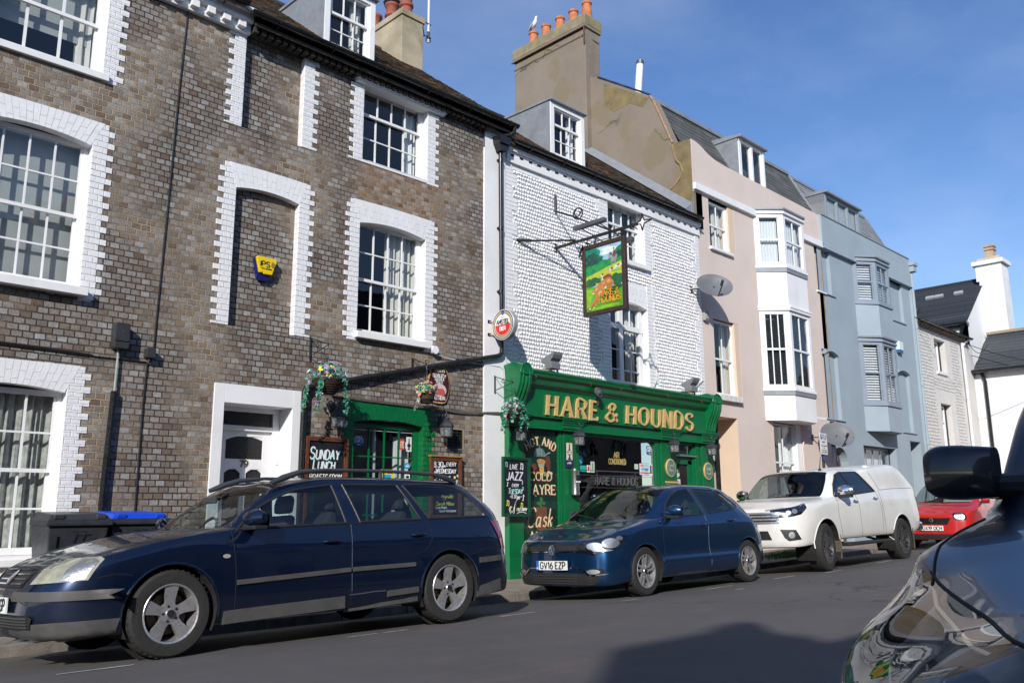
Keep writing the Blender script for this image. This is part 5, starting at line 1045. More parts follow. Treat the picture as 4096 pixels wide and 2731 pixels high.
b = MB(); b.tube([(gx-.26, 10.2, gz0-.18), (gx-.26, 18, gz0-.18)], .07, 8); b.box(gx-.2, gx, 10.2, 18, gz0-.3, gz0-.16); b.build('gutter', BLK, WH, smooth=True)
b = MB(); b.tube([(gx-.2, 10.35, gz0-.25), (gx-.08, 10.5, 6.5), (gx-.06, 10.5, 5.2), (gx-.06, 10.42, 5.0), (gx-.1, 9.95, 4.9), (gx-.1, 9.85, 4.6), (gx-.1, 9.85, -.8)], .06, 8); b.build('downpipe', BLK, smooth=True); tag(bpy.data.objects[b and 'downpipe.004' if 'downpipe.004' in bpy.data.objects else 'downpipe'], 'black rainwater pipe with a jog on the white walls at the right', 'pipe')
nn = Vector((-sv.z, 0, sv.x)); o0 = Vector((gx, 12.9, gz0))+sv*.9
b = MB(); b.obox(o0+Vector((0, .0, 0))+nn*.06, (sv, (0, 1, 0), nn), .5, .62, .05); sk = b.build('skylight', mat('dark_skylight_frame', (.03, .03, .035), .5), WH); b = MB()
for s_ in (-.29, .29): b.obox(o0+Vector((0, s_, 0))+nn*.115, (sv, (0, 1, 0), nn), .42, .26, .004)
b.build('skylight_glass', mat('sky_reflecting_glass', (.10, .12, .16), .06, vary=.05, coat=1), sk)
b = MB()
for yy in (11.0, 11.75, 12.1): b.obox(Vector((gx, yy, gz0))+sv*2.3+nn*.06, (sv, (0, 1, 0), nn), .1, .16, .05)
b.build('roof_vent', mat('grey_vent', (.35, .35, .36), .6), WH)
b = MB(); b.box(36.55, 37.45, 9.45, 10.3, -1, 8.9); i = b.vs([(36.35, 9.35, 7.9)]); b.box(36.45, 37.55, 9.35, 10.5, 9.55, 9.72); b.box(36.55, 37.45, 9.45, 10.4, 8.9, 9.55); c = b.build('chimney', WRF, WH, bevel=.01)
b = MB(); b.box(36.6, 37.4, 9.5, 10.3, 9.72, 9.86); b.build('chimney_cap', mat('stained_cap', (.5, .42, .32), .9, vary=.2), c)
b = MB(); b.box(36.82, 37.16, 9.75, 10.05, 9.86, 10.35); b.box(36.78, 37.2, 9.71, 10.09, 10.2, 10.27); b.box(36.78, 37.2, 9.71, 10.09, 10.33, 10.42); b.build('chimney_pot', mat('buff_pot', (.42, .32, .22), .9, vary=.15), c)
W2 = thing('white_garage_building', 'lower white building with wide grey slate roof at the right edge of the street', 'building', (34.3, 6, -.9))
b = MB(); b.face([(34.35, 10.25, -1), (34.35, 10.25, 5.05), (34.35, 2, 5.05), (34.35, 2, -1)][::-1]); b.face([(34.35, 10.2, 5), (34.35, 10.2, -1), (44, 10.2, -1), (44, 10.2, 5)]); b.build('wall', WRF, W2)
b = MB(); s2 = Vector((1, 0, .78)).normalized(); tiled(b, (34.10, 2, 4.98), (0, 1, 0), s2, 8.15, 2.75, row=.24, th=.014, tw=.32, wob=.006); b.build('roof', tilemat('grey_slate_b', ['#3e4145', '#46494e', '#383b3f', '#4c4f53'], '#1c1e20', bw=.32, bh=.24, th=38), W2)
b = MB(); b.tube([(36.2, 2, 6.68), (36.2, 10.15, 6.68)], .08, 6); b.build('ridge', mat('buff_ridge', (.30, .24, .17), .9), W2); b = MB(); b.tube([(34.06, 2, 4.96), (34.06, 10.2, 4.96)], .07, 8); b.build('gutter', BLK, W2, smooth=True)
b = MB(); b.pyz([(10.2, 4.9), (10.2, 5.1)]*2, 0, 0) if False else b.face([(34.35, 10.2, 5.0), (36.3, 10.2, 6.6), (36.3, 10.2, 5.0)]); b.build('gable', WRF, W2)
b = MB()
for (p, q) in (((28.9, 10.0, 5.9), (34.2, 6.5, 4.7)), ((34.2, 10.2, 5.6), (34.2, 5.2, 4.4)), ((33.6, 10.1, 6.0), (34.2, 9.6, 5.9))):
    p, q = Vector(p), Vector(q); b.tube([p.lerp(q, t/10)-Vector((0, 0, .35*math.sin(PI*t/10))) for t in range(11)], .012, 4)
tag(b.build('overhead_wire', IRON), 'thin telephone wires sagging across the white walls at the far right', 'wire')
# -- terrace across the street, behind the photographer
def opposite(x0, x1, col, label, ze, chx):
    T = thing('terraced_house', label, 'house', (x0, -4, -1)); m = mat('opposite_wall_'+label.split()[0], col, .85, vary=.06)
    n = int((x1-x0)/1.9); ops = []
    for i in range(n):
        cx = x0+(x1-x0)*(i+.5)/n; ops += [(cx-.45, cx+.45, .2-.6, 1.2), (cx-.45, cx+.45, 2.4, 3.9)]
    wf = MB(); X = sorted({x0, x1}|{v for o in ops for v in o[:2]}); Z = sorted({-1.1, ze}|{v for o in ops for v in o[2:4]})
    for i in range(len(X)-1):
        for j in range(len(Z)-1):
            cx, cz = (X[i]+X[i+1])/2, (Z[j]+Z[j+1])/2
            if not any(o[0] < cx < o[1] and o[2] < cz < o[3] for o in ops): wf.face([(X[i+1], -4, Z[j]), (X[i], -4, Z[j]), (X[i], -4, Z[j+1]), (X[i+1], -4, Z[j+1])])
    wf.face([(x0, -4, -1.1), (x0, -4, ze), (x0, -8.5, ze+3.9), (x0, -13, ze), (x0, -13, -1.1)]); wf.face([(x1, -4, -1.1), (x1, -4, ze), (x1, -8.5, ze+3.9), (x1, -13, ze), (x1, -13, -1.1)]); wf.face([(x0, -13, -1.1), (x0, -13, ze), (x1, -13, ze), (x1, -13, -1.1)])
    wf.build('wall', m, T)
    r = MB(); r.pyz([(-3.7, ze-.1), (-8.5, ze+3.95), (-13.3, ze-.1), (-13.3, ze), (-8.5, ze+4.1), (-3.7, ze+.05)], x0, x1); r.build('roof', SLATEB, T)
    for o in ops:
        f = MB(); a, c, d_, e = o
        for q in ((a, a+.07, d_, e), (c-.07, c, d_, e), (a, c, e-.07, e), (a, c, d_, d_+.07), (a, c, (d_+e)/2-.03, (d_+e)/2+.03), ((a+c)/2-.015, (a+c)/2+.015, d_, e)): f.box(q[0], q[1], -4.15, -4.08, q[2], q[3])
        w_ = f.build('window', WW, T); g = MB(); g.box(a, c, -4.2, -4.15, d_, e); g.build('pane', mat('dark_far_glass', (.02, .025, .03), .05), w_)
    for cx in chx:
        c = MB(); c.box(cx-.72, cx+.72, -8.9, -8.1, ze+2, ze+4.88); k = c.build('chimney', BRN, T); p = MB(); [p.lathe([(.16, 0), (.14, .38), (.0, .38)], (cx+dx, -8.5, ze+4.88), 8) for dx in (.25, .52)]; p.build('chimney_pot', TERRA, k)
opposite(-26, -16.5, (.55, .50, .42), 'cream terraced house of the row behind the photographer', 4.5, (-24,))
opposite(-16.5, -8.6, (.5, .5, .5), 'grey terraced house of the row behind the photographer', 5.0, (-11.55,))
opposite(-8.6, 0, (.6, .58, .55), 'white terraced house of the row behind the photographer', 5.0, (-1.2,))
opposite(0, 9, (.35, .22, .16), 'brick terraced house of the row behind the photographer', 5.0, (8.0,))
opposite(9, 19, (.55, .53, .5), 'pale terraced house of the row behind the photographer', 5.0, (13.0,))
opposite(19, 34, (.4, .33, .28), 'brown terraced house of the row behind the photographer', 5.0, (24.0,))
opposite(34, 50, (.5, .5, .48), 'stone-grey terraced house of the row behind the photographer', 5.0, (40.0,))
# -- signs, lamps, baskets, boards
def ball(b, c, r, n=6, m=0, sq=1):
    b.lathe([(0, -r*sq)]+[(r*math.sin(PI*k/n), -r*sq*math.cos(PI*k/n)) for k in range(1, n)]+[(0, r*sq)], c, n+2, m=m)
SG = thing('hanging_sign', 'tall brown-framed hanging pub sign painted with a leaping hare over green fields, above the shopfront', 'sign', (11.2, 9.05, 3.3))
y0, y1, z0, z1 = 8.56, 9.52, 3.33, 4.62; fwd = .075
FRM = mat('dark_brown_varnished_frame', (.040, .022, .015), .4, vary=.25, scale=15)
b = MB(); xa, xb = 11.16, 11.24
b.box(xa, xb, y0, y0+fwd, z0, z1); b.box(xa, xb, y1-fwd, y1, z0, z1); b.box(xa+.001, xb, y0+fwd, y1-fwd, z1-fwd, z1); b.box(xa+.001, xb, y0+fwd, y1-fwd, z0, z0+fwd)
b.build('frame', FRM, SG, bevel=.008)
U0, U1, V0, V1 = y1-fwd, y0+fwd, z0+fwd, z1-fwd; PW, PH = .81, V1-V0
fnS = lambda u, v, d: (11.185+d, U0-u*PW, V0+v*PH)
def ppoly(b, pts, d): b.f.append(tuple(range(len(b.v), len(b.v)+len(pts)))); b.v += [fnS(u, v, -d) for u, v in pts]; b.m.append(0)
def pmat(n, c, v=.25, s=14): return mat('sign_'+n, c, .45, vary=v, scale=s)
def blob(cx, cy, rx, ry, n=18, j=.18): return [(cx+rx*math.cos(2*PI*k/n)*(1+random.uniform(-j, j)), cy+ry*math.sin(2*PI*k/n)*(1+random.uniform(-j, j))) for k in range(n)]
def sp(pts): return smooth_line(pts, 5)
layers = []
def L(name, col, polys, v=.25, s=14): layers.append((name, pmat(name, col, v, s), polys))
L('sky', (.30, .52, .62), [[(0, 0), (1, 0), (1, 1), (0, 1)]], .3, 4)
L('cloud', (.66, .68, .66), [blob(.62, .93, .16, .035), blob(.80, .90, .18, .04), blob(.55, .88, .12, .03)], .1)
L('far_wood', (.01, .19, .12), [[(0, .45), (0, 1), (.12, 1), (.30, .99), (.42, .93), (.38, .86), (.5, .83), (.47, .78), (.60, .76), (.72, .80), (.86, .92), (1, .95), (1, .55), (.5, .5)]], .5, 10)
L('dark_wood', (.012, .07, .055), [blob(.17, .84, .17, .08), blob(.30, .78, .16, .06), blob(.93, .80, .10, .07), blob(.1, .74, .12, .05)], .4)
L('mid_wood', (.015, .23, .06), [blob(.15, .66, .2, .07), blob(.45, .68, .2, .07), blob(.72, .70, .13, .06), blob(.12, .58, .16, .05), blob(.95, .70, .1, .06)], .4)
L('field', (.40, .46, .035), [[(0, .40), (0, .55), (.3, .60), (.65, .655), (1, .70), (1, .40)]], .15, 7)
L('field_shade', (.24, .40, .03), [blob(.45, .50, .16, .025), blob(.85, .56, .18, .02)], .2)
L('hedge', (.015, .10, .045), [blob(.09, .47, .09, .045), blob(.22, .48, .10, .05), blob(.34, .46, .08, .04), blob(.14, .42, .15, .035), blob(.80, .46, .10, .06), blob(.92, .44, .09, .065), blob(.86, .38, .14, .05)], .4)
L('meadow', (.09, .30, .02), [[(0, 0), (0, .39), (.25, .37), (.5, .35), (.8, .33), (1, .33), (1, 0)]], .3, 6)
L('meadow_light', (.20, .42, .02), [[(0, .06), (0, .36), (.22, .34), (.16, .2), (.1, .08)], blob(.6, .04, .3, .02), blob(.8, .22, .09, .012), blob(.9, .17, .07, .010), blob(.75, .12, .1, .010), blob(.3, .03, .2, .015)], .2)
L('meadow_dark', (.012, .075, .015), [blob(.72, .28, .22, .035), blob(.62, .19, .2, .05), blob(.88, .30, .12, .03)], .3)
L('horse', (.24, .24, .24), [sp([(.655, .83), (.64, .80), (.655, .765), (.68, .775), (.70, .76), (.70, .70), (.715, .63), (.73, .62), (.735, .69), (.77, .70), (.80, .70), (.82, .66), (.835, .66), (.84, .72), (.87, .74), (.88, .79), (.85, .82), (.80, .80), (.75, .82), (.71, .845), (.68, .845)])], .15)
L('horse_mane', (.04, .04, .045), [sp([(.66, .84), (.70, .855), (.74, .83), (.76, .80), (.73, .815), (.70, .83)])])
L('rider', (.20, .035, .03), [sp([(.765, .79), (.77, .85), (.79, .88), (.82, .875), (.84, .83), (.83, .79), (.80, .77)])])
L('rider_head', (.50, .30, .20), [blob(.79, .90, .018, .014, 10, .05)]); L('rider_cap', (.02, .02, .02), [blob(.79, .915, .022, .008, 10, .05)])
L('hound', (.62, .60, .55), [sp([(.62, .60), (.64, .615), (.70, .61), (.78, .615), (.80, .60), (.79, .57), (.76, .59), (.70, .585), (.69, .54), (.675, .55), (.66, .59)]), sp([(.80, .63), (.84, .645), (.92, .64), (.98, .655), (.99, .62), (.95, .61), (.93, .57), (.91, .6), (.85, .6), (.84, .565), (.82, .6)]), sp([(.41, .535), (.43, .555), (.47, .54), (.50, .50), (.49, .45), (.46, .45), (.45, .49), (.43, .515)])], .1)
L('hound_brown', (.20, .05, .025), [blob(.73, .605, .04, .012, 12), blob(.90, .635, .04, .012, 12), blob(.635, .61, .015, .008, 10), sp([(.46, .50), (.52, .51), (.60, .53), (.68, .52), (.72, .49), (.71, .45), (.62, .46), (.5, .45)]), sp([(.43, .555), (.47, .56), (.49, .53), (.46, .525)])])
L('hare_back_leg', (.36, .13, .035), [sp([(.74, .40), (.77, .42), (.78, .36), (.80, .335), (.83, .33), (.81, .315), (.77, .325), (.75, .36)]), sp([(.60, .42), (.70, .44), (.73, .38), (.72, .33), (.68, .27), (.63, .28), (.62, .33), (.59, .37)])])
L('hare', (.44, .17, .045), [sp([(.17, .29), (.16, .27), (.19, .265), (.24, .28), (.27, .265), (.25, .21), (.18, .14), (.12, .09), (.075, .05), (.08, .03), (.12, .035), (.19, .09), (.26, .14), (.28, .15), (.24, .08), (.20, .05), (.22, .035), (.26, .05), (.31, .12), (.38, .19), (.46, .24), (.50, .30), (.56, .34), (.62, .36), (.70, .39), (.72, .43), (.69, .465), (.62, .475), (.52, .46), (.44, .44), (.38, .41), (.33, .385), (.27, .37), (.22, .34)])], .3, 9)
L('hare_light', (.60, .33, .14), [sp([(.22, .33), (.27, .355), (.33, .345), (.30, .31), (.25, .31)]), blob(.63, .42, .05, .022, 12), sp([(.33, .25), (.38, .22), (.44, .26), (.42, .30), (.36, .30)])])
L('hare_white', (.72, .68, .60), [sp([(.17, .28), (.20, .285), (.24, .275), (.22, .262), (.18, .265)]), sp([(.52, .30), (.57, .325), (.56, .35), (.52, .33)]), blob(.095, .042, .022, .009, 10), blob(.215, .046, .02, .008, 10)])
L('hare_ear', (.40, .15, .05), [sp([(.38, .395), (.44, .40), (.52, .425), (.60, .435), (.56, .405), (.48, .385), (.41, .375)]), sp([(.34, .40), (.42, .43), (.50, .455), (.44, .42)])]); L('hare_ear_inner', (.62, .56, .42), [sp([(.43, .395), (.50, .405), (.57, .425), (.50, .395)])])
L('hare_eye', (.03, .02, .015), [blob(.245, .335, .018, .008, 10, .05)])
pic = None
for i, (n, m_, polys) in enumerate(layers):
    q = MB()
    for j, p in enumerate(polys):
        if p[0] == p[-1]: p = p[:-1]
        p = [(min(1, max(0, u)), min(1, max(0, v))) for u, v in p]; ppoly(q, p, .0006*(i+1)+.00007*j)
    o = q.build('picture_'+n if i else 'sign_picture', m_, SG if i == 0 else pic)
    if i == 0: pic = o
b = MB(); b.box(11.186, 11.235, y0+.03, y1-.03, z0+.03, z1-.03); b.build('back_board', mat('sign_back', (.05, .12, .05), .6), SG)
t = MB(); fo = mat('sign_orange_text', (.72, .30, .025), .5)
fT = lambda u, v, d: (11.166+d, U0-u, V0+v)
write(t, 'HARE &', .52, .225, .10, fT, width=.42, wt=.15, gap=.26, serif=.03, contrast=.35); write(t, 'HOUNDS', .53, .105, .105, fT, width=.47, wt=.15, gap=.26, serif=.03, contrast=.35); t.build('lettering', fo, SG)
BR = thing('sign_bracket', 'black wrought iron bracket with scroll, star finial and strip lights carrying the pub sign', 'bracket', (11.2, 10.2, 4.75))
b = MB(); X_ = 11.2; ZB = 4.76
b.box(X_-.022, X_+.022, 8.30, 10.2, ZB-.022, ZB+.022); b.box(X_-.04, X_+.04, 10.185, 10.2, ZB-.09, ZB+.09); b.build('beam', IRON, BR)
b = MB(); b.tube([(10.23, 10.19, 4.685), (10.42, 10.05, 4.70), (11.2, 9.7, 4.80)], .018, 6); b.tube([(10.18, 10.18, 4.69), (10.42, 10.05, 4.70)], .03, 6); b.tube([(12.2, 10.19, 4.70), (11.2, 9.2, 4.78)], .018, 6); b.build('side_stay', IRON, BR)
b = MB(); b.tube([(11.19, 10.17, 5.80), (11.19, 10.17, 5.46)], .028, 6); b.tube([(11.19, 10.17, 5.47), (11.2, 9.75, 5.27), (11.2, 8.9, 4.80)], .017, 6); b.build('top_stay', IRON, BR)
b = MB(); c = Vector((11.2, 9.62, 5.30)); sp_ = []
for k in range(31): a = R(-90+k*17); r_ = .125*(1-k/42); sp_.append((11.2, c.y-math.cos(a)*r_*1.0, c.z+math.sin(a)*r_))
b.tube(sp_, .011, 5); b.tube([(11.2, 2*c.y-p[1], p[2]) for p in sp_[:18]], .011, 5); b.build('scroll', IRON, BR)
b = MB()
def star(cy, cz, r):
    P = [(cy+r*math.cos(R(a))*(1.35 if a == 180 else 1), cz+r*math.sin(R(a))) for a in (0, 90, 180, 270)]
    for i in range(4):
        p, q = P[i], P[(i+1) % 4]; m_ = ((p[0]+q[0])/2*.42+cy*.58, (p[1]+q[1])/2*.42+cz*.58); pts = [p, ((p[0]*.62+m_[0]*.38), (p[1]*.62+m_[1]*.38)), m_, ((q[0]*.62+m_[0]*.38), (q[1]*.62+m_[1]*.38)), q]
        b.tube([(11.2, a, c_) for a, c_ in pts], .013, 5)
star(8.20, 4.77, .15); b.tube([(11.2, 8.45, 4.76), (11.2, 8.33, 4.70), (11.2, 8.30, 4.66)], .01, 5); b.build('star_finial', IRON, BR)
b = MB()
for yy in (8.66, 9.42): b.tube([(11.2, yy, 4.76), (11.2, yy, 4.61)], .012, 6); b.tube([(11.14, yy, 4.67), (11.26, yy, 4.67)], .016, 6)
b.tube([(11.2, 8.70, 4.66), (11.2, 9.40, 4.66)], .008, 5); b.tube([(11.12, 9.46, 4.62), (11.2, 9.62, 4.45), (11.2, 9.53, 4.40)], .014, 6); b.build('hanger', IRON, BR)
LMP = mat('grey_lamp_casing', (.10, .10, .11), .4, .3, vary=.15)
for sx, nm in ((-1, 0), (1, 1)):
    xx = 11.2+sx*.34; b = MB(); b.box(xx-.05, xx+.05, 8.72, 9.42, 4.83, 4.90) if sx < 0 else b.box(xx-.05, xx+.05, 8.66, 9.36, 4.62, 4.70)
    for yy in (8.85, 9.25): b.tube([(xx, yy, 4.83 if sx < 0 else 4.70), (11.2, yy, 4.77)], .012, 5)
    b.build('strip_light', LMP, BR, bevel=.01)
AM = thing('round_sign', 'round white and red beer sign with gold ring on rusty brackets beside the downpipe', 'sign', (9.58, 9.9, 3.0))
cy, cz, rr = 9.90, 3.02, .262
def ringmesh(r0, r1, x, n=40, half=None):
    q = MB()
    for k in range(n):
        a0, a1 = 2*PI*k/n, 2*PI*(k+1)/n
        if half and (math.sin(a0) > .001 or math.sin(a1) > .001): continue
        q.face([(x, cy-r0*math.cos(a0), cz+r0*math.sin(a0)), (x, cy-r1*math.cos(a0), cz+r1*math.sin(a0)), (x, cy-r1*math.cos(a1), cz+r1*math.sin(a1)), (x, cy-r0*math.cos(a1), cz+r0*math.sin(a1))])
    return q
b = MB(); b.lathe([(0, 0), (rr-.01, 0), (rr, .012), (rr, .09), (rr-.012, .10), (0, .10)], (9.56, cy, cz), 48, axis='x'); ca = b.build('casing', mat('grey_sign_casing', (.36, .38, .40), .35, .3, vary=.08), AM, smooth=True)
ringmesh(0, rr-.006, 9.558).build('white_face', STW, AM); ringmesh(rr-.036, rr-.016, 9.557).build('black_ring', STK, AM); ringmesh(rr-.078, rr-.046, 9.557).build('gold_ring', mat('sign_bronze', (.33, .20, .07), .5), AM); ringmesh(0, rr-.084, 9.5565, half=True).build('red_half', mat('sign_red', (.60, .03, .025), .4), AM)
fA = lambda u, v, d: (9.556+d, cy-u, cz+v)
t = MB(); write(t, 'AMSTEL', .0, .012, .072, fA, width=.30, wt=.19, serif=.02, contrast=.3); t.build('lettering', STK, AM); t = MB(); write(t, 'BIER', 0, -.098, .062, fA, width=.135, wt=.2); t.build('white_lettering', STW, AM); t = MB(); write(t, '1870', 0, .115, .018, fA, wt=.16, gap=.8); t.build('date', mat('sign_grey', (.35, .35, .36), .5), AM)
t = MB(); t.f.append((0, 1, 2, 3, 4)); t.v += [fA(u, v, -.001) for u, v in ((-.035, .225), (.035, .225), (.036, .185), (0, .155), (-.036, .185))]; t.m.append(0); t.build('crest', mat('sign_blue', (.06, .10, .35), .5), AM)
b = MB()
for zz in (3.10, 2.88): b.tube([(9.50, 10.19, zz), (9.60, 10.15, zz)], .018, 6); b.tube([(9.60, 10.19, zz), (9.60, 10.1, zz)], .014, 6); b.box(9.47, 9.55, 10.17, 10.2, zz-.03, zz+.03)
b.build('sign_mount', mat('rusty_white_bracket', (.42, .33, .27), .7, vary=.3, scale=30), AM)
HV = thing('ale_plaque', 'dark maroon barrel-shaped ale plaque with cream church picture on the brick wall', 'plaque', (8.42, 10.18, 1.9))
def barrel(o, z0=1.655, z1=2.205, cx=8.425, w0=.135, w1=.215):
    R_ = []; n = 10
    for k in range(n+1): t = k/n; z = z0+(z1-z0)*t; R_.append((cx+w0+(w1-w0)*math.sin(PI*t)**.8-o, z))
    top = [(cx+w0*.5, z1+.018-o), (cx-w0*.5, z1+.018-o)]; bot = [(cx-w0*.5, z0-.018+o), (cx+w0*.5, z0-.018+o)]
    return R_+top+[(2*cx-x, z) for x, z in R_[::-1]]+bot
b = MB(); b.pxz(barrel(0), 10.165, 10.19); b.build('rim', mat('tan_plaque_rim', (.55, .33, .12), .5), HV); b = MB(); b.pxz(barrel(.014, 1.668, 2.192), 10.160, 10.17); pl = b.build('plaque', mat('maroon_enamel', (.060, .012, .018), .3, vary=.1), HV)
b = MB(); b.pxz(oval(8.425, 1.845, .145, .105), 10.157, 10.161); b.build('picture', mat('pale_rose_enamel', (.62, .50, .50), .5), HV)
b = MB(); b.pxz([(8.33, 1.78), (8.33, 1.86), (8.355, 1.86), (8.355, 1.90), (8.375, 1.945), (8.395, 1.90), (8.395, 1.87), (8.50, 1.87), (8.54, 1.83), (8.54, 1.78), (8.5, 1.765), (8.37, 1.765)], 10.155, 10.158); b.pxz([(8.42, 1.80), (8.42, 1.84), (8.53, 1.84), (8.53, 1.80)], 10.154, 10.156); b.build('church_drawing', mat('rose_red_drawing', (.48, .10, .08), .5), HV)
txt(HV, STL, [('HARVEYS', 8.425, 2.13, .05, {'width': .2})], 10.159, wt=.14, serif=.02); txt(HV, STW, [('QUALITY', 8.425, 2.05, .052, {'width': .25, 'bend': 1.2}), ('SUSSEX', 8.425, 1.995, .05, {'width': .19}), ('ALES', 8.425, 1.955, .042, {'width': .13}), ('ALE HERE', 8.425, 1.69, .045, {'width': .26, 'bend': -1.8})], 10.159, wt=.18)
AL = thing('alarm_box', 'yellow and blue burglar alarm box in the blocked brick window', 'alarm box', (5.4, 10.25, 3.2))
b = MB(); P_ = [(5.30, 3.09), (5.33, 3.05), (5.47, 3.05), (5.50, 3.09), (5.575, 3.34), (5.56, 3.385), (5.27, 3.385), (5.245, 3.35)]
b.pxz(P_, 10.235, 10.30); b.build('blue_case', mat('alarm_blue', (.01, .012, .12), .2, vary=.05, coat=.5), AL, bevel=.012)
b = MB(); b.pxz([(5.315, 3.15), (5.35, 3.148), (5.365, 3.165), (5.375, 3.135), (5.50, 3.14), (5.565, 3.34), (5.55, 3.375), (5.28, 3.375), (5.262, 3.35)], 10.198, 10.24); b.build('yellow_cover', mat('alarm_yellow', (.80, .56, .0), .35, vary=.04, coat=.3), AL, bevel=.008)
txt(AL, STK, [('IPS', 5.39, 3.24, .068, {'width': .13, 'wt': .2}), ('FIRE & SECURITY', 5.41, 3.205, .014, {'width': .16, 'wt': .14})], 10.1975)
a = MB(); [ribbon(a, [(5.475+math.cos(R(t))*r_, 3.245+math.sin(R(t))*r_) for t in range(-10, 81, 15)], .012, facade(10.197), .0003) for r_ in (.022, .045, .068)]; a.build('wave_mark', STK, AL)
DKG = mat('dark_grey_plastic', (.035, .036, .04), .45, vary=.15)
CB = thing('cable_cabinet', 'dark grey rounded telecom box with a conduit below, on the brick wall', 'cabinet', (3.57, 10.15, 2.0))
b = MB(); b.pxz(rrect(3.485, 3.66, 1.86, 2.17, .03), 10.08, 10.2); b.pxz(rrect(3.492, 3.653, 1.95, 2.163, .025), 10.068, 10.08); b.pxz(rrect(3.492, 3.653, 1.866, 1.94, .02), 10.072, 10.08); b.build('box', DKG, CB, bevel=.008)
b = MB(); b.pxz(oval(3.573, 2.07, .008, .011, 10), 10.064, 10.069); b.build('badge', mat('badge_grey', (.09, .09, .1), .4), CB)
b = MB(); b.tube([(3.565, 10.16, 1.87), (3.57, 10.16, 1.8), (3.565, 10.16, 1.37)], .012, 6); b.build('pale_conduit', mat('pale_conduit', (.33, .38, .36), .6), CB, smooth=True)
b = MB(); b.tube([(3.555, 10.15, 1.37), (3.53, 10.15, .4), (3.52, 10.15, -1.0)], .033, 8); b.build('conduit_cover', BLK, CB, smooth=True)
CJ = thing('junction_box', 'small black cable junction box on the brick wall, fed by a long vertical cable', 'junction box', (3.93, 10.15, 1.85))
b = MB(); b.pxz(rrect(3.875, 3.985, 1.80, 1.92, .02), 10.10, 10.2); b.tube([(3.93, 10.15, 1.80), (3.93, 10.15, 1.76)], .02, 6); b.build('box', DKG, CJ, bevel=.006)
b = MB(); b.tube([(4.09, 10.19, 6.5), (4.05, 10.188, 5.3), (4.02, 10.188, 3.6), (3.99, 10.188, 2.27), (3.985, 10.188, 1.85), (3.96, 10.18, 1.76), (3.92, 10.185, 1.74), (3.91, 10.188, 1.3), (3.92, 10.188, -1.0)], .009, 5); b.tube([(-2.2, 10.19, 1.80), (2.35, 10.188, 1.77), (3.2, 10.188, 1.755), (3.92, 10.188, 1.755)], .008, 5); b.tube([(1.5, 10.19, 1.81), (3.0, 10.19, 1.775), (3.3, 10.188, 1.765)], .012, 5); b.build('cable', IRON, CJ, smooth=True)
b = MB()
for dz, r_ in ((0, .008), (.014, .006), (-.013, .007)):
    b.tube([(6.5, 10.18, 1.585+dz*.3), (7.0, 10.17, 1.57+dz), (8.0, 10.165, 1.555+dz), (8.4, 10.16, 1.56+dz*1.5), (9.0, 10.165, 1.54-abs(dz)), (9.36, 10.17, 1.555+dz), (9.70, 10.16, 1.575+dz*1.5), (9.80, 10.15, 1.58), (9.82, 10.15, 1.5)], r_, 5)
tag(b.build('cable', mat('weathered_grey_cable', (.12, .105, .09), .7), smooth=True), 'bundle of thin cables running along the top of the green pub window', 'cable')
b = MB(); b.tube([(8.24, 10.14, 2.42), (8.3, 10.13, 2.40), (8.64, 10.18, 2.37), (9.2, 10.18, 2.36), (9.73, 10.16, 2.37), (9.82, 10.14, 2.33), (9.86, 10.15, 2.0), (9.84, 10.15, 1.6)], .006, 5); b.lathe([(0, 0), (.065, 0), (.065, .09), (0, .09)], (8.30, 10.105, 2.46), 12, axis='y')
tag(b.build('wall_vent', WR, smooth=True), 'small white round vent cap with a white wire below the pub upstairs sill', 'vent')
LG = glassmat('lantern_glass', (.75, .78, .78), 1, .12, (.30, .31, .32), .45)
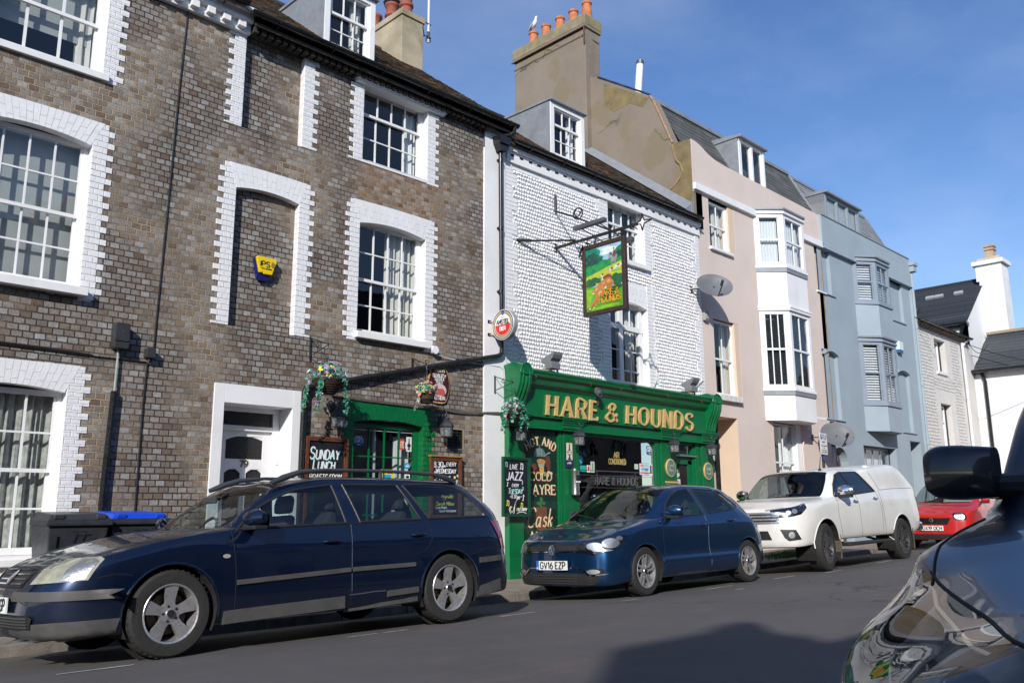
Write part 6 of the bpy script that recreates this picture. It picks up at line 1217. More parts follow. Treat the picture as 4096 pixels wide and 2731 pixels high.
def lantern(x, z, yw, label, first=None):
    if first:
        c = copy_tree(first); c.location = (x, yw, z); c['label'] = label; return c
    T = thing('wall_lantern', label, 'lantern', (x, yw, z), 'weathered black carriage lanterns on the pub front')
    LB = mat('weathered_lantern_metal', (.045, .047, .055), .5, .4, vary=.35, scale=25)
    b = MB(); b.pxz(rrect(-.04, .04, .02, .17, .03), -.02, 0); b.tube([(0, -.01, .12), (0, -.04, .22), (0, -.10, .265), (0, -.155, .24), (0, -.165, .20), (0, -.15, .175)], .010, 6); b.tube([(0, -.05, .05), (0, -.03, .13), (0, -.02, .17)], .008, 5); b.build('bracket', LB, T, world=False, smooth=True)
    cy = -.16; n = 6; b = MB()
    def ring(r_, z_): return [(r_*math.cos(2*PI*k/n+PI/6), cy+r_*math.sin(2*PI*k/n+PI/6), z_) for k in range(n)]
    rs = [ring(.125, .0), ring(.12, .012), ring(.10, .055), ring(.06, .095), ring(.02, .12), ring(.012, .16), ring(.018, .17), ring(.0, .185)]
    ids = [b.vs(q) for q in rs]
    for q0, q1 in zip(ids, ids[1:]):
        for k in range(n): b.f.append((q0+k, q0+(k+1) % n, q1+(k+1) % n, q1+k)); b.m.append(0)
    b.f.append(tuple(range(n))); b.m.append(0)
    b.build('lamp_hood', LB, T, world=False)
    b = MB(); a0 = ring(.10, -.004); a1 = ring(.085, -.15)
    for p, q in zip(a0, a1): b.tube([p, q], .006, 4)
    b.f.append(tuple(range(len(b.v), len(b.v)+n))); b.v += ring(.09, -.155); b.m.append(0); i = len(b.v); b.v += ring(.09, -.155)+ring(.088, -.14)
    for k in range(n): b.f.append((i+k, i+(k+1) % n, i+n+(k+1) % n, i+n+k)); b.m.append(0)
    b.build('lamp_cage', LB, T, world=False)
    g = MB(); i = g.vs(ring(.096, -.006)+ring(.082, -.148))
    for k in range(n): g.f.append((i+k, i+(k+1) % n, i+n+(k+1) % n, i+n+k)); g.m.append(0)
    g.build('lamp_glass', LG, T, world=False)
    g = MB()
    for k in range(n):      # leaded pattern
        A, B_, C_, D_ = Vector(ring(.098, -.006)[k]), Vector(ring(.098, -.006)[(k+1) % n]), Vector(ring(.084, -.148)[(k+1) % n]), Vector(ring(.084, -.148)[k])
        P = lambda u, v: (A*(1-u)+B_*u)*(1-v)+(D_*(1-u)+C_*u)*v
        for u0, v0, u1, v1 in ((.5, 0, .3, .45), (.3, .45, .6, .7), (.6, .7, .5, 1), (.3, .45, 0, .5), (.6, .7, 1, .55)): g.tube([P(u0, v0), P(u1, v1)], .0018, 3)
    g.build('leading', mat('lead_came', (.4, .4, .4), .4, .5), T, world=False)
    b = MB(); ball(b, (0, cy, -.07), .028, 6); b.tube([(0, cy, -.15), (0, cy, -.09)], .012, 6); b.build('bulb', mat('bulb', (.75, .75, .7), .3), T, world=False, smooth=True)
    return T
L1 = lantern(6.53, 1.285, 10.19, 'black lantern left of the green brick window, under the lilac flower basket')
lantern(8.47, 1.265, 10.19, 'black lantern right of the green brick window, under the maroon plaque', L1)
lantern(9.98, 1.275, 10.06, 'black lantern on the leftmost green pilaster, above the jazz chalkboard', L1)
lantern(11.44, 1.275, 10.06, 'black lantern on the green pilaster just left of the big pub window', L1)
lantern(14.34, 1.275, 10.06, 'black lantern on the green pilaster between the big window and the door', L1)
lantern(15.70, 1.275, 10.06, 'black lantern on the rightmost green pilaster, beside the pink house', L1)
b = MB(); b.lathe([(0, 0), (.05, 0), (.05, -.10), (.03, -.14), (0, -.15)], (6.66, 10.19, 1.2), 12, axis='y'); tag(b.build('sensor', STW, smooth=True), 'small white dome sensor beside the left lantern', 'sensor')
b = MB()
for k in range(8): a = k*.5; b.tube([(11.86+.085*math.cos(t)*math.cos(a*.25), 9.79+.03*math.sin(t+a), 2.09+.085*math.sin(t)*(1-.04*k)) for t in [2*PI*j/14 for j in range(15)]], .011, 5)
ball(b, (11.86, 9.80, 2.09), .07, 7); tag(b.build('coiled_cable', mat('grey_cable', (.09, .09, .10), .6), smooth=True), 'grey ball of coiled cable hanging on the green cornice', 'cable')
b = MB()
for xx in (10.2, 11.63, 12.5, 14.0, 15.2): b.tube([(xx, 9.80, 2.24), (xx, 9.77, 2.225), (xx+.01, 9.765, 2.20), (xx, 9.775, 2.18)], .004, 5)
b.build('cup_hook', mat('copper_hook', (.4, .2, .12), .4, .6), SF)
def flood(x, label, first=None):
    if first: c = copy_tree(first); c.location = (x, 9.9, 2.32); c['label'] = label; return c
    T = thing('floodlight', label, 'floodlight', (x, 9.9, 2.32), 'grey floodlights on the pub cornice'); gm = mat('grey_floodlight_casing', (.20, .205, .22), .45, .2, vary=.08)
    b = MB(); b.pyz([(-.09, .08), (-.09, .18), (-.06, .21), (-.115, .26), (-.15, .32), (-.155, .37), (.16, .26), (.15, .20), (.07, .16), (.05, .08)], -.11, .13); b.build('housing', gm, T, world=False, bevel=.008)
    b = MB(); b.face([(-.10, -.13, .36), (.12, -.13, .36), (.12, .14, .265), (-.10, .14, .265)]);
    b = MB(); b.box(-.115, -.085, -.03, -.01, .0, .12); b.box(.105, .135, -.03, -.01, .0, .12); b.build('bracket', mat('brassy_bracket', (.30, .2, .08), .5, .5), T, world=False)
    b = MB(); b.box(-.20, .22, -.10, .2, -.03, .015); b.build('mounting_block', WR, T, world=False, bevel=.004)
    return T
F1 = flood(10.74, 'grey floodlight standing on the left end of the pub cornice'); flood(15.0, 'grey floodlight standing on the right end of the pub cornice', F1)
b = MB(); b.tube([(10.2, 9.95, 2.38), (10.6, 9.9, 2.37), (11.0, 9.95, 2.36), (11.6, 10.1, 2.40), (12.4, 10.15, 2.40), (13.2, 10.14, 2.42), (14.1, 10.12, 2.41), (14.7, 10.0, 2.40), (15.1, 10.02, 2.44), (15.6, 10.14, 2.62), (15.9, 10.15, 2.78)], .009, 5); b.tube([(14.15, 10.17, 4.8), (14.18, 10.17, 4.3), (14.22, 10.17, 3.2), (14.2, 10.17, 2.6), (14.05, 10.14, 2.44)], .007, 5); tag(b.build('cable', mat('white_cable', (.6, .58, .55), .6), smooth=True), 'loose white wires along the top of the green cornice', 'cable')
def scroll(b, y, z, r_, sg=1, x=0): b.tube([(x, y+sg*r_*(1-k/26)*math.cos(R(k*22)), z+r_*(1-k/26)*math.sin(R(k*22))) for k in range(18)], .006, 4)
LEAFC = [(.02, .20, .11), (.03, .28, .19), (.10, .26, .18), (.015, .12, .07)]
def basket(x, y, z, label, cols, seed, yw, bw=.17, trail=3, sc=1.0, blabel=None):
    random.seed(seed)
    W_ = thing('basket_bracket', blabel, 'bracket', (x, yw, z+.5)); b = MB(); top = .02; dep = yw-y
    b.tube([(x-.0, yw-.012, z+.62*sc), (x, yw-.012, z+.34*sc)], .011, 5); b.tube([(x, yw-.02, z+.60*sc), (x, y, z+.47*sc)], .007, 4); b.tube([(x, yw-.02, z+.38*sc), (x, y, z+.47*sc)], .007, 4)
    scroll(b, y+.03, z+.50*sc, .03, -1, x); scroll(b, yw-dep*.45, z+.50*sc, .035, 1, x); scroll(b, y+.015, z+.44*sc, .02, -1, x); b.tube([(x, y+.01, z+.43*sc)]+[(x+random.uniform(-.004, .004), y, z+.43*sc-k*.04) for k in range(1, 7)], .004, 4); b.build('bracket', IRON, W_)
    T = thing('hanging_basket', label, 'basket', (x, y, z))
    b = MB(); b.lathe([(0, -.13*sc), (.07*sc, -.12*sc), (.12*sc, -.06*sc), (bw*.92*sc, 0), (bw*sc, .05*sc), (bw*.9*sc, .06*sc), (0, .03*sc)], (x, y, z), 18)
    for k in range(7):
        zz = -.11*sc+k*.024*sc; r_ = (.075+(bw-.075)*((k+.5)/7)**.7)*sc; b.tube([(x+(r_+.004*math.sin(j*2.5+k*2))*math.cos(2*PI*j/24), y+(r_+.004*math.sin(j*2.5+k*2))*math.sin(2*PI*j/24), z+zz) for j in range(25)], .007*sc, 4)
    b.build('wicker', mat('dark_wicker', (.035, .018, .012), .8, vary=.5, scale=40, bump=.8), T, smooth=True)
    def leafs(pts_, r_, ml):
        q = MB()
        for p in pts_:
            n = Vector((random.uniform(-1, .5), -random.uniform(.2, 1.2), random.uniform(-.2, 1))).normalized(); u = n.cross(Vector((random.uniform(-1, 1), random.uniform(-1, 1), random.uniform(-1, 1)))).normalized(); v = n.cross(u); s = r_*random.uniform(.7, 1.3); P = Vector(p)
            q.face([P-u*s, P+v*s*.55-u*s*.2, P+u*s, P-v*s*.55-u*s*.2]); q.face([P+n*.004-u*s*.6, P+n*.012+v*s*.3, P+n*.004+u*s*.5, P-v*s*.3]) if random.random() < .4 else None
        return q.build('leaves', ml, T)
    dome = lambda s=1: (lambda a, e, r_: (x+r_*math.cos(a)*math.cos(e), y+r_*.85*math.sin(a)*math.cos(e), z+.05*sc+r_*.8*math.sin(e)))(random.uniform(0, 2*PI), random.uniform(-.15, 1.5), bw*sc*random.uniform(.75, 1.35)*s)
    trails = []
    for k in range(trail):
        a = random.uniform(PI*.9, PI*2.1); tx, ty = x+bw*1.15*sc*math.cos(a), y+bw*1.0*sc*math.sin(a)*.8; ln = random.uniform(.12, .40)*sc; tr = [(tx+math.cos(a)*t*.10+random.uniform(-.012, .012), ty+random.uniform(-.01, .01), z+.04-ln*t) for t in [j/9 for j in range(10)]]; trails.append(tr)
    for i, c in enumerate(LEAFC): leafs([dome() for _ in range(int(46*sc))]+[tuple(v+random.uniform(-.025, .025) for v in random.choice(tr)) for tr in trails for _ in range(7)], .024*sc, mat('leaf_%d' % i, c, .6, vary=.25, scale=30))
    q = MB()
    for tr in trails: q.tube(tr, .003, 3)
    q.build('stem', mat('stem', (.05, .14, .05), .7), T)
    for i, (c, n, r_) in enumerate(cols):
        q = MB()
        for _ in range(n):
            p = Vector(dome(1.05)) if random.random() < .78 or not trails else Vector(random.choice(random.choice(trails)))
            d = Vector((p.x-x, p.y-y-.1, p.z-z)).normalized(); u = d.cross(Vector((0, 0, 1))); u = u.normalized() if u.length > .1 else Vector((1, 0, 0)); v = d.cross(u)
            for k in range(5):
                a = 2*PI*k/5+random.random(); e = u*math.cos(a)+v*math.sin(a); f = -u*math.sin(a)+v*math.cos(a); s = r_*sc*random.uniform(.8, 1.2); q.face([p+d*.012, p+e*s*.6-f*s*.38+d*.006, p+e*s+d*.014, p+e*s*.6+f*s*.38+d*.006])
        q.build('blossom', mat('blossom_%02x%02x%02x' % tuple(int(v*255) for v in c), c, .6, vary=.15, scale=40), T)
    random.seed(seed+1)
basket(6.12, 9.70, 1.66, 'hanging basket of lilac and yellow flowers with long ivy trails on the brick wall', [((.50, .28, .55), 34, .026), ((.68, .52, .66), 16, .028), ((.80, .66, .08), 7, .034), ((.78, .74, .45), 5, .03), ((.38, .15, .42), 14, .022)], 3, 10.19, bw=.19, trail=7, sc=1.15, blabel='black scrolled wall bracket holding the lilac and yellow flower basket')
basket(7.90, 9.82, 1.68, 'small hanging basket of pink and coral artificial flowers in front of the maroon plaque', [((.80, .22, .35), 12, .03), ((.80, .28, .18), 8, .028), ((.80, .55, .60), 8, .026), ((.60, .50, .75), 8, .022), ((.78, .75, .7), 7, .022), ((.35, .50, .06), 10, .032)], 11, 10.19, bw=.13, trail=1, sc=1.0, blabel='black scrolled wall bracket holding the pink and coral flower basket')
basket(9.62, 9.72, 1.55, 'hanging basket of pale lilac and cream flowers at the corner of the green shopfront', [((.52, .32, .56), 34, .024), ((.66, .48, .60), 14, .024), ((.74, .62, .45), 10, .024), ((.70, .30, .32), 6, .02)], 21, 10.17, bw=.16, trail=7, sc=1.05, blabel='black scrolled wall bracket holding the basket at the corner of the shopfront')
random.seed(99)
WOOD = mat('reddish_brown_wood', (.13, .045, .020), .45, vary=.35, scale=14, bump=.2, bscale=40); CHK = mat('black_chalkboard', (.010, .011, .015), .55, vary=.4, scale=4, dirt='#2a2c30', dirtscale=3, dirtamt=.25)
def chalkboard(name, label, x0, x1, z0, z1, y, fm, fw_=.065, shelf=None):
    T = thing(name, label, 'chalkboard', ((x0+x1)/2, y, z0)); b = MB()
    for (o, d) in ((0, 0), (fw_*.45, .012)):
        a, c, e, f = x0+o, x1-o, z0+o, z1-o; t = fw_*(.5 if o == 0 else .45); yy = y-d*.5+(0 if o == 0 else .012)
        b.box(a, a+t, yy, y+.05, e, f); b.box(c-t, c, yy, y+.05, e, f); b.box(a+t, c-t, yy+.001, y+.05, f-t, f); b.box(a+t, c-t, yy+.001, y+.05, e, e+t)
    if shelf: b.box(x0-.01, x1+.01, y-.02, y+.06, z1, z1+.02, 1)
    b.build('frame', [fm]+([shelf] if shelf else []), T, bevel=.004); b = MB(); b.box(x0+fw_*.9, x1-fw_*.9, y+.03, y+.045, z0+fw_*.9, z1-fw_*.9); b.build('slate', CHK, T)
    b = MB()
    for xx in (x0+(x1-x0)*.22, x1-(x1-x0)*.22): b.tube([(xx, y+.01, z1), (xx+.004, y, z1+.03), (xx-.006, y-.005, z1+.045), (xx-.004, y+.01, z1+.06)], .0035, 4)
    b.build('hook', mat('copper_hook', (.4, .2, .12), .4, .6), T); return T
def chalk(T, col, lines, y, **k): return txt(T, mat('chalk_%02x%02x%02x' % tuple(int(v*255) for v in col), col, .9, vary=.12, scale=60), lines, y, depth=.0008, **k)
CW = (.80, .82, .83); CT = (.22, .62, .60); CY = (.80, .75, .18); CP = (.75, .42, .60)
T = chalkboard('chalkboard', 'wood-framed chalkboard reading SUNDAY LUNCH, between the downpipe and the green window', 6.08, 6.76, -.25, 1.0, 10.11, WOOD)
def double(T, lines, y, c1, c2, off=.008, **k): chalk(T, c2, [(l[0], l[1]+off, l[2]-off*.6, l[3])+tuple(l[4:]) for l in lines], y+.0005, **k); chalk(T, c1, lines, y-.0012, **k)
double(T, [('SUNDAY', 6.395, .70, .15, {'width': .45}), ('LUNCH', 6.385, .56, .13, {'width': .33})], 10.139, CW, CT, wt=.12, smallcaps=.8, jit=.03, slant=.12)
chalk(T, (.80, .80, .66), [('ROASTS FROM', 6.42, .42, .075, {'width': .50}), ('£8.95'.replace('£', ''), 6.42, .27, .10)], 10.138, wt=.14, jit=.04, slant=.15)
chalk(T, CW, [('12 TILL 4', 6.42, .12, .08), ('ALL HOME', 6.42, -.02, .07), ('COOKED', 6.42, -.13, .07)][:0]+[], 10.138)
T = chalkboard('chalkboard', 'wood-framed chalkboard reading 8.30 EVERY WEDNESDAY NIGHT, right of the green window', 8.24, 8.87, -.12, .81, 10.11, WOOD, shelf=mat('orange_wood_shelf', (.42, .19, .06), .5, vary=.2, scale=20))
double(T, [('8.30', 8.41, .655, .085, {'width': .18}),], 10.139, CW, (.45, .45, .47), off=.005, wt=.15, jit=.02)
chalk(T, CW, [('pm', 8.52, .655, .05), ('EVERY', 8.67, .675, .062, {'width': .19}), ('WEDNESDAY', 8.56, .565, .072, {'width': .40, 'smallcaps': .85}), ('NIGHT', 8.545, .46, .068, {'width': .21, 'smallcaps': .85}), ('GENERAL KNOWLEDGE', 8.56, .385, .042, {'width': .46}), ('QUIZ', 8.56, .30, .06)], 10.138, wt=.15, jit=.03, slant=.1)
chalk(T, CY, [('WITH', 8.46, .24, .035), ('Keynolds', 8.60, .19, .055, {'width': .22}), ('+', 8.52, .145, .035), ('Sarah Milner', 8.56, .08, .055, {'width': .36})], 10.138, wt=.1, jit=.03, slant=.2)
chalk(T, CW, [('CASH PRIZES', 8.48, .03, .028), ('£1 ENTRY PER PERSON'.replace('£', ''), 8.60, -.02, .026)], 10.138, wt=.14, jit=.03)
for (c, px_, pz) in ((CP, 8.345, .57), (CY, 8.385, .51), (CY, 8.74, .505), (CP, 8.80, .53), (CT, 8.785, .45), (CT, 8.35, .45)):
    a = MB(); [ribbon(a, [(px_-.022*math.cos(R(t)), pz-.022*math.sin(R(t))), (px_+.022*math.cos(R(t)), pz+.022*math.sin(R(t)))], .011, facade(10.139), .0003*(i+1)) for i, t in enumerate((0, 45, 90, 135))]; a.build('chalk_flower', mat('chalk_%02x%02x%02x' % tuple(int(v*255) for v in c), c, .9, vary=.12, scale=60), T)
T = chalkboard('chalkboard', 'green-framed chalkboard reading LIVE JAZZ EVERY TUESDAY, over the corner of the shopfront', 9.60, 10.235, -.10, .855, 9.94, mat('dark_green_frame', (.005, .06, .028), .4, vary=.2), fw_=.055)
yj = 9.967
chalk(T, CW, [('LIVE', 9.865, .66, .075, {'width': .17}), ('EVERY', 9.90, .375, .048, {'width': .15}), ('8.30pm', 9.905, .195, .05, {'width': .19}), ('*', 9.785, .195, .045), ('*', 10.03, .195, .045), ('FREE ENTRY', 10.045, -.01, .045, {'width': .23})], yj, wt=.14, jit=.03, slant=.12)
double(T, [('JAZZ', 9.885, .485, .125, {'width': .35})], yj, (.72, .70, .82), (.5, .5, .62), off=.005, wt=.15, jit=.02, slant=.15)
chalk(T, (.45, .78, .76), [('TUESDAY', 9.90, .265, .085, {'width': .32, 'smallcaps': .85})], yj, wt=.13, jit=.02, slant=.15)
def note(T, x, z, s, c, dbl=True):
    a = MB(); fn = facade(yj); ribbon(a, [(x, z), (x, z+s)], s*.13, fn, .0003); a.face([fn(x-s*.02+s*.16*math.cos(t)-s*.12, z+s*.11*math.sin(t), -.0012) for t in [2*PI*k/8 for k in range(8)]])
    if dbl: ribbon(a, [(x, z+s), (x+s*.5, z+s*.85)], s*.16, fn, .0006); ribbon(a, [(x+s*.5, z+s*.85), (x+s*.5, z-.1*s)], s*.13, fn, .0009); a.face([fn(x+s*.5-s*.12+s*.16*math.cos(t), z-.1*s+s*.11*math.sin(t), -.0015) for t in [2*PI*k/8 for k in range(8)]])
    else: ribbon(a, [(x, z+s), (x+s*.25, z+s*.7)], s*.13, fn, .0006)
    a.build('chalk_note', mat('chalk_%02x%02x%02x' % tuple(int(v*255) for v in c), c, .9, vary=.12, scale=60), T)
note(T, 9.68, .70, .07, CT); note(T, 10.03, .67, .09, CW); note(T, 9.72, .385, .065, CW, False); note(T, 10.06, .42, .05, CW, False); note(T, 10.06, .33, .05, CT); note(T, 10.08, .16, .09, CW, False); note(T, 9.71, .08, .08, CY); note(T, 10.03, .05, .07, CY)
a = MB(); fn = facade(yj)
for ln, ww in (([(9.98, .18), (9.94, .17), (9.90, .12), (9.865, .04), (9.845, -.01), (9.81, -.025), (9.785, .0), (9.79, .04), (9.82, .055)], .010), ([(9.92, .155), (9.89, .09), (9.875, .03), (9.87, -.02), (9.84, -.055), (9.79, -.05), (9.76, .0), (9.765, .04), (9.80, .065)], .010), ([(9.93, .165), (9.975, .195), (9.99, .175)], .009)): ribbon(a, smooth_line(ln), ww, fn, .0003)
ribbon(a, smooth_line([(9.93, -.045), (10.0, -.03), (10.08, -.03), (10.15, -.05)]), .010, fn, .0006); a.build('chalk_saxophone', mat('chalk_sax', (.80, .78, .62), .9), T)
PN = thing('painted_panel', 'dark green painted panel reading HOT AND COLD FAYRE, CASK ALES, in the shopfront', 'sign', (10.64, 10.12, -.7))
b = MB(); b.box(10.195, 11.075, 10.12, 10.18, -.74, 1.36); b.build('board', GRND, PN); b = MB()
for z_ in [-.6+k*.24 for k in range(9)]:
    for xx in (10.21, 11.06): b.tube([(xx, 10.121, z_), (xx, 10.116, z_)], .006, 6)
b.build('screw', mat('bright_bead', (.6, .6, .6), .3, .8), PN)
CRM = (.78, .66, .40); CRD = (.36, .035, .015)
def shadowed(lines, y=10.118, off=.014, **k): txt(PN, mat('deep_red_shade', CRD, .6), [(l[0], l[1]+off, l[2]-off, l[3])+tuple(l[4:]) for l in lines], y+.0008, **k); txt(PN, mat('cream_sign_paint', CRM, .5, vary=.12, scale=20), lines, y-.0035, **k)
shadowed([('HOT AND', 10.66, 1.10, .135, {'width': .66, 'bend': 1.9}), ('COLD', 10.66, .50, .13, {'width': .52}), ('FAYRE', 10.675, .265, .155, {'width': .68}), ('ALES', 10.66, -.52, .165, {'width': .60})], wt=.17, serif=.028, contrast=.35)
shadowed([('Cask', 10.65, -.27, .30, {'width': .58})], wt=.11, slant=.25, contrast=.25, smallcaps=1.0)
def pm(n, c, polys, d):
    q = MB()
    for j, p in enumerate(polys): p = p[:-1] if p[0] == p[-1] else p; q.f.append(tuple(range(len(q.v), len(q.v)+len(p)))); q.v += [(a, 10.118-d-.0002*j, c_) for a, c_ in p]; q.m.append(0)
    q.build('painted_'+n, mat('panel_'+n, c, .55, vary=.25, scale=25), PN)
pm('cloche', (.13, .20, .19), [[(10.49, .90)]+[(10.64+.15*math.cos(R(t)), .90+.155*math.sin(R(t))) for t in range(180, -1, -15)], blob(10.64, 1.08, .012, .03, 8, .05)], .001)
pm('cloche_ribs', (.27, .38, .36), [oval(10.60, .97, .008, .07, 8), oval(10.68, .97, .008, .07, 8), oval(10.64, .98, .006, .075, 8), [(10.76, .93), (10.86, .985), (10.91, .985), (10.90, .965), (10.83, .95), (10.77, .915)]], .0022)
pm('meat', (.14, .045, .025), [blob(10.84, .82, .07, .11, 14, .12), blob(10.50, .72, .07, .06), blob(10.86, .72, .05, .05)], .0016)
pm('pie_dish', (.33, .36, .33), [[(10.59, .79), (10.76, .79), (10.74, .72), (10.61, .72)]], .0020); pm('pie_crust', (.50, .24, .07), [blob(10.67, .82, .11, .045, 14, .08)], .0026)
pm('cheese', (.68, .36, .05), [[(10.63, .74), (10.74, .72), (10.74, .62), (10.66, .58), (10.63, .62)]], .0032); pm('tomato', (.28, .02, .015), [blob(10.49, .63, .045, .04, 12, .05), blob(10.58, .62, .045, .04, 12, .05)], .0030); pm('onion', (.40, .25, .13), [blob(10.76, .61, .04, .04, 12, .05)], .0030); pm('mushroom', (.60, .48, .33), [blob(10.86, .64, .04, .025, 12, .05), blob(10.92, .62, .035, .03, 12, .05), blob(10.84, .59, .03, .03, 12, .05)], .0034)
pm('bottle', (.01, .07, .03), [[(10.40, .70), (10.40, .88), (10.415, .93), (10.415, 1.0), (10.435, 1.0), (10.435, .93), (10.45, .88), (10.45, .70)]], .0012)
pm('barrel', (.16, .07, .035), [sp([(10.54, .05), (10.78, .05), (10.80, -.12), (10.77, -.32), (10.56, -.32), (10.53, -.12), (10.54, .05)])], .0006); pm('hops', (.05, .17, .05), [blob(10.60, .12, .05, .03, 8, .3), blob(10.66, .18, .04, .05, 8, .3), blob(10.72, .12, .05, .03, 8, .3), blob(10.65, .09, .03, .04, 8, .3), blob(10.88, -.27, .05, .03, 8, .3), blob(10.92, -.22, .03, .04, 8, .3), blob(10.84, -.22, .03, .03, 8, .3)], .0010)
T = thing('cask_plaque', 'narrow navy and cream cask ale plaque above the steel ash bin on the pilaster', 'plaque', (11.21, 10.05, .9)); yq = 10.04
b = MB(); b.box(11.22, 11.42, yq, 10.06, .73, 1.18); b.build('board', STN, T); b = MB(); b.box(11.24, 11.40, yq-.002, yq, .86, 1.165); b.build('cream_field', STL, T); b = MB(); b.pxz([(11.31, 1.15), (11.33, 1.15), (11.336, 1.05), (11.37, 1.02), (11.37, .97), (11.335, .94), (11.335, .92), (11.35, .90), (11.345, .885), (11.39, .865), (11.25, .865), (11.295, .885), (11.29, .90), (11.305, .92), (11.305, .94), (11.27, .97), (11.27, 1.02), (11.304, 1.05)], yq-.004, yq-.002); b.pxz(oval(11.32, .995, .06, .045, 18), yq-.005, yq-.003); b.build('pump_mark', STN, T)
txt(T, STW, [('CASK', 11.32, 1.002, .026), ('MARQUE', 11.32, .968, .024, {'width': .10}), ('* * *', 11.32, .935, .02)], yq-.005, wt=.18); txt(T, STW, [('BEER', 11.33, .80, .024), ], yq, wt=.18); b = MB(); b.pxz([(11.255, .815), (11.285, .815), (11.27, .79)], yq-.002, yq); b.build('arrow_mark', STW, T)
b = MB(); b.lathe([(0, .0), (.075, .0), (.075, .02), (.07, .04), (.07, .40), (.072, .41), (.072, .42)], (11.40, 9.985, .26), 22)
top = []
for k in range(22): a = 2*PI*k/22; top.append((11.40+.07*math.cos(a), 9.985+.07*math.sin(a), .68+(-.04*math.cos(a))))
i = b.vs(top); b.f.append(tuple(range(i, i+22))); b.m.append(0)
j = len(b.v)-22*2;
for k in range(22): b.f.append((i+k, i+(k+1) % 22, i-22+(k+1) % 22, i-22+k)); b.m.append(0)
o = tag(b.build('ash_bin', mat('brushed_steel', (.42, .41, .39), .28, .9, vary=.08, scale=30), smooth=True), 'brushed steel cylindrical wall ash bin on the green pilaster beside the pub window', 'ash bin'); b = MB(); b.box(11.36, 11.44, 9.905, 9.925, .50, .60); b.build('slot', IRON, o); b = MB(); b.box(11.345, 11.455, 9.908, 9.92, .47, .50); b.build('label_plate', STW, o)
def oplaque(cx, cz, l1, l2, label):
    T = thing('oval_plaque', label, 'plaque', (cx, 10.03, cz), 'gold-rimmed oval plaques on the pub pilasters'); b = MB(); b.pxz(oval(cx, cz, .165, .185, 36), 10.03, 10.06); b.build('rim', GOLD, T, bevel=.008); b = MB(); b.pxz(oval(cx, cz, .138, .158, 36), 10.026, 10.032); b.build('field', mat('sage_teal_enamel', (.09, .20, .19), .5, vary=.08), T); txt(T, mat('pale_gold_script', (.42, .38, .22), .5), [(l1, cx, cz+.025, .07, {'width': .18}), (l2, cx, cz-.07, .07, {'width': .16})], 10.0255, wt=.12, slant=.2)
oplaque(14.38, .82, 'Finest', 'Beers', 'gold-rimmed oval plaque reading Finest Beers, left of the pub door'); oplaque(15.74, .79, 'Quality', 'Food', 'gold-rimmed oval plaque reading Quality Food, right of the pub door')
def dish(x, y, z, sc, label, yw):
    T = thing('satellite_dish', label, 'satellite dish', (x, y, z)); N_ = Vector((-.52, -.70, .48)).normalized(); U = N_.cross(Vector((0, 0, 1))).normalized(); V = U.cross(N_); M_ = Matrix((U, V, N_)).transposed()
    b = MB(); b.lathe([(.0, -.07), (.12, -.062), (.22, -.035), (.30, 0), (.305, .0), (.305, -.008), (.22, -.045), (.0, -.08)], (x, y, z), 28, tilt=Matrix.Diagonal(Vector((sc*1.18, sc*.95, sc))));
    c0 = Vector((x, y, z)); b.v = [tuple(c0+M_ @ (Vector(v)-c0)) for v in b.v]; b.build('dish', mat('grey_mesh_dish', (.16, .165, .175), .5, .2, vary=.12, scale=3), T, smooth=True)
    f = c0+N_*.30*sc-V*.22*sc; b = MB(); b.tube([c0-V*.30*sc, f-V*.04], .012*sc, 6); b.tube([f-N_*.07-V*.02, f+N_*.05+V*.01], .028*sc, 8); b.build('receiver_arm', mat('dark_receiver', (.04, .04, .045), .5), T)
    b = MB(); wp = Vector((x-.22, yw, z-.06)); b.tube([c0-N_*.05, c0-N_*.14, wp+Vector((0, -.1, 0)), wp], .016, 6); b.box(wp.x-.04, wp.x+.04, yw-.02, yw, wp.z-.08, wp.z+.08); b.build('wall_mount', mat('dark_receiver', (.04, .04, .045), .5), T)
dish(15.86, 9.72, 4.83, 1.15, 'grey mesh satellite dish high on the corner of the pub and the pink house', 10.2); dish(21.15, 9.62, 1.86, 1.25, 'large grey satellite dish low on the wall between pink and blue houses', 10.2)
b = MB(); b.box(16.05, 16.2, 10.12, 10.2, 4.14, 4.36); b.box(16.07, 16.18, 10.10, 10.12, 4.17, 4.33); tag(b.build('vent_box', mat('grey_vent_box', (.32, .31, .3), .6), bevel=.006), 'small grey vent box below the satellite dish on the pink wall', 'vent')
T = thing('parking_sign', 'white parking permit sign with a blue P on a dark post before the pink house', 'sign', (19.5, 9.25, -1)); b = MB(); b.tube([(19.5, 9.27, -1.0), (19.5, 9.27, 1.72)], .035, 8); b.build('post', IRON, T); b = MB(); b.pxz(rrect(19.31, 19.67, 1.26, 1.76, .02), 9.225, 9.235); pp = b.build('sign_plate', mat('sign_plate_white', (.66, .67, .66), .5, vary=.03), T); b = MB(); b.box(19.34, 19.44, 9.222, 9.225, 1.62, 1.73); b.build('blue_square', STB, pp)
txt(pp, STW, [('P', 19.39, 1.645, .06)], 9.2215, wt=.22); txt(pp, STK, [('Mon - Sat', 19.55, 1.70, .03), ('9am - 6pm', 19.55, 1.655, .03), ('Permit', 19.55, 1.61, .028), ('holders E', 19.49, 1.545, .03), ('or', 19.49, 1.50, .026), ('Pay at machine', 19.49, 1.455, .028, {'width': .28}), ('2 hours max', 19.49, 1.35, .028, {'width': .26}), ('No return 2 hrs', 19.49, 1.30, .026, {'width': .28})], 9.2245, wt=.15)
b = MB(); b.pxz([(19.46, 1.41), (19.49, 1.43), (19.49, 1.415), (19.54, 1.415), (19.54, 1.405), (19.49, 1.405), (19.49, 1.39)], 9.222, 9.2245); b.build('arrow', STK, pp)
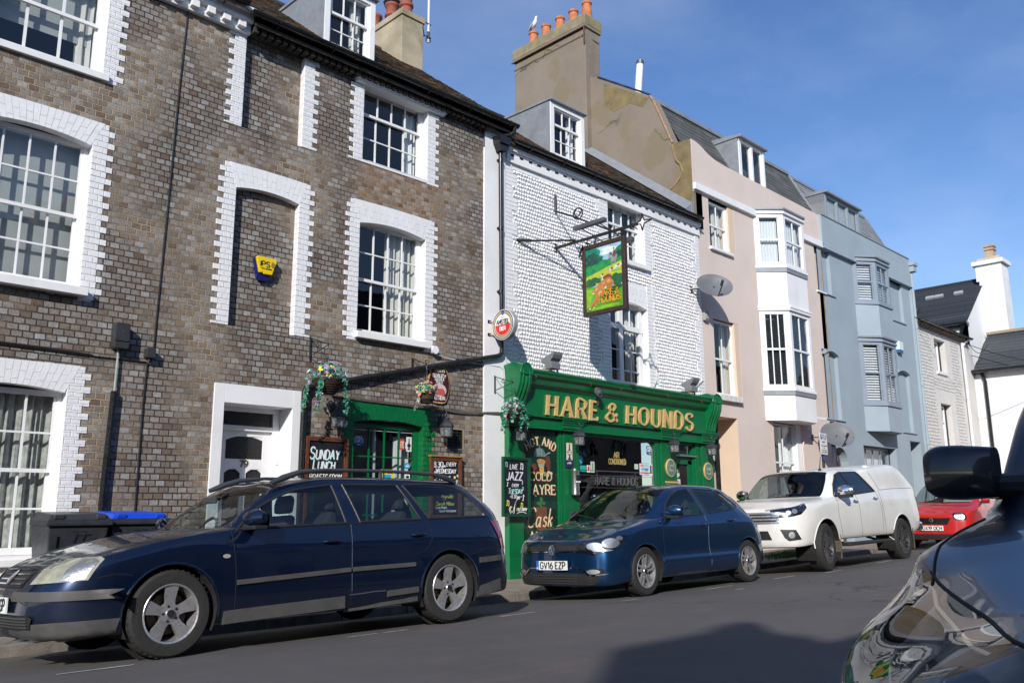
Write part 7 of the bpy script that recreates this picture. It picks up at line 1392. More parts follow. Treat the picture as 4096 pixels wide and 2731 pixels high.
b = MB(); b.pxz(rrect(19.42, 19.58, 1.12, 1.22, .01), 9.228, 9.234); b.build('blue_tag', STB, T)
T = thing('aerial_mast', 'white aerial mast strapped to the yellowed brick-house chimney', 'aerial', (10.03, 12.7, 9.5)); b = MB(); b.tube([(10.06, 12.62, 9.50), (10.06, 12.62, 11.4)], .022, 8); b.build('mast', WW, T, smooth=True); b = MB()
for zz in (9.92, 9.62): b.tube([(9.93, 12.66, zz), (10.0, 12.60, zz), (10.12, 12.62, zz)], .014, 5)
b.tube([(9.93, 12.66, 9.92), (9.9, 12.6, 9.75), (9.96, 12.62, 9.6)], .012, 5)
for zz in (9.56, 9.60, 9.53): b.tube([(10.06+.06*math.cos(t), 12.62+.05*math.sin(t), zz) for t in [PI*2*k/10 for k in range(11)]], .005, 4)
b.build('strap', IRON, T); b = MB(); b.tube([(10.06, 12.62, 9.58), (10.06, 12.62, 9.74)], .035, 8); b.build('cap', LAMPC if 'LAMPC' in globals() else LMP, T)
b = MB(); b.tube([(17.95, 13.2, 10.6), (18.12, 13.2, 11.9), (18.2, 13.2, 12.42)], .10, 14); o = tag(b.build('flue', WW, smooth=True), 'white leaning flue pipe standing on the pink house roof', 'flue'); b = MB(); b.tube([(18.2, 13.2, 12.40), (18.215, 13.2, 12.52)], .108, 14); b.build('flue_cap', LMP, o)
G_ = thing('seagull', 'white seagull standing on the leftmost orange chimney pot', 'bird', (16.05, 15.32, 13.43))
def skin(parent, name, pts, m, sub=2, seg=10):
    """one continuous lofted body from (centre, radius x, radius z) stations"""
    b = MB(); rings = []
    for i, (c, rx, rz) in enumerate(pts):
        c = Vector(c); t = (Vector(pts[min(i+1, len(pts)-1)][0])-Vector(pts[max(i-1, 0)][0])).normalized(); a = t.cross(Vector((1, 0, 0))) if abs(t.x) < .9 else t.cross(Vector((0, 1, 0))); a.normalize(); s = t.cross(a)
        rings.append(b.vs([c+s*rx*math.cos(2*PI*k/seg)+a*rz*math.sin(2*PI*k/seg) for k in range(seg)]))
    for q0, q1 in zip(rings, rings[1:]):
        for k in range(seg): b.f.append((q0+k, q0+(k+1) % seg, q1+(k+1) % seg, q1+k)); b.m.append(0)
    b.f += [tuple(range(rings[0]+seg-1, rings[0]-1, -1)), tuple(range(rings[-1], rings[-1]+seg))]; b.m += [0, 0]
    o = b.build(name, m, parent, smooth=True, auto=180); md = o.modifiers.new('s', 'SUBSURF'); md.levels = md.render_levels = sub; return o
gx_, gy_, gz_ = 16.05, 15.32, 13.43; GU = mat('gull_white', (.78, .78, .78), .7, vary=.04); GG = mat('gull_grey', (.33, .35, .38), .7)
q = lambda f, u, s=0: (gx_+s, gy_-f, gz_+u)
skin(G_, 'gull_body', [(q(-.16, .14), .012, .008), (q(-.12, .155), .035, .025), (q(-.05, .19), .06, .055), (q(.01, .235), .072, .075), (q(.06, .29), .06, .07), (q(.085, .345), .04, .045), (q(.095, .385), .034, .036), (q(.105, .42), .04, .042), (q(.12, .45), .034, .034), (q(.135, .465), .015, .015)], GU)
for s in (-1, 1): skin(G_, 'gull_wing', [(q(.05, .28, s*.055), .012, .03), (q(0, .235, s*.068), .014, .055), (q(-.08, .19, s*.055), .012, .045), (q(-.16, .15, s*.03), .008, .022), (q(-.23, .125, s*.012), .004, .008)], GG, 1, 8)
b = MB(); b.tube([q(.145, .435), q(.18, .43), q(.195, .42)], [.012, .009, .003], 6); b.build('bill', mat('gull_bill', (.7, .45, .05), .5), G_, smooth=True); b = MB()
for s in (-.025, .025): b.tube([q(.01, .17, s), q(.0, .09, s), q(.015, .01, s)], .008, 5); b.face([q(.0, .005, s-.01), q(.06, .005, s-.028), q(.07, .005, s), q(.06, .005, s+.028), q(0, .005, s+.01)])
b.build('leg', mat('gull_leg', (.55, .25, .22), .6), G_); b = MB()
for s in (-1, 1): ball(b, q(.128, .445, s*.030), .006, 5)
b.build('eye', STK, G_)
b = MB(); b.tube([(21.0, 12.2, 9.9), (21.2, 12.2, 10.25), (21.4, 12.2, 10.35)], .02, 5); b.tube([(21.4, 12.2, 10.3), (21.43, 12.2, 10.6)], .03, 5); tag(b.build('roof_aerial', mat('pale_aerial', (.4, .35, .35), .6)), 'small bent aerial poking above the pink house roof ridge', 'aerial')
def bin_(x, y, z, label, lid, num):
    T = thing('wheelie_bin', label, 'bin', (x, y, z), None, (0, 0, R(-2))); w0, w1 = .22, .285
    b = MB(); P0 = [(-w0, -.24), (w0, -.24), (w0, .24), (-w0, .24)]; P1 = [(-w1, -.33), (w1, -.33), (w1, .30), (-w1, .30)]
    i = b.vs([(p[0], p[1], .06) for p in P0]+[(p[0], p[1], .98) for p in P1]); b.f += [(i, i+1, i+5, i+4), (i+1, i+2, i+6, i+5), (i+2, i+3, i+7, i+6), (i+3, i, i+4, i+7), (i, i+3, i+2, i+1)]; b.m += [0]*5
    i = b.vs([(-.12, -.262, .15), (.12, -.262, .15), (.14, -.352, .86), (-.14, -.352, .86), (-.09, -.24, .1), (.09, -.24, .1), (.12, -.33, .92), (-.12, -.33, .92)]); b.f += [(i, i+1, i+2, i+3)]; b.m += [0]
    for sx in (-1, 1): i = b.vs([(sx*.17, -.25, .1), (sx*.20, -.27, .1), (sx*.245, -.35, .88), (sx*.20, -.345, .88)]); b.f.append((i, i+1, i+2, i+3) if sx > 0 else (i+3, i+2, i+1, i)); b.m.append(0)
    DG = mat('dark_grey_bin_plastic', (.028, .030, .036), .45, vary=.2, scale=6); b.build('body', DG, T, world=False, bevel=.012)
    b = MB(); b.box(-.305, .305, -.35, .31, .965, 1.02); b.box(-.315, .315, -.36, -.345, .96, 1.0); b.build('rim', DG, T, world=False, bevel=.01)
    b = MB(); i = b.vs([(-.295, -.35, 1.02), (.295, -.35, 1.02), (.295, .31, 1.02), (-.295, .31, 1.02), (-.26, -.30, 1.075), (.26, -.30, 1.075), (.26, .28, 1.10), (-.26, .28, 1.10)]); b.f += [(i, i+1, i+5, i+4), (i+1, i+2, i+6, i+5), (i+2, i+3, i+7, i+6), (i+3, i, i+4, i+7), (i+4, i+5, i+6, i+7)]; b.m += [0]*5
    for sx in (-1, 1): b.box(sx*.20-.05, sx*.20+.05, -.355, -.24, 1.02, 1.07)
    b.box(-.3, .3, .27, .33, 1.0, 1.09); b.build('lid', lid, T, world=False, bevel=.012)
    b = MB()
    for sx in (-.25, .25): b.lathe([(0, -.03), (.10, -.03), (.10, .03), (0, .03)], (sx, .24, .10), 14, axis='x')
    b.build('wheel', IRON, T, world=False, smooth=True); b = MB(); b.tube([(-.24, .34, .99), (.24, .34, .99)], .016, 6); b.build('handle', DG, T, world=False)
    fnB = lambda u, v, d: (u, -.352+(.92-v)*(-.0)+(.92-v)*.118+d-.012, v); t = MB(); write(t, '77', 0, .80, .10, fnB, wt=.13, jit=.03); t.build('bin_number', mat('faded_black', (.008, .008, .01), .6), T, world=False)
    t = MB(); [t.face([fnB(a, c, -.003), fnB(d_, c, -.003), fnB(d_, e, -.003), fnB(a, e, -.003)]) for a, d_, c, e in ((-.12, .12, .70, .708), (-.12, .12, .50, .508), (-.12, -.113, .508, .70), (.113, .12, .508, .70))]; t.build('label_frame', STW, T, world=False); t = MB(); write(t, 'Adur &', -.02, .61, .055, fnB, wt=.13); write(t, 'Worthing', -.0, .53, .055, fnB, wt=.13, width=.2); t.build('council_lettering', STW, T, world=False)
bin_(3.06, 9.66, -1.09, 'dark grey wheelie bin with a dark lid numbered 77, nearer the white window', mat('dark_grey_bin_lid', (.032, .034, .038), .4, vary=.2), 77); bin_(3.68, 9.70, -1.085, 'dark grey wheelie bin with a bright blue lid numbered 77, beside the conduit', mat('bright_blue_bin_lid', (.004, .055, .52), .35, vary=.06), 77)
# -- cars
def pchip(P, n_per):
    """interpolate a list of points through every one of them without overshoot; n_per[k] steps in span k"""
    N = len(P); d = [[P[k+1][c]-P[k][c] for k in range(N-1)] for c in range(3)]; m = [[0]*N for _ in range(3)]
    for c in range(3):
        for k in range(N):
            if k == 0: m[c][k] = d[c][0]
            elif k == N-1: m[c][k] = d[c][-1]
            else:
                a, b = d[c][k-1], d[c][k]; m[c][k] = 0 if a*b <= 0 else 2*a*b/(a+b)
    out = []
    for k in range(N-1):
        for s in range(n_per[k]):
            t = s/n_per[k]; h = (2*t**3-3*t*t+1, t**3-2*t*t+t, -2*t**3+3*t*t, t**3-t*t)
            out.append(tuple(h[0]*P[k][c]+h[1]*m[c][k]+h[2]*P[k+1][c]+h[3]*m[c][k+1] for c in range(3)))
    out.append(tuple(P[-1])); return out
RUB = mat('tyre_rubber', (.022, .021, .020), .8, vary=.25, scale=30, bump=.3); PLB = mat('black_plastic', (.018, .018, .020), .5, vary=.2, scale=8); GRP = mat('faded_grey_plastic', (.062, .060, .060), .6, vary=.18, scale=6, dirt='#5a5248', dirtscale=5, dirtamt=.3)
ALLOY = mat('silver_alloy', (.50, .50, .51), .32, .7, vary=.08, scale=10, dirt='#6b4a38', dirtscale=9, dirtamt=.35); CHR = mat('chrome', (.75, .76, .78), .08, 1.0, vary=0); CABN = mat('car_interior_cloth', (.035, .037, .042), .85, vary=.2); UND = mat('underbody_black', (.012, .011, .011), .9, vary=.2)
LENS = glassmat('headlamp_lens', (.93, .95, .96), 1); REDL = mat('red_lamp_lens', (.24, .008, .014), .12, vary=.15, scale=30, coat=1); REFL = mat('lamp_reflector', (.34, .35, .36), .34, .7, vary=.1, scale=30, bump=.5, bscale=90)
PLW = mat('number_plate_white', (.74, .75, .73), .4, vary=.03)
class Car:
    def __init__(s, name, label, loc, st, paint, rot=(0, 0, 0), step=.04, arches=(), arch_r=.35, wheel_z=.31, cellmap=None, glass=None, group=None, glass2=None, lower=None):
        s.T = thing(name, label, 'car' if 'pickup' not in name else 'pickup truck', loc, group, rot); s.paint = paint; C_ = s
        NI = len(st); NJ = len(st[0])
        ni = [max(2, math.ceil(max((Vector(st[i+1][j])-Vector(st[i][j])).length for j in range(2, NJ))/step)) for i in range(NI-1)]
        nj = [max(2, math.ceil(max((Vector(st[i][j+1])-Vector(st[i][j])).length for i in range(NI))/(step*1.25))) for j in range(NJ-1)]; nj[0] = 2
        cols = [pchip(r, nj) for r in st]                       # along the ring at each station
        M_ = len(cols[0]); lines = [pchip([cols[i][v] for i in range(NI)], ni) for v in range(M_)]
        icell = [i for i in range(NI-1) for _ in range(ni[i])]; jcell = [j for j in range(NJ-1) for _ in range(nj[j])]
        parts = {}; allf = MB()
        for sgn in (-1, 1):
            P = {}
            L_ = len(lines[0]); dead = set()
            def inarch(p, k=0): return abs(p[1]) > .52*abs(st[4][4][1]) and any((p[0]-ax)**2+(p[2]-wheel_z)**2 < (arch_r+k)**2 and p[2] < wheel_z+arch_r+.05 for ax in arches)
            faces = []
            for u in range(L_-1):
                for v in range(M_-1):
                    q = [lines[v][u], lines[v][u+1], lines[v+1][u+1], lines[v+1][u]]; c = [sum(p[k] for p in q)/4 for k in range(3)]
                    if inarch(c) and jcell[v] >= 1: continue
                    faces.append((u, v))
            used = {}
            for (u, v) in faces:
                for a in ((u, v), (u+1, v), (u+1, v+1), (u, v+1)): used[a] = used.get(a, 0)+1
            def pos(a):
                p = list(lines[a[1]][a[0]])
                for ax in arches:
                    d = math.hypot(p[0]-ax, p[2]-wheel_z)
                    if abs(p[1]) > .52*abs(st[4][4][1]) and (d < arch_r or (d < arch_r+step*.75 and used[a] < 4)) and d > .01 and p[2] > .12: k = arch_r/d; p[0] = ax+(p[0]-ax)*k; p[2] = wheel_z+(p[2]-wheel_z)*k
                return (p[0], sgn*p[1], p[2])
            for (u, v) in faces:
                nm = cellmap(icell[u], jcell[v]); q = [pos(a) for a in ((u, v), (u+1, v), (u+1, v+1), (u, v+1))]
                if sgn > 0: q = q[::-1]
                if len(set(q)) < 3: continue
                parts.setdefault(nm, MB()).face(list(dict.fromkeys(q))); allf.face(list(dict.fromkeys(q)))
        s.bvh = BVHTree.FromPolygons([Vector(v) for v in allf.v], allf.f)
        s.w = abs(st[4][4][1])
        gm = {'window': glass, 'windscreen': glassmat('windscreen_glass', (.70, .76, .74)), 'rear_window': glass2 or glass, 'front_side_window': glass, 'rear_side_window': glass2 or glass, 'quarter_window': glass2 or glass, 'underbody': UND, 'lower_trim': lower or paint}
        s.parts = {}
        for nm, mb in parts.items():
            if nm == 'none': continue
            s.parts[nm] = mb.build(nm, gm.get(nm, paint), s.T, smooth=True, world=False, auto=50)
        b = MB()
        for ax in arches:
            for sg in (-1, 1):
                for k in range(16):
                    a0, a1 = R(-25+k*230/16), R(-25+(k+1)*230/16); yo = [s.side_y(ax+math.cos(a)*(arch_r+.01), wheel_z+math.sin(a)*(arch_r+.01), sg) for a in (a0, a1)]
                    p = lambda a, y, r_=arch_r: (ax+r_*math.cos(a), y, wheel_z+r_*math.sin(a)); yi = sg*(s.w-.36)
                    b.face([p(a0, yo[0], arch_r-.004), p(a1, yo[1], arch_r-.004), p(a1, yi), p(a0, yi)]); b.face([p(a0, yi), p(a1, yi), (ax, yi, wheel_z)])
        b.build('wheel_arch_liner', UND, s.T, world=False)
    def side_y(s, x, z, sg=-1, default=None):
        h = s.bvh.ray_cast(Vector((x, sg*3, z)), Vector((0, -sg, 0)))
        if h[0] is None or abs(h[0].y) < s.w*.35: return sg*(s.w-.02) if default is None else default
        return h[0].y
    def P(s, x, z, off=.004, sg=-1):
        return (x, s.side_y(x, z, sg)+sg*off, z)
    def cast(s, o, d, off=.004):
        h = s.bvh.ray_cast(Vector(o), Vector(d).normalized())
        return None if h[0] is None else tuple(h[0]-Vector(d).normalized()*off)
    def line(s, pts, r, m, name, off=0, sg=-1, parent=None, n=8, sm=True):
        pts = smooth_line(pts, 4) if sm else pts; out = []
        for a, b in zip(pts, pts[1:]):
            k = max(1, int(math.hypot(b[0]-a[0], b[1]-a[1])/.05))
            out += [(a[0]+(b[0]-a[0])*t/k, a[1]+(b[1]-a[1])*t/k) for t in range(k)]
        out.append(pts[-1]); q = MB(); q.tube([s.P(x, z, off, sg) for x, z in out], r, n if r > .006 else 5); return q.build(name, m, parent or s.T, smooth=True, world=False)
    def strip(s, pts, h, t, m, name, sg=-1, parent=None):
        """rubbing strip: height h, thickness t, following the body side"""
        q = MB(); out = []
        for a, b in zip(pts, pts[1:]):
            k = max(1, int(math.hypot(b[0]-a[0], b[1]-a[1])/.06)); out += [(a[0]+(b[0]-a[0])*i/k, a[1]+(b[1]-a[1])*i/k) for i in range(k)]
        out.append(pts[-1]); rr = []
        for x, z in out: y0 = s.side_y(x, z, sg); rr.append(q.vs([(x, y0-sg*.01, z-h/2), (x, y0+sg*t, z-h/2+.006), (x, y0+sg*t, z+h/2-.008), (x, y0-sg*.01, z+h/2)]))
        for a, b in zip(rr, rr[1:]):
            for k in range(3): q.f.append((a+k, b+k, b+k+1, a+k+1)); q.m.append(0)
        q.f += [tuple(range(rr[0], rr[0]+4)), tuple(range(rr[-1], rr[-1]+4))]; q.m += [0, 0]; return q.build(name, m, parent or s.T, world=False)
    def patch(s, name, poly, o, u, v, d, m, off=.004, parent=None, th=0, div=3):
        """panel let on to the body: outline in the plane o + a u + b v, thrown along d on to the skin"""
        o, u, v, d = Vector(o), Vector(u), Vector(v), Vector(d).normalized(); bm = bmesh.new()
        vs = [bm.verts.new((a, b, 0)) for a, b in poly]; bm.faces.new(vs); bmesh.ops.triangulate(bm, faces=bm.faces)
        for _ in range(div): bmesh.ops.subdivide_edges(bm, edges=[e for e in bm.edges if e.calc_length() > .05], cuts=1, use_grid_fill=True); bmesh.ops.triangulate(bm, faces=bm.faces)
        last = None
        for w_ in bm.verts:
            p0 = o+u*w_.co.x+v*w_.co.y; h = s.bvh.ray_cast(p0-d*2, d)
            if h[0] is not None and (h[0]-p0).length < 1.2: w_.co = h[0]-d*off; last = h[0]
            else: w_.co = p0 if last is None else p0+d*((last-p0).dot(d))-d*off
        for f in bm.faces: f.smooth = True
        bmesh.ops.recalc_face_normals(bm, faces=bm.faces)
        for f in bm.faces:
            if f.normal.dot(d) > 0: f.normal_flip()
        me = bpy.data.meshes.new(name); bm.to_mesh(me); bm.free(); me.materials.append(m); q = bpy.data.objects.new(name, me); C.objects.link(q); q.parent = parent or s.T; return q
    def wheel(s, x, z, r, sg, kind, y=None, steer=0, rr=None, ww=.2, alloy=None):
        y = y if y is not None else sg*(s.w-.015); W_ = bpy.data.objects.new('wheel', None); C.objects.link(W_); W_.parent = s.T; W_.location = (x, y, z); W_.rotation_euler = (0, 0, R(steer)); rr = rr or r*.665; e = -sg  # e: inboard direction
        alloy = alloy or ALLOY
        t = MB(); prof = [(rr, .012), (rr+.008, .0), (rr+.03, -.004), (r*.93, .0), (r*.985, .022), (r, .045), (r, ww-.04), (r*.98, ww-.02), (r*.9, ww), (rr, ww)]; t.lathe([(a, e*b) for a, b in prof], (0, 0, 0), 48, axis='y')
        for k in range(44):
            a = 2*PI*k/44; c, s_ = math.cos(a), math.sin(a); t.obox((r*.985*c, e*.038, r*.985*s_), ((-s_, 0, c), (0, 1, 0), (c, 0, s_)), .0035, .020, .0062)
        t.build('tyre', RUB, W_, smooth=True, world=False)
        b = MB(); b.lathe([(rr+.006, e*.004), (rr, e*-.002), (rr-.010, e*.004), (rr-.016, e*.03), (rr-.03, e*.10), (rr-.035, e*.15)], (0, 0, 0), 44, axis='y')
        def spk(poly, d0, d1):   # poly in (radius, tangent)
            for k in range(NS):
                a = 2*PI*k/NS+PI/2; c, s_ = math.cos(a), math.sin(a); f = lambda q, dd: (q[0]*c-q[1]*s_, e*dd(q[0]), q[0]*s_+q[1]*c)
                b.prism(poly, lambda p_, q_: f((p_, q_), d0), lambda p_, q_: f((p_, q_), d1))
        R1 = rr-.006
        if kind == 'five': NS = 5; spk([(.045, -.036), (.10, -.034), (R1, -.056), (R1+.002, 0), (R1, .056), (.10, .034), (.045, .036)], lambda q: .010+.022*(1-q/R1), lambda q: .045+.02*(1-q/R1))
        elif kind == 'twin':
            NS = 5
            for o in (-1, 1): spk([(.04, o*.006), (R1, o*.022), (R1, o*.052), (.04, o*.030)][::o], lambda q: .008+.018*(1-q/R1), lambda q: .04)
        else:
            NS = 6
            for o in (-1, 1): spk([(.05, o*.008), (R1, o*.030), (R1, o*.055), (.05, o*.030)][::o], lambda q: .012+.02*(1-q/R1), lambda q: .045)
        b.lathe([(0, e*.014), (.03, e*.014), (.036, e*.022), (.075, e*.026), (.08, e*.06)], (0, 0, 0), 24, axis='y'); b.build('rim', alloy, W_, world=False)
        b = MB(); [b.tube([(.055*math.cos(2*PI*k/5+.6), e*.024, .055*math.sin(2*PI*k/5+.6)), (.055*math.cos(2*PI*k/5+.6), e*.019, .055*math.sin(2*PI*k/5+.6))], .010, 8) for k in range(5)]; b.tube([(0, e*.013, 0), (0, e*.008, 0)], .028, 16); b.build('wheel_nut', PLB, W_, world=False)
        b = MB(); b.lathe([(.0, e*.085), (rr*.72, e*.085), (rr*.72, e*.10), (0, e*.10)], (0, 0, 0), 28, axis='y'); b.build('brake_disc', mat('rusty_brake_disc', (.11, .075, .055), .6, .5, vary=.3, scale=20), W_, world=False)
        return W_
    def seats(s, xs, zf, w=.44, hb=.62, far=1, wheel=None):
        for x in xs:
            for sg in (-1, 1):
                b = MB(); c = sg*.36; i = b.vs([(x-.1, c-w/2, zf), (x-.1, c+w/2, zf), (x+.42, c+w/2, zf-.04), (x+.42, c-w/2, zf-.04), (x-.1, c-w/2, zf+.15), (x-.1, c+w/2, zf+.15), (x+.42, c+w/2, zf+.11), (x+.42, c-w/2, zf+.11)]); b.f += [(i, i+1, i+5, i+4), (i+1, i+2, i+6, i+5), (i+2, i+3, i+7, i+6), (i+3, i, i+4, i+7), (i+4, i+5, i+6, i+7)]; b.m += [0]*5
                pr = [(x+.36, zf+.05), (x+.44, zf+.02), (x+.56, zf+.02), (x+.66, zf+hb*.7), (x+.67, zf+hb), (x+.60, zf+hb+.02), (x+.55, zf+hb*.9), (x+.46, zf+hb*.5)]
                b.prism(pr, lambda a, q: (a, c-w/2+.02, q), lambda a, q: (a, c+w/2-.02, q)); b.prism([(x+.60, zf+hb+.03), (x+.69, zf+hb+.03), (x+.71, zf+hb+.17), (x+.68, zf+hb+.21), (x+.63, zf+hb+.20), (x+.60, zf+hb+.12)], lambda a, q: (a, c-.12, q), lambda a, q: (a, c+.12, q)); b.build('seat', CABN, s.T, world=False, bevel=.03)
        if wheel:
            b = MB(); x, z = wheel; ax = Vector((-.85, 0, .5)).normalized(); u = Vector((0, 1, 0)); v = ax.cross(u); c = Vector((x, .36, z)); b.tube([c+(u*math.cos(a)+v*math.sin(a))*.185 for a in [2*PI*k/24 for k in range(25)]], .014, 6); b.tube([c-u*.18, c+ax*-.02, c+u*.18], .02, 5); b.tube([c, c-ax*.25], .03, 6); b.build('steering_wheel', CABN, s.T, world=False, smooth=True)
    def plate(s, textv, x, yc, z, w=.52, h=.11, dirx=-1, tilt=0, blue=False, par=None):
        b = MB(); f = lambda u, v, d: (x+dirx*(.012-d)-dirx*v*tilt, yc-dirx*-u if dirx < 0 else yc+u, z+v)
        f = (lambda u, v, d: (x+dirx*(.012-d)+v*tilt, yc-u, z+v)) if dirx < 0 else f
        i = b.vs([f(-w/2, -h/2, 0), f(w/2, -h/2, 0), f(w/2, h/2, 0), f(-w/2, h/2, 0), f(-w/2, -h/2, .012), f(w/2, -h/2, .012), f(w/2, h/2, .012), f(-w/2, h/2, .012)]); b.f += [(i, i+1, i+2, i+3), (i, i+4, i+5, i+1), (i+1, i+5, i+6, i+2), (i+2, i+6, i+7, i+3), (i+3, i+7, i+4, i)]; b.m += [0]*5
        p_ = b.build('number_plate', PLW, s.T, world=False); t = MB(); write(t, textv, .02 if blue else 0, -h*.34, h*.68, f, width=w*(.80 if blue else .86), wt=.19, gap=.26); t.build('registration', STK, p_, world=False)
        if blue: q = MB(); q.face([f(-w/2, -h/2, -.002), f(-w/2+.045, -h/2, -.002), f(-w/2+.045, h/2, -.002), f(-w/2, h/2, -.002)]); q.build('blue_band', mat('plate_blue', (.02, .14, .42), .4), p_, world=False); t = MB(); write(t, 'GB', -w/2+.022, -h*.38, .018, lambda u, v, d: f(u, v, d-.003), wt=.16); t.build('country_letters', STW, p_, world=False)
        return p_
    def mirror(s, x, z, sg, cap, low=None, w=.20, h=.14, arm=(.0, 0), out=.05):
        y0 = s.side_y(x, z-.02, sg); b = MB(); n = 12; st = []
        for t in [k/8 for k in range(9)]:
            yy = y0+sg*(out+w*t); f = math.sin(PI*min(1, .12+t*.80))**.42; ce = .5+(.5-.5)*t
            st.append(b.vs([(x-.02+math.cos(a)*(.055 if math.cos(a) < 0 else .045)*f+.045*t, yy, z+.01+math.sin(a)*h/2*f*(1 if t < .8 else .9)) for a in [2*PI*k/n for k in range(n)]]))
        for q0, q1 in zip(st, st[1:]):
            for k in range(n): b.f.append((q0+k, q0+(k+1) % n, q1+(k+1) % n, q1+k)); b.m.append(0)
        b.f += [tuple(range(st[0], st[0]+n)), tuple(range(st[-1]+n-1, st[-1]-1, -1))]; b.m += [0, 0]; o = b.build('wing_mirror', cap, s.T, smooth=True, world=False, auto=60)
        b = MB(); b.tube([(x-.02, y0-sg*.02, z-h*.42), (x-.02, y0+sg*(out+.06), z-h*.36)], [.035, .024], 8); b.box(x-.055, x+.06, y0+sg*(out+.0), y0+sg*(out+w*.9), z-h/2-.008, z-h/2+.025); b.build('mirror_foot', low or PLB, o, world=False, bevel=.008)
        g = MB(); g.face([(x+.052, y0+sg*(out+.02), z-h*.38), (x+.075, y0+sg*(out+w*.9), z-h*.38), (x+.075, y0+sg*(out+w*.9), z+h*.42), (x+.052, y0+sg*(out+.02), z+h*.42)]); g.build('mirror_glass', CHR, o, world=False); return o
    def handle(s, x, z, m, L_=.17, chrome=False, par=None):
        y0 = s.side_y(x, z); b = MB(); pts = [(x-L_/2+L_*t, y0-.004-.028*math.sin(PI*min(1, max(0, t)))**.5, z+.006*t) for t in [k/8 for k in range(9)]]; b.tube(pts, [.007, .011, .012, .012, .012, .012, .012, .011, .007], 8); o = b.build('door_handle', m, par or s.T, smooth=True, world=False)
        q = MB(); q.tube([(x, s.side_y(x, z)+.02, z-.008), (x, s.side_y(x, z)-.0015, z-.008)], .038, 14); q.build('handle_recess', PLB, o, world=False)
LZ = [.20, .20, .23, .34, .52, .72]; LY = [0, .82, .965, .992, 1, .985]
def ST(xs, y, top, z=None, dx=(0, 0, 0, 0, 0, 0), yk=None):
    z = z or LZ; yk = yk or LY; return [(xs+dx[j], y*yk[j], z[j]) for j in range(6)]+[tuple(t) for t in top]
def mk(frontdoor, reardoor, glass, ws, rear, under='underbody'):
    def f(i, j):
        if j == 0: return 'underbody'
        if j == 6 and i in glass: return glass[i]
        if j in (8, 9) and ws[0] <= i < ws[1]: return 'windscreen'
        if j == 1: return 'lower_trim'
        if 2 <= j <= 5 and frontdoor[0] <= i < frontdoor[1]: return 'front_door'
        if 2 <= j <= 5 and reardoor[0] <= i < reardoor[1]: return 'rear_door'
        if j <= 4 and i <= 2: return 'front_bumper'
        if j >= 7 and i < ws[0]: return 'bonnet'
        if j <= 3 and i >= rear: return 'rear_bumper'
        return 'body'
    return f
# -- dark blue estate
F0 = (.10, .05, .0, -.05, -.04, .02)
est = [
 ST(-.87, 0, [(-.80, 0, .665), (-.785, 0, .68), (-.785, 0, .68), (-.785, 0, .68), (-.785, 0, .68)], dx=F0, yk=[0]*6, z=[.20, .19, .20, .34, .47, .60]),
 ST(-.85, .42, [(-.78, .42, .665), (-.76, .34, .685), (-.76, .27, .69), (-.76, .14, .695), (-.76, 0, .70)], dx=F0, z=[.20, .19, .20, .34, .47, .60]),
 ST(-.69, .745, [(-.63, .72, .69), (-.60, .60, .735), (-.59, .50, .75), (-.585, .27, .77), (-.58, 0, .775)], dx=(.1, .03, .0, -.03, -.03, 0), z=[.20, .19, .20, .34, .48, .62]),
 ST(-.42, .845, [(-.40, .80, .755), (-.37, .67, .805), (-.36, .55, .82), (-.36, .3, .84), (-.36, 0, .85)], z=[.20, .20, .21, .34, .50, .66]),
 ST(0, .868, [(0, .815, .845), (0, .69, .88), (0, .57, .89), (0, .3, .905), (0, 0, .915)]),
 ST(.40, .873, [(.40, .80, .90), (.42, .715, .925), (.43, .635, .93), (.33, .33, .925), (.29, 0, .92)]),
 ST(.50, .873, [(.52, .795, .915), (.54, .785, .925), (.55, .675, 1.0), (.45, .35, 1.0), (.41, 0, 1.0)]),
 ST(.80, .873, [(.82, .795, .925), (.76, .715, 1.11), (.75, .61, 1.175), (.66, .32, 1.185), (.62, 0, 1.19)]),
 ST(1.12, .873, [(1.14, .795, .935), (1.10, .65, 1.27), (1.06, .555, 1.345), (.97, .30, 1.375), (.94, 0, 1.385)]),
 ST(1.54, .873, [(1.56, .79, .945), (1.50, .63, 1.335), (1.48, .565, 1.41), (1.46, .3, 1.445), (1.46, 0, 1.455)]),
 ST(1.57, .873, [(1.71, .79, .95), (1.62, .625, 1.34), (1.62, .56, 1.415), (1.62, .3, 1.455), (1.62, 0, 1.465)]),
 ST(2.26, .873, [(2.40, .785, .965), (2.24, .62, 1.345), (2.26, .555, 1.42), (2.26, .3, 1.46), (2.26, 0, 1.47)]),
 ST(2.36, .873, [(2.50, .785, .97), (2.31, .618, 1.345), (2.33, .553, 1.42), (2.33, .3, 1.46), (2.33, 0, 1.47)]),
 ST(3.05, .865, [(3.30, .755, .985), (2.99, .59, 1.33), (3.02, .53, 1.395), (3.06, .29, 1.44), (3.08, 0, 1.45)]),
 ST(3.40, .81, [(3.46, .70, .985), (3.22, .565, 1.30), (3.17, .505, 1.37), (3.18, .28, 1.415), (3.19, 0, 1.425)], z=[.24, .22, .25, .38, .56, .74], dx=(0, .05, .08, .08, .06, .04)),
 ST(3.62, .50, [(3.60, .46, .98), (3.34, .38, 1.29), (3.23, .34, 1.365), (3.23, .2, 1.39), (3.24, 0, 1.40)], z=[.24, .22, .25, .38, .56, .74], dx=(0, .03, .06, .08, .05, .02)),
 ST(3.68, 0, [(3.63, 0, .98), (3.37, 0, 1.29), (3.26, 0, 1.37), (3.26, 0, 1.37), (3.26, 0, 1.37)], z=[.24, .22, .25, .38, .56, .74], dx=(0, .03, .06, .08, .05, .02), yk=[0]*6)]
est = [[(x, y, z if z < .96 else .96+(z-.96)*.86) for x, y, z in r] for r in est]
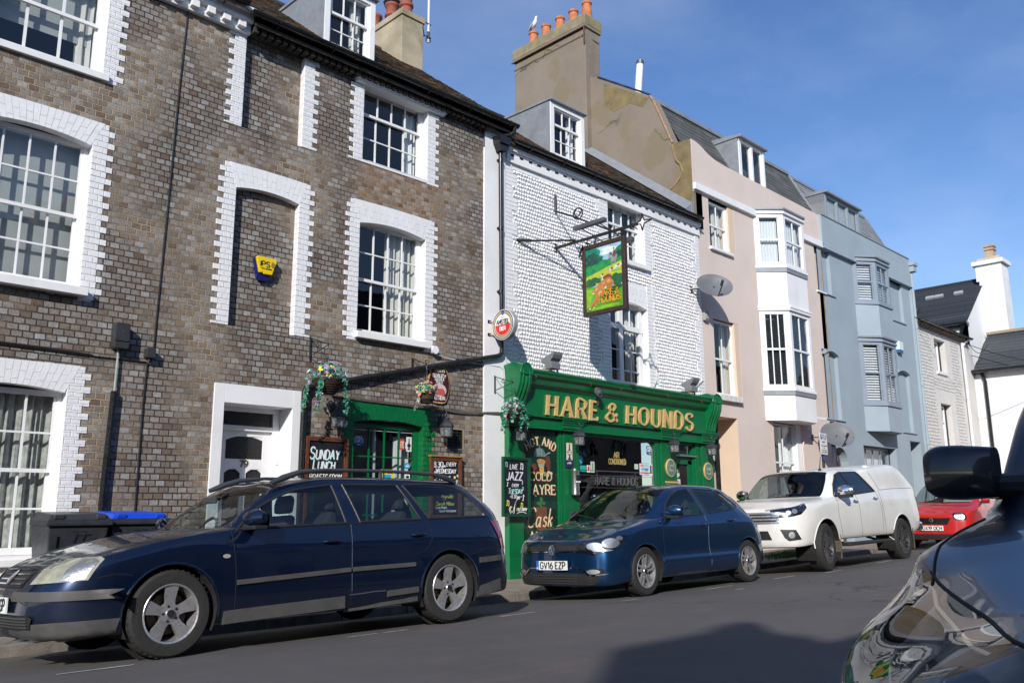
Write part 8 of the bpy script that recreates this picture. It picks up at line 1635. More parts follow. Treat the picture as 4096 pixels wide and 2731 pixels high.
BLUEP = paintmat('dark_navy_car_paint', (.0025, .011, .040), rough=.32, metal=.6, dirt='#4a443c', dirtamt=.30, low=.5)
cg = glassmat('car_side_glass', (.60, .68, .68))
E1 = Car('estate_car', 'dark blue estate car with roof rails and grey side trim, nearest parked at the left', (2.80, 7.27, -1.085), est, BLUEP, rot=(R(-2.3), R(-.25), 0), arches=(0, 2.70), arch_r=.355, wheel_z=.315, glass=cg,
    cellmap=mk((6, 9), (10, 11), {6: 'front_side_window', 7: 'front_side_window', 8: 'front_side_window', 10: 'rear_side_window', 12: 'quarter_window', 14: 'rear_window', 15: 'rear_window'}, (5, 8), 13), lower=GRP)
for ax in (0, 2.703):
    for sg in (-1, 1): E1.wheel(ax, .315, .317, sg, 'five', steer=(2 if ax == 0 else 0))
LI = (.53, .50)
E1.strip([(.50, .505), (1.55, .545)], .044, .020, GRP, 'door_trim'); E1.strip([(1.58, .546), (2.26, .555)], .044, .020, GRP, 'door_trim')
E1.strip([(.40, .25), (.52, .255), (1.50, .28)], .11, .014, GRP, 'sill_trim'); E1.strip([(1.95, .315), (2.30, .33)], .06, .014, GRP, 'sill_trim'); E1.strip([(1.52, .215), (2.30, .25)], .055, .006, GRP, 'sill_trim')
E1.line([(1.55, .335), (1.68, .338), (1.80, .345), (1.93, .345)], .006, CHR, 'bare_clip', .003)
SEAM = mat('panel_gap', (.004, .004, .005), .8, vary=0); SL = mat('worn_panel_edge', (.16, .18, .25), .4, vary=.4, scale=30)
def seams(car, L_, r=.0035, m=None):
    for ln in L_: car.line(ln, r, m or SEAM, 'panel_gap', 0)
seams(E1, [[(.47, .90), (.49, .60), (.49, .30)], [(1.60, .945), (1.565, .62), (1.565, .25)], [(2.46, .965), (2.50, .80), (2.42, .70), (2.36, .66)], [(.51, .90), (1.2, .925), (2.4, .955), (3.2, .985)], [(-.53, .60), (-.40, .62), (-.30, .605)], [(3.0, .62), (3.15, .655), (3.42, .68)]])
E1.line([(1.605, .93), (1.572, .62), (1.572, .36)], .0011, SL, 'edge_chips', .002)
for ax in (0, 2.70): E1.line([(ax+.362*math.cos(R(a)), .315+.362*math.sin(R(a))) for a in range(-8, 189, 12)], .010, BLUEP, 'arch_lip', .002, sm=False)
for h in ((1.38, .79), (2.34, .82)): E1.handle(h[0], h[1], BLUEP)
for ln in ([(.53, .915), (.76, 1.093), (1.10, 1.231), (1.50, 1.287)], [(1.62, 1.291), (2.24, 1.295)], [(2.31, 1.295), (2.99, 1.282), (3.30, .985)], [(.53, .915), (1.56, .945)], [(1.71, .95), (2.40, .965)], [(2.50, .97), (3.30, .985)], [(1.50, 1.287), (1.56, .945)], [(1.62, 1.291), (1.71, .95)], [(2.24, 1.291), (2.40, .965)], [(2.31, 1.291), (2.5, .97)]): E1.line(ln, .011, PLB, 'window_rubber', 0)
b = MB()      # B and C pillar blacking stays body colour in the photo; roof rails
for sg in (-1, 1):
    rail = [(.93, sg*.585, 1.30), (1.05, sg*.575, 1.345), (1.22, sg*.565, 1.40), (1.5, sg*.56, 1.425), (2.2, sg*.555, 1.43), (2.75, sg*.55, 1.415), (2.95, sg*.545, 1.375), (3.06, sg*.54, 1.33)]
    b.tube(rail, [.02, .03, .024, .016, .016, .018, .028, .018], 8); b.tube([(2.1, sg*.555, 1.34), (2.1, sg*.555, 1.43)], .02, 6)
b.build('roof_rail', mat('dark_grey_roof_rail', (.055, .06, .07), .4, .3), E1.T, smooth=True, world=False)
b = MB(); b.tube([(2.95, 0, 1.38), (3.10, 0, 1.60)], [.006, .003], 5); b.build('aerial', PLB, E1.T, world=False)
E1.mirror(.62, .985, -1, BLUEP, w=.22, h=.145, out=.03); E1.mirror(.62, .985, 1, BLUEP, w=.22, h=.145, out=.03)
E1.seats((.95, 1.75), .42, wheel=(.78, .88))
b = MB(); b.box(.18, .62, -.66, .66, .78, .93); b.box(.45, 3.4, -.7, .7, .22, .40); b.box(2.35, 3.3, -.62, .62, .40, .88); b.build('dashboard', CABN, E1.T, world=False, bevel=.05)
dl = Vector((.80, .60, 0)).normalized(); ul = Vector((.60, -.80, 0)).normalized()   # oblique throw for the front corner
E1.patch('headlight', [(-.25, -.085), (.21, -.065), (.265, .075), (.22, .095), (-.06, .085), (-.17, .05)], (-.66, -.60, .655), ul*1.0, (0, 0, 1), dl, mat('clouded_headlamp_lens', (.33, .33, .25), .15, .1, vary=.35, scale=8, coat=1), .008)
hl = bpy.data.objects[[o.name for o in E1.T.children if o.name.startswith('headlight')][0]]
E1.patch('reflector', [(.03, -.065), (.195, -.06), (.24, .065), (.20, .083), (.10, .078), (.05, .01)], (-.66, -.60, .655), ul, (0, 0, 1), dl, REFL, .012, hl)
E1.patch('headlight', [(-.25, -.085), (.21, -.065), (.265, .075), (.22, .095), (-.06, .085), (-.17, .05)], (-.66, .60, .655), Vector((.60, .80, 0)), (0, 0, 1), Vector((.80, -.60, 0)), mat('clouded_headlamp_lens', (.33, .33, .25), .15, .1), .008)
gr = E1.patch('grille', [(-.30, -.07), (.30, -.07), (.37, .055), (.30, .075), (-.30, .075), (-.37, .055)], (-.85, 0, .62), (0, -1, 0), (0, 0, 1), (1, 0, 0), PLB, .006)
for k in range(4): E1.patch('chrome_bar', [(-.33+.015*(3-k), -.005), (.33-.015*(3-k), -.005), (.33-.015*(3-k), .006), (-.33+.015*(3-k), .006)], (-.85, 0, .575+k*.033), (0, -1, 0), (0, 0, 1), (1, 0, 0), CHR, .014, gr)
E1.patch('badge', oval(0, 0, .055, .055, 20), (-.85, 0, .625), (0, -1, 0), (0, 0, 1), (1, 0, 0), CHR, .020, gr)
for sg, u_ in ((-1, ul), (1, Vector((.60, .80, 0)))):
    E1.patch('bumper_strip', [(-.42, -.03), (.46, -.03), (.47, .035), (-.42, .035)], (-.70, sg*.60, .487), u_, (0, 0, 1), dl if sg < 0 else Vector((.8, -.6, 0)), GRP, .016)
    E1.patch('bumper_valance', [(-.44, -.09), (.36, -.09), (.40, .05), (.05, .045), (0, .02), (-.44, .02)], (-.70, sg*.60, .27), u_, (0, 0, 1), dl if sg < 0 else Vector((.8, -.6, 0)), GRP, .010)
lg = E1.patch('lower_grille', [(-.55, -.045), (.55, -.045), (.58, .03), (.55, .045), (-.55, .045), (-.58, .03)], (-.9, 0, .315), (0, -1, 0), (0, 0, 1), (1, 0, 0), UND, .020)
for k in range(4): E1.patch('slat', [(-.54, -.004), (.54, -.004), (.54, .004), (-.54, .004)], (-.9, 0, .285+k*.02), (0, -1, 0), (0, 0, 1), (1, 0, 0), GRP, .026, lg)
E1.plate('V683 VGP', -.935, 0, .43, blue=False)
E1.patch('tail_light', [(-.07, -.15), (.20, -.15), (.17, .14), (-.13, .14), (-.10, 0)], (3.46, -.74, .80), Vector((.75, .66, 0)).normalized(), (0, 0, 1), Vector((-.66, .75, 0)).normalized(), REDL, .010)
E1.patch('tail_light', [(-.10, -.15), (.09, -.15), (.03, .13), (-.10, .13)], (3.47, .70, .80), Vector((.5, -.85, 0)).normalized(), (0, 0, 1), Vector((-.85, -.5, 0)).normalized(), REDL, .008)
E1.strip([(3.08, .555), (3.25, .56), (3.40, .565)], .06, .014, GRP, 'bumper_strip'); E1.strip([(3.05, .27), (3.2, .285), (3.40, .31)], .13, .006, GRP, 'bumper_valance')
E1.patch('indicator', oval(0, 0, .032, .016, 14), (.41, -.9, .71), (1, 0, 0), (0, 0, 1), (0, 1, 0), mat('clear_indicator', (.6, .55, .5), .15, .5), .008)
b = MB()
for (p, q) in (((.36, -.55, .945), (.47, -.05, 1.0)), ((.31, .0, .94), (.46, .5, 1.0))): b.tube([p, q], .008, 5)
b.build('wiper', PLB, E1.T, world=False)
b = MB(); b.box(.64, .67, -.14, .10, 1.15, 1.21); b.build('rear_view_mirror', CABN, E1.T, world=False, bevel=.01)
# -- blue hatchback
ZP = [.18, .16, .17, .28, .42, .56]; DP = (.10, .05, .0, -.02, -.01, .0); ZQ = [.20, .19, .22, .40, .49, .80]
pol = [
 ST(-.83, 0, [(-.825, 0, .665), (-.80, 0, .70), (-.80, 0, .70), (-.80, 0, .70), (-.80, 0, .70)], dx=DP, yk=[0]*6, z=ZP),
 ST(-.80, .42, [(-.79, .42, .67), (-.765, .35, .71), (-.765, .28, .715), (-.77, .14, .715), (-.775, 0, .715)], dx=DP, z=ZP),
 ST(-.66, .735, [(-.61, .68, .725), (-.57, .57, .765), (-.56, .47, .775), (-.555, .26, .785), (-.55, 0, .79)], dx=DP, z=ZP),
 ST(-.46, .81, [(-.42, .76, .79), (-.38, .65, .83), (-.37, .54, .845), (-.37, .3, .86), (-.37, 0, .865)], z=[.18, .17, .19, .30, .46, .62]),
 ST(0, .84, [(0, .785, .865), (0, .68, .90), (0, .56, .905), (-.03, .3, .915), (-.04, 0, .92)], z=ZQ),
 ST(.36, .845, [(.30, .775, .925), (.26, .71, .945), (.17, .64, .95), (.05, .33, .945), (.01, 0, .94)], z=ZQ),
 ST(.46, .845, [(.50, .77, .945), (.52, .76, .955), (.30, .665, 1.02), (.18, .34, 1.02), (.14, 0, 1.02)], z=ZQ),
 ST(.75, .845, [(.78, .765, .955), (.71, .69, 1.165), (.59, .605, 1.20), (.46, .32, 1.21), (.42, 0, 1.215)], z=ZQ),
 ST(1.0, .845, [(1.05, .765, .965), (.99, .64, 1.29), (.92, .56, 1.345), (.83, .30, 1.375), (.80, 0, 1.385)], z=ZQ),
 ST(1.40, .845, [(1.44, .76, .98), (1.29, .625, 1.325), (1.28, .56, 1.385), (1.28, .3, 1.415), (1.28, 0, 1.425)], z=ZQ),
 ST(1.43, .845, [(1.57, .755, .99), (1.40, .62, 1.33), (1.40, .56, 1.385), (1.40, .3, 1.42), (1.40, 0, 1.43)], z=ZQ),
 ST(2.06, .845, [(2.21, .74, 1.035), (1.95, .60, 1.315), (1.98, .545, 1.37), (2.0, .3, 1.405), (2.0, 0, 1.415)], z=ZQ),
 ST(2.12, .845, [(2.27, .735, 1.045), (2.02, .595, 1.31), (2.06, .54, 1.36), (2.06, .3, 1.40), (2.06, 0, 1.41)], z=ZQ),
 ST(2.60, .84, [(2.43, .70, 1.075), (2.22, .57, 1.275), (2.33, .52, 1.32), (2.38, .3, 1.355), (2.40, 0, 1.365)], z=ZQ),
 ST(2.88, .78, [(2.76, .66, .98), (2.60, .57, 1.17), (2.54, .50, 1.25), (2.50, .28, 1.30), (2.50, 0, 1.315)], z=[.24, .22, .25, .36, .54, .74], dx=(0, .03, .05, .06, .04, .0)),
 ST(3.05, .48, [(2.90, .44, .98), (2.72, .37, 1.18), (2.60, .34, 1.26), (2.58, .2, 1.285), (2.58, 0, 1.29)], z=[.24, .22, .25, .36, .54, .74], dx=(0, .02, .04, .05, .04, .0)),
 ST(3.10, 0, [(2.93, 0, .98), (2.75, 0, 1.18), (2.63, 0, 1.26), (2.62, 0, 1.26), (2.62, 0, 1.26)], z=[.24, .22, .25, .36, .54, .74], dx=(0, .02, .04, .05, .04, .0), yk=[0]*6)]
GLS = {6: 'front_side_window', 7: 'front_side_window', 8: 'front_side_window', 10: 'rear_side_window', 12: 'quarter_window', 14: 'rear_window', 15: 'rear_window'}
pol = [r if k < 4 or k > 13 else [r[0], r[1], (r[2][0], r[2][1]*.985, r[2][2]), (r[3][0], r[3][1]*1.012, r[3][2]), (r[4][0], r[4][1]*.975, r[4][2])]+r[5:] for k, r in enumerate(pol)]
PP = paintmat('metallic_mid_blue_car_paint', (.007, .048, .135), rough=.3, metal=.8, dirt='#4a4640', dirtamt=.12, low=.4)
E2 = Car('hatchback_car', 'shiny metallic blue five-door hatchback parked in front of the green pub front', (8.915, 7.44, -1.085), pol, PP, rot=(R(-2.2), R(-.5), 0), arches=(0, 2.47), arch_r=.335, wheel_z=.30, glass=glassmat('car_side_glass', (.60, .68, .68)), glass2=glassmat('privacy_glass', (.20, .24, .26)), cellmap=mk((6, 9), (10, 11), GLS, (5, 8), 13))
for ax in (0, 2.47):
    for sg in (-1, 1): E2.wheel(ax, .30, .302, sg, 'twin', steer=(3 if ax == 0 else 0), ww=.19)
    E2.line([(ax+.34*math.cos(R(a)), .30+.34*math.sin(R(a))) for a in range(-8, 189, 12)], .007, PP, 'arch_lip', .001, sm=False)
seams(E2, [[(.40, .93), (.37, .70), (.42, .40), (.46, .26)], [(1.47, .98), (1.42, .62), (1.44, .24)], [(2.27, 1.04), (2.30, .85), (2.20, .68), (2.10, .55)], [(-.52, .64), (-.40, .655), (-.30, .65)], [(.46, .25), (1.44, .235), (2.12, .25)], [(2.62, .62), (2.80, .70)]], .003)
E2.line([(1.452, .96), (1.422, .62), (1.438, .3)], .0015, mat('pale_edge', (.25, .32, .42), .4), 'edge_chips', .002)
E2.handle(1.30, .835, PP); E2.handle(2.06, .885, PP)
for ln in ([(.51, .95), (.71, 1.17), (.99, 1.295), (1.29, 1.33)], [(1.40, 1.335), (1.95, 1.32)], [(2.02, 1.315), (2.22, 1.28), (2.43, 1.075)], [(.51, .95), (1.44, .98)], [(1.57, .99), (2.21, 1.035)], [(2.27, 1.045), (2.43, 1.075)], [(1.29, 1.33), (1.44, .98)], [(1.40, 1.335), (1.57, .99)], [(1.95, 1.32), (2.21, 1.035)], [(2.02, 1.315), (2.27, 1.045)]): E2.line(ln, .010, PLB, 'window_rubber', 0)
for sg in (-1, 1): E2.mirror(.60, 1.02, sg, PP, w=.19, h=.15, out=.03)
E2.seats((.85, 1.65), .42, wheel=(.62, .88)); b = MB(); b.box(.15, .55, -.64, .64, .78, .92); b.box(.4, 2.6, -.7, .7, .22, .40); b.build('dashboard', CABN, E2.T, world=False, bevel=.05)
FX_ = ((0, -1, 0), (0, 0, 1), (1, 0, 0)); oo = lambda sg: (Vector((.60, sg*.80, 0)), (0, 0, 1), Vector((.80, -sg*.60, 0)))
BLKG = mat('gloss_black_trim', (.008, .008, .009), .15, vary=0, coat=1)
def lamp(car, poly, o, sg, bowls=(), off=.006, lens=None):
    u, v, d = oo(sg); h = car.patch('headlight', [(a, b_) for a, b_ in poly], o, u, v, d, BLKG, off);
    for (a, b_, rx, rz) in bowls: car.patch('reflector', oval(a, b_, rx, rz, 16), o, u, v, d, REFL, off+.006, h, div=1)
    car.patch('lamp_glass', [(a*.98, b_*.98) for a, b_ in poly], o, u, v, d, LENS, off+.014, h); return h
PL_ = [(-.22, -.055), (-.05, -.085), (.15, -.045), (.22, .0), (.26, .085), (.12, .072), (-.10, .03), (-.20, -.005)]
for sg in (-1, 1): lamp(E2, [(a*1.35, c_*1.35) for a, c_ in PL_], (-.68, sg*.60, .645), sg, ((-.04, -.012, .10, .046), (.16, .02, .11, .06), (.06, -.062, .13, .014), (.27, .075, .04, .025)))
g = E2.patch('grille', [(-.50, -.03), (.50, -.03), (.52, .035), (.30, .05), (-.30, .05), (-.52, .035)], (-.9, 0, .615), *FX_, PLB, .006)
for k in range(3): E2.patch('slat', [(-.47, -.003), (.47, -.003), (.47, .003), (-.47, .003)], (-.9, 0, .60+k*.017), *FX_, mat('dark_grey_slat', (.05, .05, .055), .4), .012, g, div=2)
E2.patch('chrome_bar', [(-.52, -.005), (.52, -.005), (.52, .004), (-.52, .004)], (-.9, 0, .578), *FX_, CHR, .012, g)
bd = E2.patch('badge', oval(0, 0, .062, .062, 26), (-.9, 0, .60), *FX_, CHR, .020, div=1); E2.patch('badge_field', oval(0, 0, .052, .052, 26), (-.9, 0, .60), *FX_, mat('badge_dark', (.03, .05, .09), .2, coat=1), .023, bd, div=1)
t = MB(); fV = lambda u, v, d: (-.862+d-.004, -u, .60+v); [ribbon(t, l_, .011, fV, .0004*(k+1)) for k, l_ in enumerate(([(-.022, .048), (0, .006), (.022, .048)], [(-.047, .022), (-.022, -.045), (0, -.004), (.022, -.045), (.047, .022)]))]; t.build('badge_letters', CHR, bd, world=False)
g = E2.patch('lower_grille', [(-.66, -.02), (-.58, -.075), (.58, -.075), (.66, -.02), (.62, .035), (.40, .065), (-.40, .065), (-.62, .035)], (-.9, 0, .255), *FX_, UND, .006)
for k in range(4): E2.patch('slat', [(-.58, -.003), (.58, -.003), (.58, .004), (-.58, .004)], (-.9, 0, .195+k*.032), *FX_, mat('dark_grey_slat', (.05, .05, .055), .4), .014, g, div=2)
for sg in (-1, 1):
    u, v, d = oo(sg); h = E2.patch('fog_light', [(-.12, -.035), (.14, -.03), (.13, .035), (-.02, .045), (-.10, .02)], (-.74, sg*.56, .33), u, v, d, UND, .008); E2.patch('reflector', oval(.0, .005, .085, .028, 14), (-.74, sg*.56, .33), u, v, d, REFL, .014, h, div=1)
    E2.patch('chrome_bar', [(-.30, .045), (-.16, .04), (-.06, -.045), (.17, -.03), (.19, -.01), (.17, -.018), (-.04, -.032), (-.14, .055), (-.30, .058)], (-.74, sg*.56, .33), u, v, d, CHR, .016, h)
E2.plate('GV16 EZP', -.868, 0, .415, blue=True)
E2.patch('tail_light', [(-.10, -.10), (.10, -.10), (.06, .12), (-.08, .12)], (2.82, -.70, .87), Vector((.6, .8, 0)), (0, 0, 1), Vector((-.8, .6, 0)), REDL, .010)
b = MB(); b.tube([(.10, -.45, .975), (.30, .05, 1.07)], .008, 5); b.tube([(.06, .05, .965), (.25, .52, 1.04)], .008, 5); b.build('wiper', PLB, E2.T, world=False)
# -- white pickup
ZH = [.50, .47, .49, .58, .80, 1.05]; ZF = [.44, .40, .42, .50, .62, .76]
def HT(*a): return [(x, y, z) for x, y, z in a]
hil = [
 ST(-1.0, 0, [(-.99, 0, .97), (-.95, 0, 1.0), (-.95, 0, 1.0), (-.95, 0, 1.0), (-.95, 0, 1.0)], dx=(.15, .05, .0, -.02, -.02, -.01), yk=[0]*6, z=ZF),
 ST(-.97, .45, [(-.95, .45, .975), (-.91, .36, 1.01), (-.91, .28, 1.015), (-.92, .15, 1.015), (-.92, 0, 1.015)], dx=(.15, .05, .0, -.02, -.02, -.01), z=ZF),
 ST(-.80, .82, [(-.74, .77, 1.0), (-.69, .64, 1.05), (-.68, .52, 1.06), (-.68, .28, 1.07), (-.68, 0, 1.07)], dx=(.15, .05, 0, 0, 0, 0), z=ZF),
 ST(-.52, .92, [(-.48, .86, 1.055), (-.44, .71, 1.10), (-.43, .57, 1.115), (-.43, .3, 1.125), (-.43, 0, 1.13)], z=[.48, .42, .44, .54, .70, .88]),
 ST(0, .94, [(0, .875, 1.11), (0, .74, 1.145), (0, .6, 1.155), (0, .3, 1.165), (0, 0, 1.165)], z=ZH),
 ST(.50, .93, [(.44, .86, 1.16), (.40, .77, 1.18), (.32, .70, 1.19), (.19, .35, 1.19), (.14, 0, 1.19)], z=ZH),
 ST(.58, .93, [(.57, .855, 1.175), (.58, .845, 1.185), (.42, .71, 1.25), (.29, .36, 1.255), (.25, 0, 1.255)], z=ZH),
 ST(.76, .93, [(.80, .85, 1.185), (.72, .775, 1.38), (.63, .68, 1.42), (.53, .35, 1.43), (.50, 0, 1.435)], z=ZH),
 ST(.98, .93, [(1.02, .85, 1.20), (.94, .715, 1.545), (.88, .62, 1.60), (.78, .32, 1.635), (.75, 0, 1.64)], z=ZH),
 ST(1.32, .93, [(1.34, .85, 1.215), (1.14, .70, 1.59), (1.14, .62, 1.645), (1.14, .32, 1.675), (1.14, 0, 1.68)], z=ZH),
 ST(1.35, .93, [(1.40, .85, 1.22), (1.20, .70, 1.60), (1.20, .62, 1.65), (1.20, .32, 1.68), (1.20, 0, 1.685)], z=ZH),
 ST(2.20, .93, [(2.22, .845, 1.265), (1.84, .695, 1.61), (1.88, .62, 1.655), (1.88, .32, 1.685), (1.88, 0, 1.69)], z=ZH),
 ST(2.36, .93, [(2.40, .85, 1.29), (2.14, .74, 1.66), (2.18, .62, 1.70), (2.18, .32, 1.73), (2.18, 0, 1.735)], z=ZH),
 ST(3.60, .93, [(3.58, .855, 1.32), (3.38, .785, 1.71), (3.30, .67, 1.775), (3.15, .32, 1.79), (3.15, 0, 1.795)], z=ZH),
 ST(4.12, .88, [(4.10, .83, 1.30), (3.86, .765, 1.52), (3.62, .64, 1.75), (3.48, .3, 1.775), (3.48, 0, 1.78)], z=[.55, .53, .56, .66, .82, .99]),
 ST(4.25, .50, [(4.16, .46, 1.29), (3.75, .40, 1.60), (3.58, .35, 1.69), (3.55, .2, 1.71), (3.55, 0, 1.71)], z=[.55, .53, .56, .66, .82, .99]),
 ST(4.27, 0, [(4.18, 0, 1.29), (3.77, 0, 1.60), (3.60, 0, 1.69), (3.60, 0, 1.69), (3.60, 0, 1.69)], z=[.55, .53, .56, .66, .82, .99], yk=[0]*6)]
WPNT = paintmat('white_pickup_paint', (.70, .69, .66), rough=.35, coat=.7, dirt='#8c7f6d', dirtamt=.45, low=.85)
E3 = Car('pickup_truck', 'white double-cab pickup with a white canopy, parked behind the blue hatchback', (13.61, 7.40, -1.01), hil, WPNT, rot=(R(-1.6), R(-.9), 0), arches=(0, 3.13), arch_r=.455, wheel_z=.375, glass=glassmat('car_side_glass', (.60, .68, .68)), glass2=glassmat('privacy_glass', (.20, .24, .26)), cellmap=lambda i, j: ('body' if (j == 6 and i > 10) else mk((6, 9), (10, 11), {6: 'front_side_window', 7: 'front_side_window', 8: 'front_side_window', 9: 'front_side_window', 10: 'rear_side_window'}, (5, 8), 13)(i, j)))
dk = mat('graphite_alloy', (.10, .10, .105), .35, .6, vary=.15, dirt='#5a4a3c', dirtscale=9, dirtamt=.3)
for ax in (0, 3.13):
    for sg in (-1, 1): E3.wheel(ax, .375, .382, sg, 'six', steer=(8 if ax == 0 else 0), ww=.25, alloy=dk)
    E3.line([(ax+.462*math.cos(R(a)), .375+.462*math.sin(R(a))) for a in range(0, 181, 12)], .010, WPNT, 'arch_lip', .001, sm=False)
seams(E3, [[(.58, 1.17), (.50, .90), (.58, .52)], [(1.36, 1.215), (1.33, .80), (1.36, .50)], [(2.24, 1.28), (2.26, .95), (2.24, .55)], [(2.42, 1.285), (3.0, 1.31), (4.0, 1.32)], [(2.42, 1.29), (2.2, 1.62)], [(2.35, 1.28), (2.33, .9), (2.36, .52)]], .0045, mat('soft_grey_gap', (.10, .10, .10), .8))
for ln in ([(.57, 1.18), (.72, 1.385), (.94, 1.55), (1.14, 1.60), (1.84, 1.615), (2.22, 1.265)], [(.57, 1.18), (1.34, 1.215), (2.22, 1.265)], [(1.17, 1.60), (1.37, 1.22)]): E3.line(ln, .014, PLB, 'window_rubber', 0, sm=False)
E3.handle(1.22, 1.09, CHR, .2); E3.handle(2.08, 1.13, CHR, .2)
for sg in (-1, 1): E3.mirror(.72, 1.26, sg, CHR, w=.24, h=.19, out=.04)
b = MB(); b.box(.62, 2.42, -1.0, -.80, .36, .41); b.box(.62, 2.42, .80, 1.0, .36, .41); [b.tube([(x_, sg*.9, .38), (x_, sg*.6, .46)], .025, 6) for x_ in (.8, 2.2) for sg in (-1, 1)]; b.build('side_step', PLB, E3.T, world=False, bevel=.015)
MUD = mat('muddy_flap', (.10, .08, .06), .9, vary=.3); b = MB(); [b.box(x_, x_+.02, sg*.70, sg*.93, .18, .56) for x_ in (.44, 3.58) for sg in (-1, 1)]; b.build('mudflap', MUD, E3.T, world=False)
g = E3.patch('grille', [(-.55, -.09), (.55, -.09), (.62, .08), (-.62, .08)], (-1.1, 0, .875), *FX_, PLB, .006)
for k in range(4): E3.patch('chrome_bar', [(-.60, -.014), (.60, -.014), (.60, .014), (-.60, .014)], (-1.1, 0, .80+k*.05), *FX_, ALLOY, .016, g)
HL_ = [(-.30, -.07), (-.03, -.075), (.20, -.03), (.31, .06), (.31, .14), (.14, .11), (-.27, .045)]
for sg in (-1, 1):
    h = lamp(E3, HL_, (-.77, sg*.67, .945), sg, ((.10, .02, .045, .04), (.0, .0, .04, .035), (-.17, -.01, .09, .02)), off=.008); u, v, d = oo(sg); E3.patch('chrome_bar', [(-.34, .04), (.10, .09), (.27, .125), (.27, .14), (.10, .105), (-.34, .055)], (-.77, sg*.67, .945), u, v, d, CHR, .02, h)
    f = E3.patch('fog_light', [(-.12, .09), (.12, .08), (.20, -.07), (.0, -.09), (-.06, -.04)], (-.82, sg*.66, .60), u, v, d, PLB, .008); E3.patch('reflector', oval(.05, .0, .05, .05, 16), (-.82, sg*.66, .60), u, v, d, REFL, .016, f, div=1)
g = E3.patch('lower_grille', [(-.48, -.07), (.48, -.07), (.42, .07), (-.42, .07)], (-1.1, 0, .60), *FX_, PLB, .006)
E3.plate('GV66 LVN', -1.035, 0, .52)
E3.patch('tail_light', [(-.08, -.17), (.08, -.17), (.06, .17), (-.08, .17)], (4.12, -.82, 1.02), Vector((.55, .83, 0)).normalized(), (0, 0, 1), Vector((-.83, .55, 0)).normalized(), REDL, .010)
b = MB(); b.box(4.18, 4.34, -.85, .85, .50, .66); b.build('rear_step_bumper', CHR, E3.T, world=False, bevel=.03)
b = MB(); b.tube([(.95, -.45, 1.645), (1.05, -.45, 1.90)], [.012, .005], 6); b.tube([(.93, -.45, 1.63), (.98, -.45, 1.66)], .03, 8); b.build('aerial', PLB, E3.T, world=False)
b = MB(); [(b.tube([(2.5+k*.9, -.62, 1.72), (2.5+k*.9, .62, 1.72)], .02, 6), b.box(2.45+k*.9, 2.57+k*.9, -.66, -.58, 1.68, 1.75)) for k in (0, 1)]; b.build('canopy_bar', WPNT, E3.T, world=False)
E3.patch('filler_flap', rrect(-.09, .09, -.09, .09, .025), (2.78, -1.2, 1.10), (1, 0, 0), (0, 0, 1), (0, 1, 0), WPNT, .006); E3.seats((.95, 1.6), .72, hb=.55, wheel=(.75, 1.12)); b = MB(); b.box(.3, .7, -.7, .7, 1.0, 1.15); b.build('dashboard', CABN, E3.T, world=False, bevel=.05)
# -- red small car
sm = [[(x*.78, y*.99, .05+z*1.06) for x, y, z in r] for r in pol]
RP = paintmat('bright_red_car_paint', (.42, .012, .008), rough=.3, coat=1)
E4 = Car('small_car', 'small bright red car with black grille, half hidden behind the white pickup', (21.66, 7.50, -.93), sm, RP, arches=(0, 1.93), arch_r=.33, wheel_z=.30, glass=glassmat('car_side_glass', (.60, .68, .68)), cellmap=mk((6, 9), (10, 11), GLS, (5, 8), 13), step=.06)
for ax in (0, 1.93):
    for sg in (-1, 1): E4.wheel(ax, .30, .302, sg, 'twin', ww=.17)
for sg in (-1, 1):
    u, v, d = oo(sg); h = E4.patch('headlight', rrect(-.15, .13, -.075, .085, .06), (-.55, sg*.60, .74), u, v, d, BLKG, .008); E4.patch('reflector', rrect(-.12, .09, -.055, .065, .05), (-.55, sg*.60, .74), u, v, d, REFL, .014, h); E4.mirror(.46, 1.12, sg, RP, w=.18, h=.15, out=.03)
g = E4.patch('grille', [(-.42, .07), (-.34, -.075), (.34, -.075), (.42, .07)], (-.8, 0, .64), *FX_, BLKG, .010); E4.patch('badge', oval(0, 0, .055, .045, 18), (-.8, 0, .66), *FX_, CHR, .02, g, div=1); E4.patch('badge_centre', oval(0, 0, .025, .022, 12), (-.8, 0, .66), *FX_, BLKG, .024, g, div=1)
E4.patch('lower_grille', [(-.58, -.06), (.58, -.06), (.55, .05), (-.55, .05)], (-.8, 0, .30), *FX_, UND, .008); E4.plate('GX19 OCH', -.675, 0, .48, blue=True)
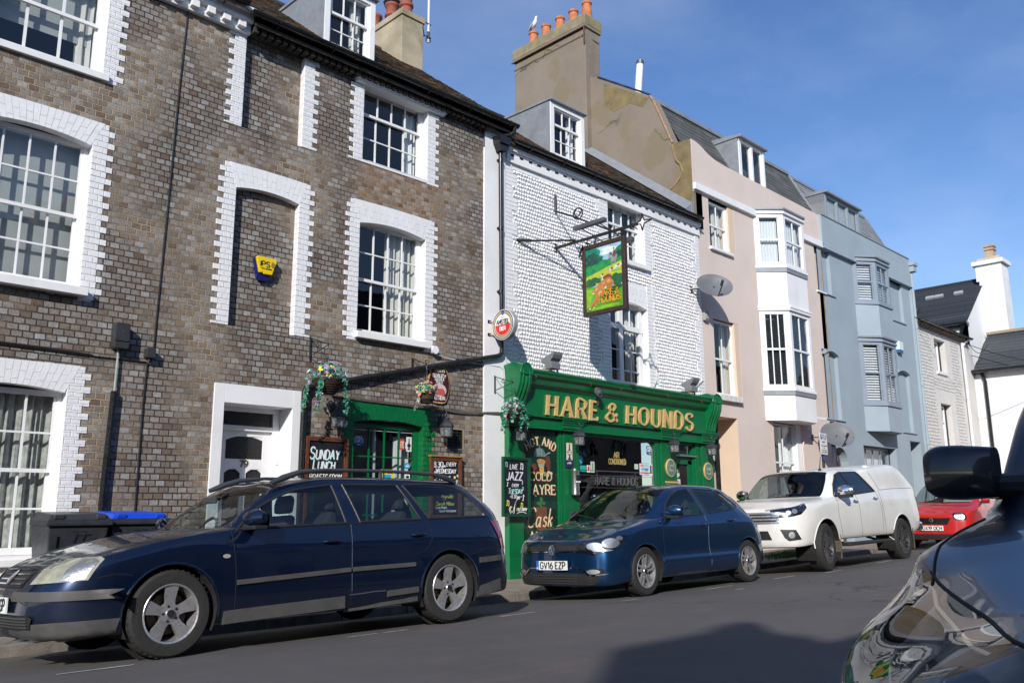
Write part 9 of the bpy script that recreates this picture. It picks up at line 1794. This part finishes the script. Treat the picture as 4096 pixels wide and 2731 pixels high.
# -- dark people carrier close to the camera
ZV = [.27, .24, .27, .40, .52, .66]; ZW = [.28, .25, .28, .44, .62, .80]; DV = (.1, .03, 0, -.02, -.01, .01)
van = [
 ST(-.86, 0, [(-.80, 0, .785), (-.78, 0, .80), (-.78, 0, .80), (-.78, 0, .80), (-.78, 0, .80)], dx=DV, yk=[0]*6, z=ZV),
 ST(-.83, .50, [(-.70, .46, .795), (-.68, .36, .815), (-.68, .28, .82), (-.70, .15, .822), (-.71, 0, .825)], dx=DV, z=ZV),
 ST(-.62, .82, [(-.47, .61, .815), (-.44, .52, .845), (-.43, .43, .855), (-.43, .24, .875), (-.43, 0, .88)], dx=(.08, .03, 0, -.01, -.01, 0), z=ZV),
 ST(-.34, .905, [(-.22, .77, .848), (-.19, .69, .88), (-.18, .56, .90), (-.18, .3, .925), (-.18, 0, .93)], z=[.28, .24, .27, .43, .57, .74]),
 ST(.02, .905, [(.0, .88, .892), (.05, .80, .928), (.06, .62, .95), (.06, .3, .975), (.05, 0, .98)], z=ZW),
 ST(.34, .89, [(.38, .875, .955), (.41, .83, .98), (.44, .75, .995), (.33, .38, 1.02), (.29, 0, 1.02)], z=ZW),
 ST(.46, .89, [(.52, .875, .975), (.55, .885, .995), (.60, .80, 1.06), (.49, .37, 1.12), (.45, 0, 1.12)], z=ZW),
 ST(.85, .89, [(.92, .875, .99), (.90, .885, 1.25), (.88, .80, 1.30), (.80, .35, 1.36), (.76, 0, 1.36)], z=ZW),
 ST(1.2, .89, [(1.25, .87, 1.0), (1.25, .83, 1.47), (1.20, .73, 1.56), (1.10, .32, 1.61), (1.06, 0, 1.61)], z=ZW),
 ST(1.6, .89, [(1.62, .87, 1.0), (1.55, .71, 1.55), (1.5, .62, 1.64), (1.5, .32, 1.68), (1.5, 0, 1.69)], z=ZW),
 ST(1.65, .89, [(1.72, .87, 1.0), (1.64, .71, 1.56), (1.62, .62, 1.65), (1.6, .32, 1.69), (1.6, 0, 1.70)], z=ZW),
 ST(2.5, .89, [(2.55, .87, 1.02), (2.5, .70, 1.56), (2.5, .62, 1.65), (2.5, .32, 1.69), (2.5, 0, 1.70)], z=ZW),
 ST(2.6, .89, [(2.65, .87, 1.02), (2.6, .70, 1.56), (2.6, .62, 1.65), (2.6, .32, 1.69), (2.6, 0, 1.70)], z=ZW),
 ST(3.3, .88, [(3.3, .84, 1.03), (3.2, .68, 1.52), (3.2, .6, 1.62), (3.2, .32, 1.66), (3.2, 0, 1.67)], z=ZW),
 ST(3.6, .80, [(3.55, .76, 1.03), (3.4, .62, 1.5), (3.35, .55, 1.6), (3.35, .3, 1.64), (3.35, 0, 1.65)], z=ZW),
 ST(3.7, .5, [(3.65, .46, 1.03), (3.5, .4, 1.5), (3.42, .35, 1.6), (3.42, .2, 1.62), (3.42, 0, 1.62)], z=ZW),
 ST(3.72, 0, [(3.67, 0, 1.03), (3.52, 0, 1.5), (3.44, 0, 1.6), (3.44, 0, 1.6), (3.44, 0, 1.6)], z=ZW, yk=[0]*6)]
VP = paintmat('midnight_blue_car_paint', (.002, .006, .020), rough=.3, coat=.45, metal=.2)
def vmap(i, j):
    if (i in (1, 2) and j in (4, 5)) or (i == 3 and j == 5): return 'headlight'
    return mk((6, 9), (10, 11), GLS, (5, 8), 13)(i, j)
E5 = Car('people_carrier', 'dark blue car close to the camera at the right edge, with a big clear headlight', (2.13, -.09, -1.0), van, VP, arches=(.12, 2.9), arch_r=.37, wheel_z=.33, glass=glassmat('privacy_glass', (.20, .24, .26)), cellmap=vmap, step=.03)
for ax in (.12, 2.9):
    for sg in (-1, 1): E5.wheel(ax, .33, .335, sg, 'twin', ww=.21)
hd = None
for o in [c for c in E5.T.children if c.name.startswith('headlight')]:
    o.data.materials[0] = LENS; me = o.data.copy(); me.materials.clear(); me.materials.append(mat('lamp_housing_grey', (.06, .062, .07), .45, .5, vary=.5, scale=7))
    for v in me.vertices: v.co.x += .10*(.4+abs(v.co.y)*.4); v.co.y *= .925; v.co.z -= .006
    q = bpy.data.objects.new('lamp_housing', me); C.objects.link(q); q.parent = o; hd = {**(hd or {}), (-1 if o.data.vertices[0].co.y < 0 else 1): o}
for sg in (-1, 1):
    for (a, y_, z_, r_) in ((-.60, .60, .66, .085), (-.44, .74, .69, .065), (-.70, .44, .64, .06)):
        dd = Vector((-.85, sg*.45, .1)).normalized(); M_ = dd.to_track_quat('Z', 'Y').to_matrix(); b = MB(); b.lathe([(.018, -.055), (r_*.45, -.05), (r_*.8, -.025), (r_, .01), (r_*1.06, .012)], (a, sg*y_, z_), 28, tilt=M_); b.build('reflector', REFL, hd[sg], smooth=True, world=False)
        b = MB(); b.lathe([(0, .0), (.012, -.005), (.016, -.03), (.016, -.055)], (a, sg*y_, z_), 12, tilt=M_); b.lathe([(.022, -.05), (.026, -.04)], (a, sg*y_, z_), 16, tilt=M_); b.build('bulb', CHR, hd[sg], smooth=True, world=False)
    b = MB()
    for k in range(9): t = k/8; y_ = .36+.44*t; x_ = -.80+.46*t*t; b.obox((x_+.07, sg*y_, .60+.08*t), ((-.8, sg*.5, 0), (.5, sg*.8, 0), (0, 0, 1)), .03, .0035, .07)
    b.tube([(-.68, sg*.44, .74), (-.48, sg*.63, .76), (-.26, sg*.76, .80), (-.08, sg*.83, .85)], .008, 6); b.build('chrome_fin', CHR, hd[sg], world=False)
for sg in (-1, 1):
    b = MB(); b.tube([(-.80, 0, .787)]+pchip([(-.80, 0, .787), (-.70, sg*.46, .797), (-.47, sg*.61, .817), (-.22, sg*.77, .85), (0, sg*.88, .894)], [6]*4)[1:], .0035, 6); pts = [(-.22, sg*.77, .85), (.02, sg*.83, .92), (.2, sg*.845, .95), (.41, sg*.835, .985)]; out = []
    for p_ in [Vector(a).lerp(Vector(c_), t/6) for a, c_ in zip(pts, pts[1:]) for t in range(6)]: h = E5.bvh.ray_cast(p_+Vector((0, sg*.15, .3)), Vector((0, -sg*.45, -1)).normalized()); out.append(h[0] if h[0] is not None else p_)
    b.tube(out, .0035, 6); b.build('panel_gap', SEAM, E5.T, world=False, smooth=True)
def bigmirror(sg):
    b = MB(); n = 20; st_ = []
    for t in [k/10 for k in range(11)]:
        y_ = .848+.18*t; f = (1-abs(2*t-.96)**5*.22) if t > .5 else (.90+.2*t); zc, hh = 1.098+.004*t, .078*f
        st_.append(b.vs([(.52+.0*t+.045*math.copysign(abs(math.cos(a))**.6, math.cos(a))*(1 if math.cos(a) > 0 else 1.5*math.sin(PI*(.12+.76*t))**.4), sg*y_, zc+hh*math.copysign(abs(math.sin(a))**.55, math.sin(a))) for a in [2*PI*k/n for k in range(n)]]))
    for q0, q1 in zip(st_, st_[1:]):
        for k in range(n):
            lowr = (math.sin(2*PI*(k+.5)/n) < -.0); b.f.append((q0+k, q0+(k+1) % n, q1+(k+1) % n, q1+k)); b.m.append(1 if lowr else 0)
    b.f += [tuple(range(st_[0], st_[0]+n)), tuple(range(st_[-1]+n-1, st_[-1]-1, -1))]; b.m += [1, 0]; o = b.build('wing_mirror', [VP, BLKG], E5.T, smooth=True, world=False, auto=60)
    b = MB(); b.tube([(.64, sg*.80, 1.06), (.55, sg*.88, 1.06)], [.04, .035], 10); b.build('mirror_foot', PLB, o, world=False, smooth=True)
for sg in (-1, 1): bigmirror(sg)
b = MB(); b.box(.5, .95, -.7, .7, .85, 1.0); b.box(.5, 3.4, -.75, .75, .25, .45); b.build('dashboard', CABN, E5.T, world=False, bevel=.05); E5.seats((1.2, 2.2), .5); E5.plate('LR05 KTN', -.86, 0, .45)
E5.patch('grille', [(-.36, -.05), (.36, -.05), (.38, .06), (-.38, .06)], (-1, 0, .66), *FX_, PLB, .006)
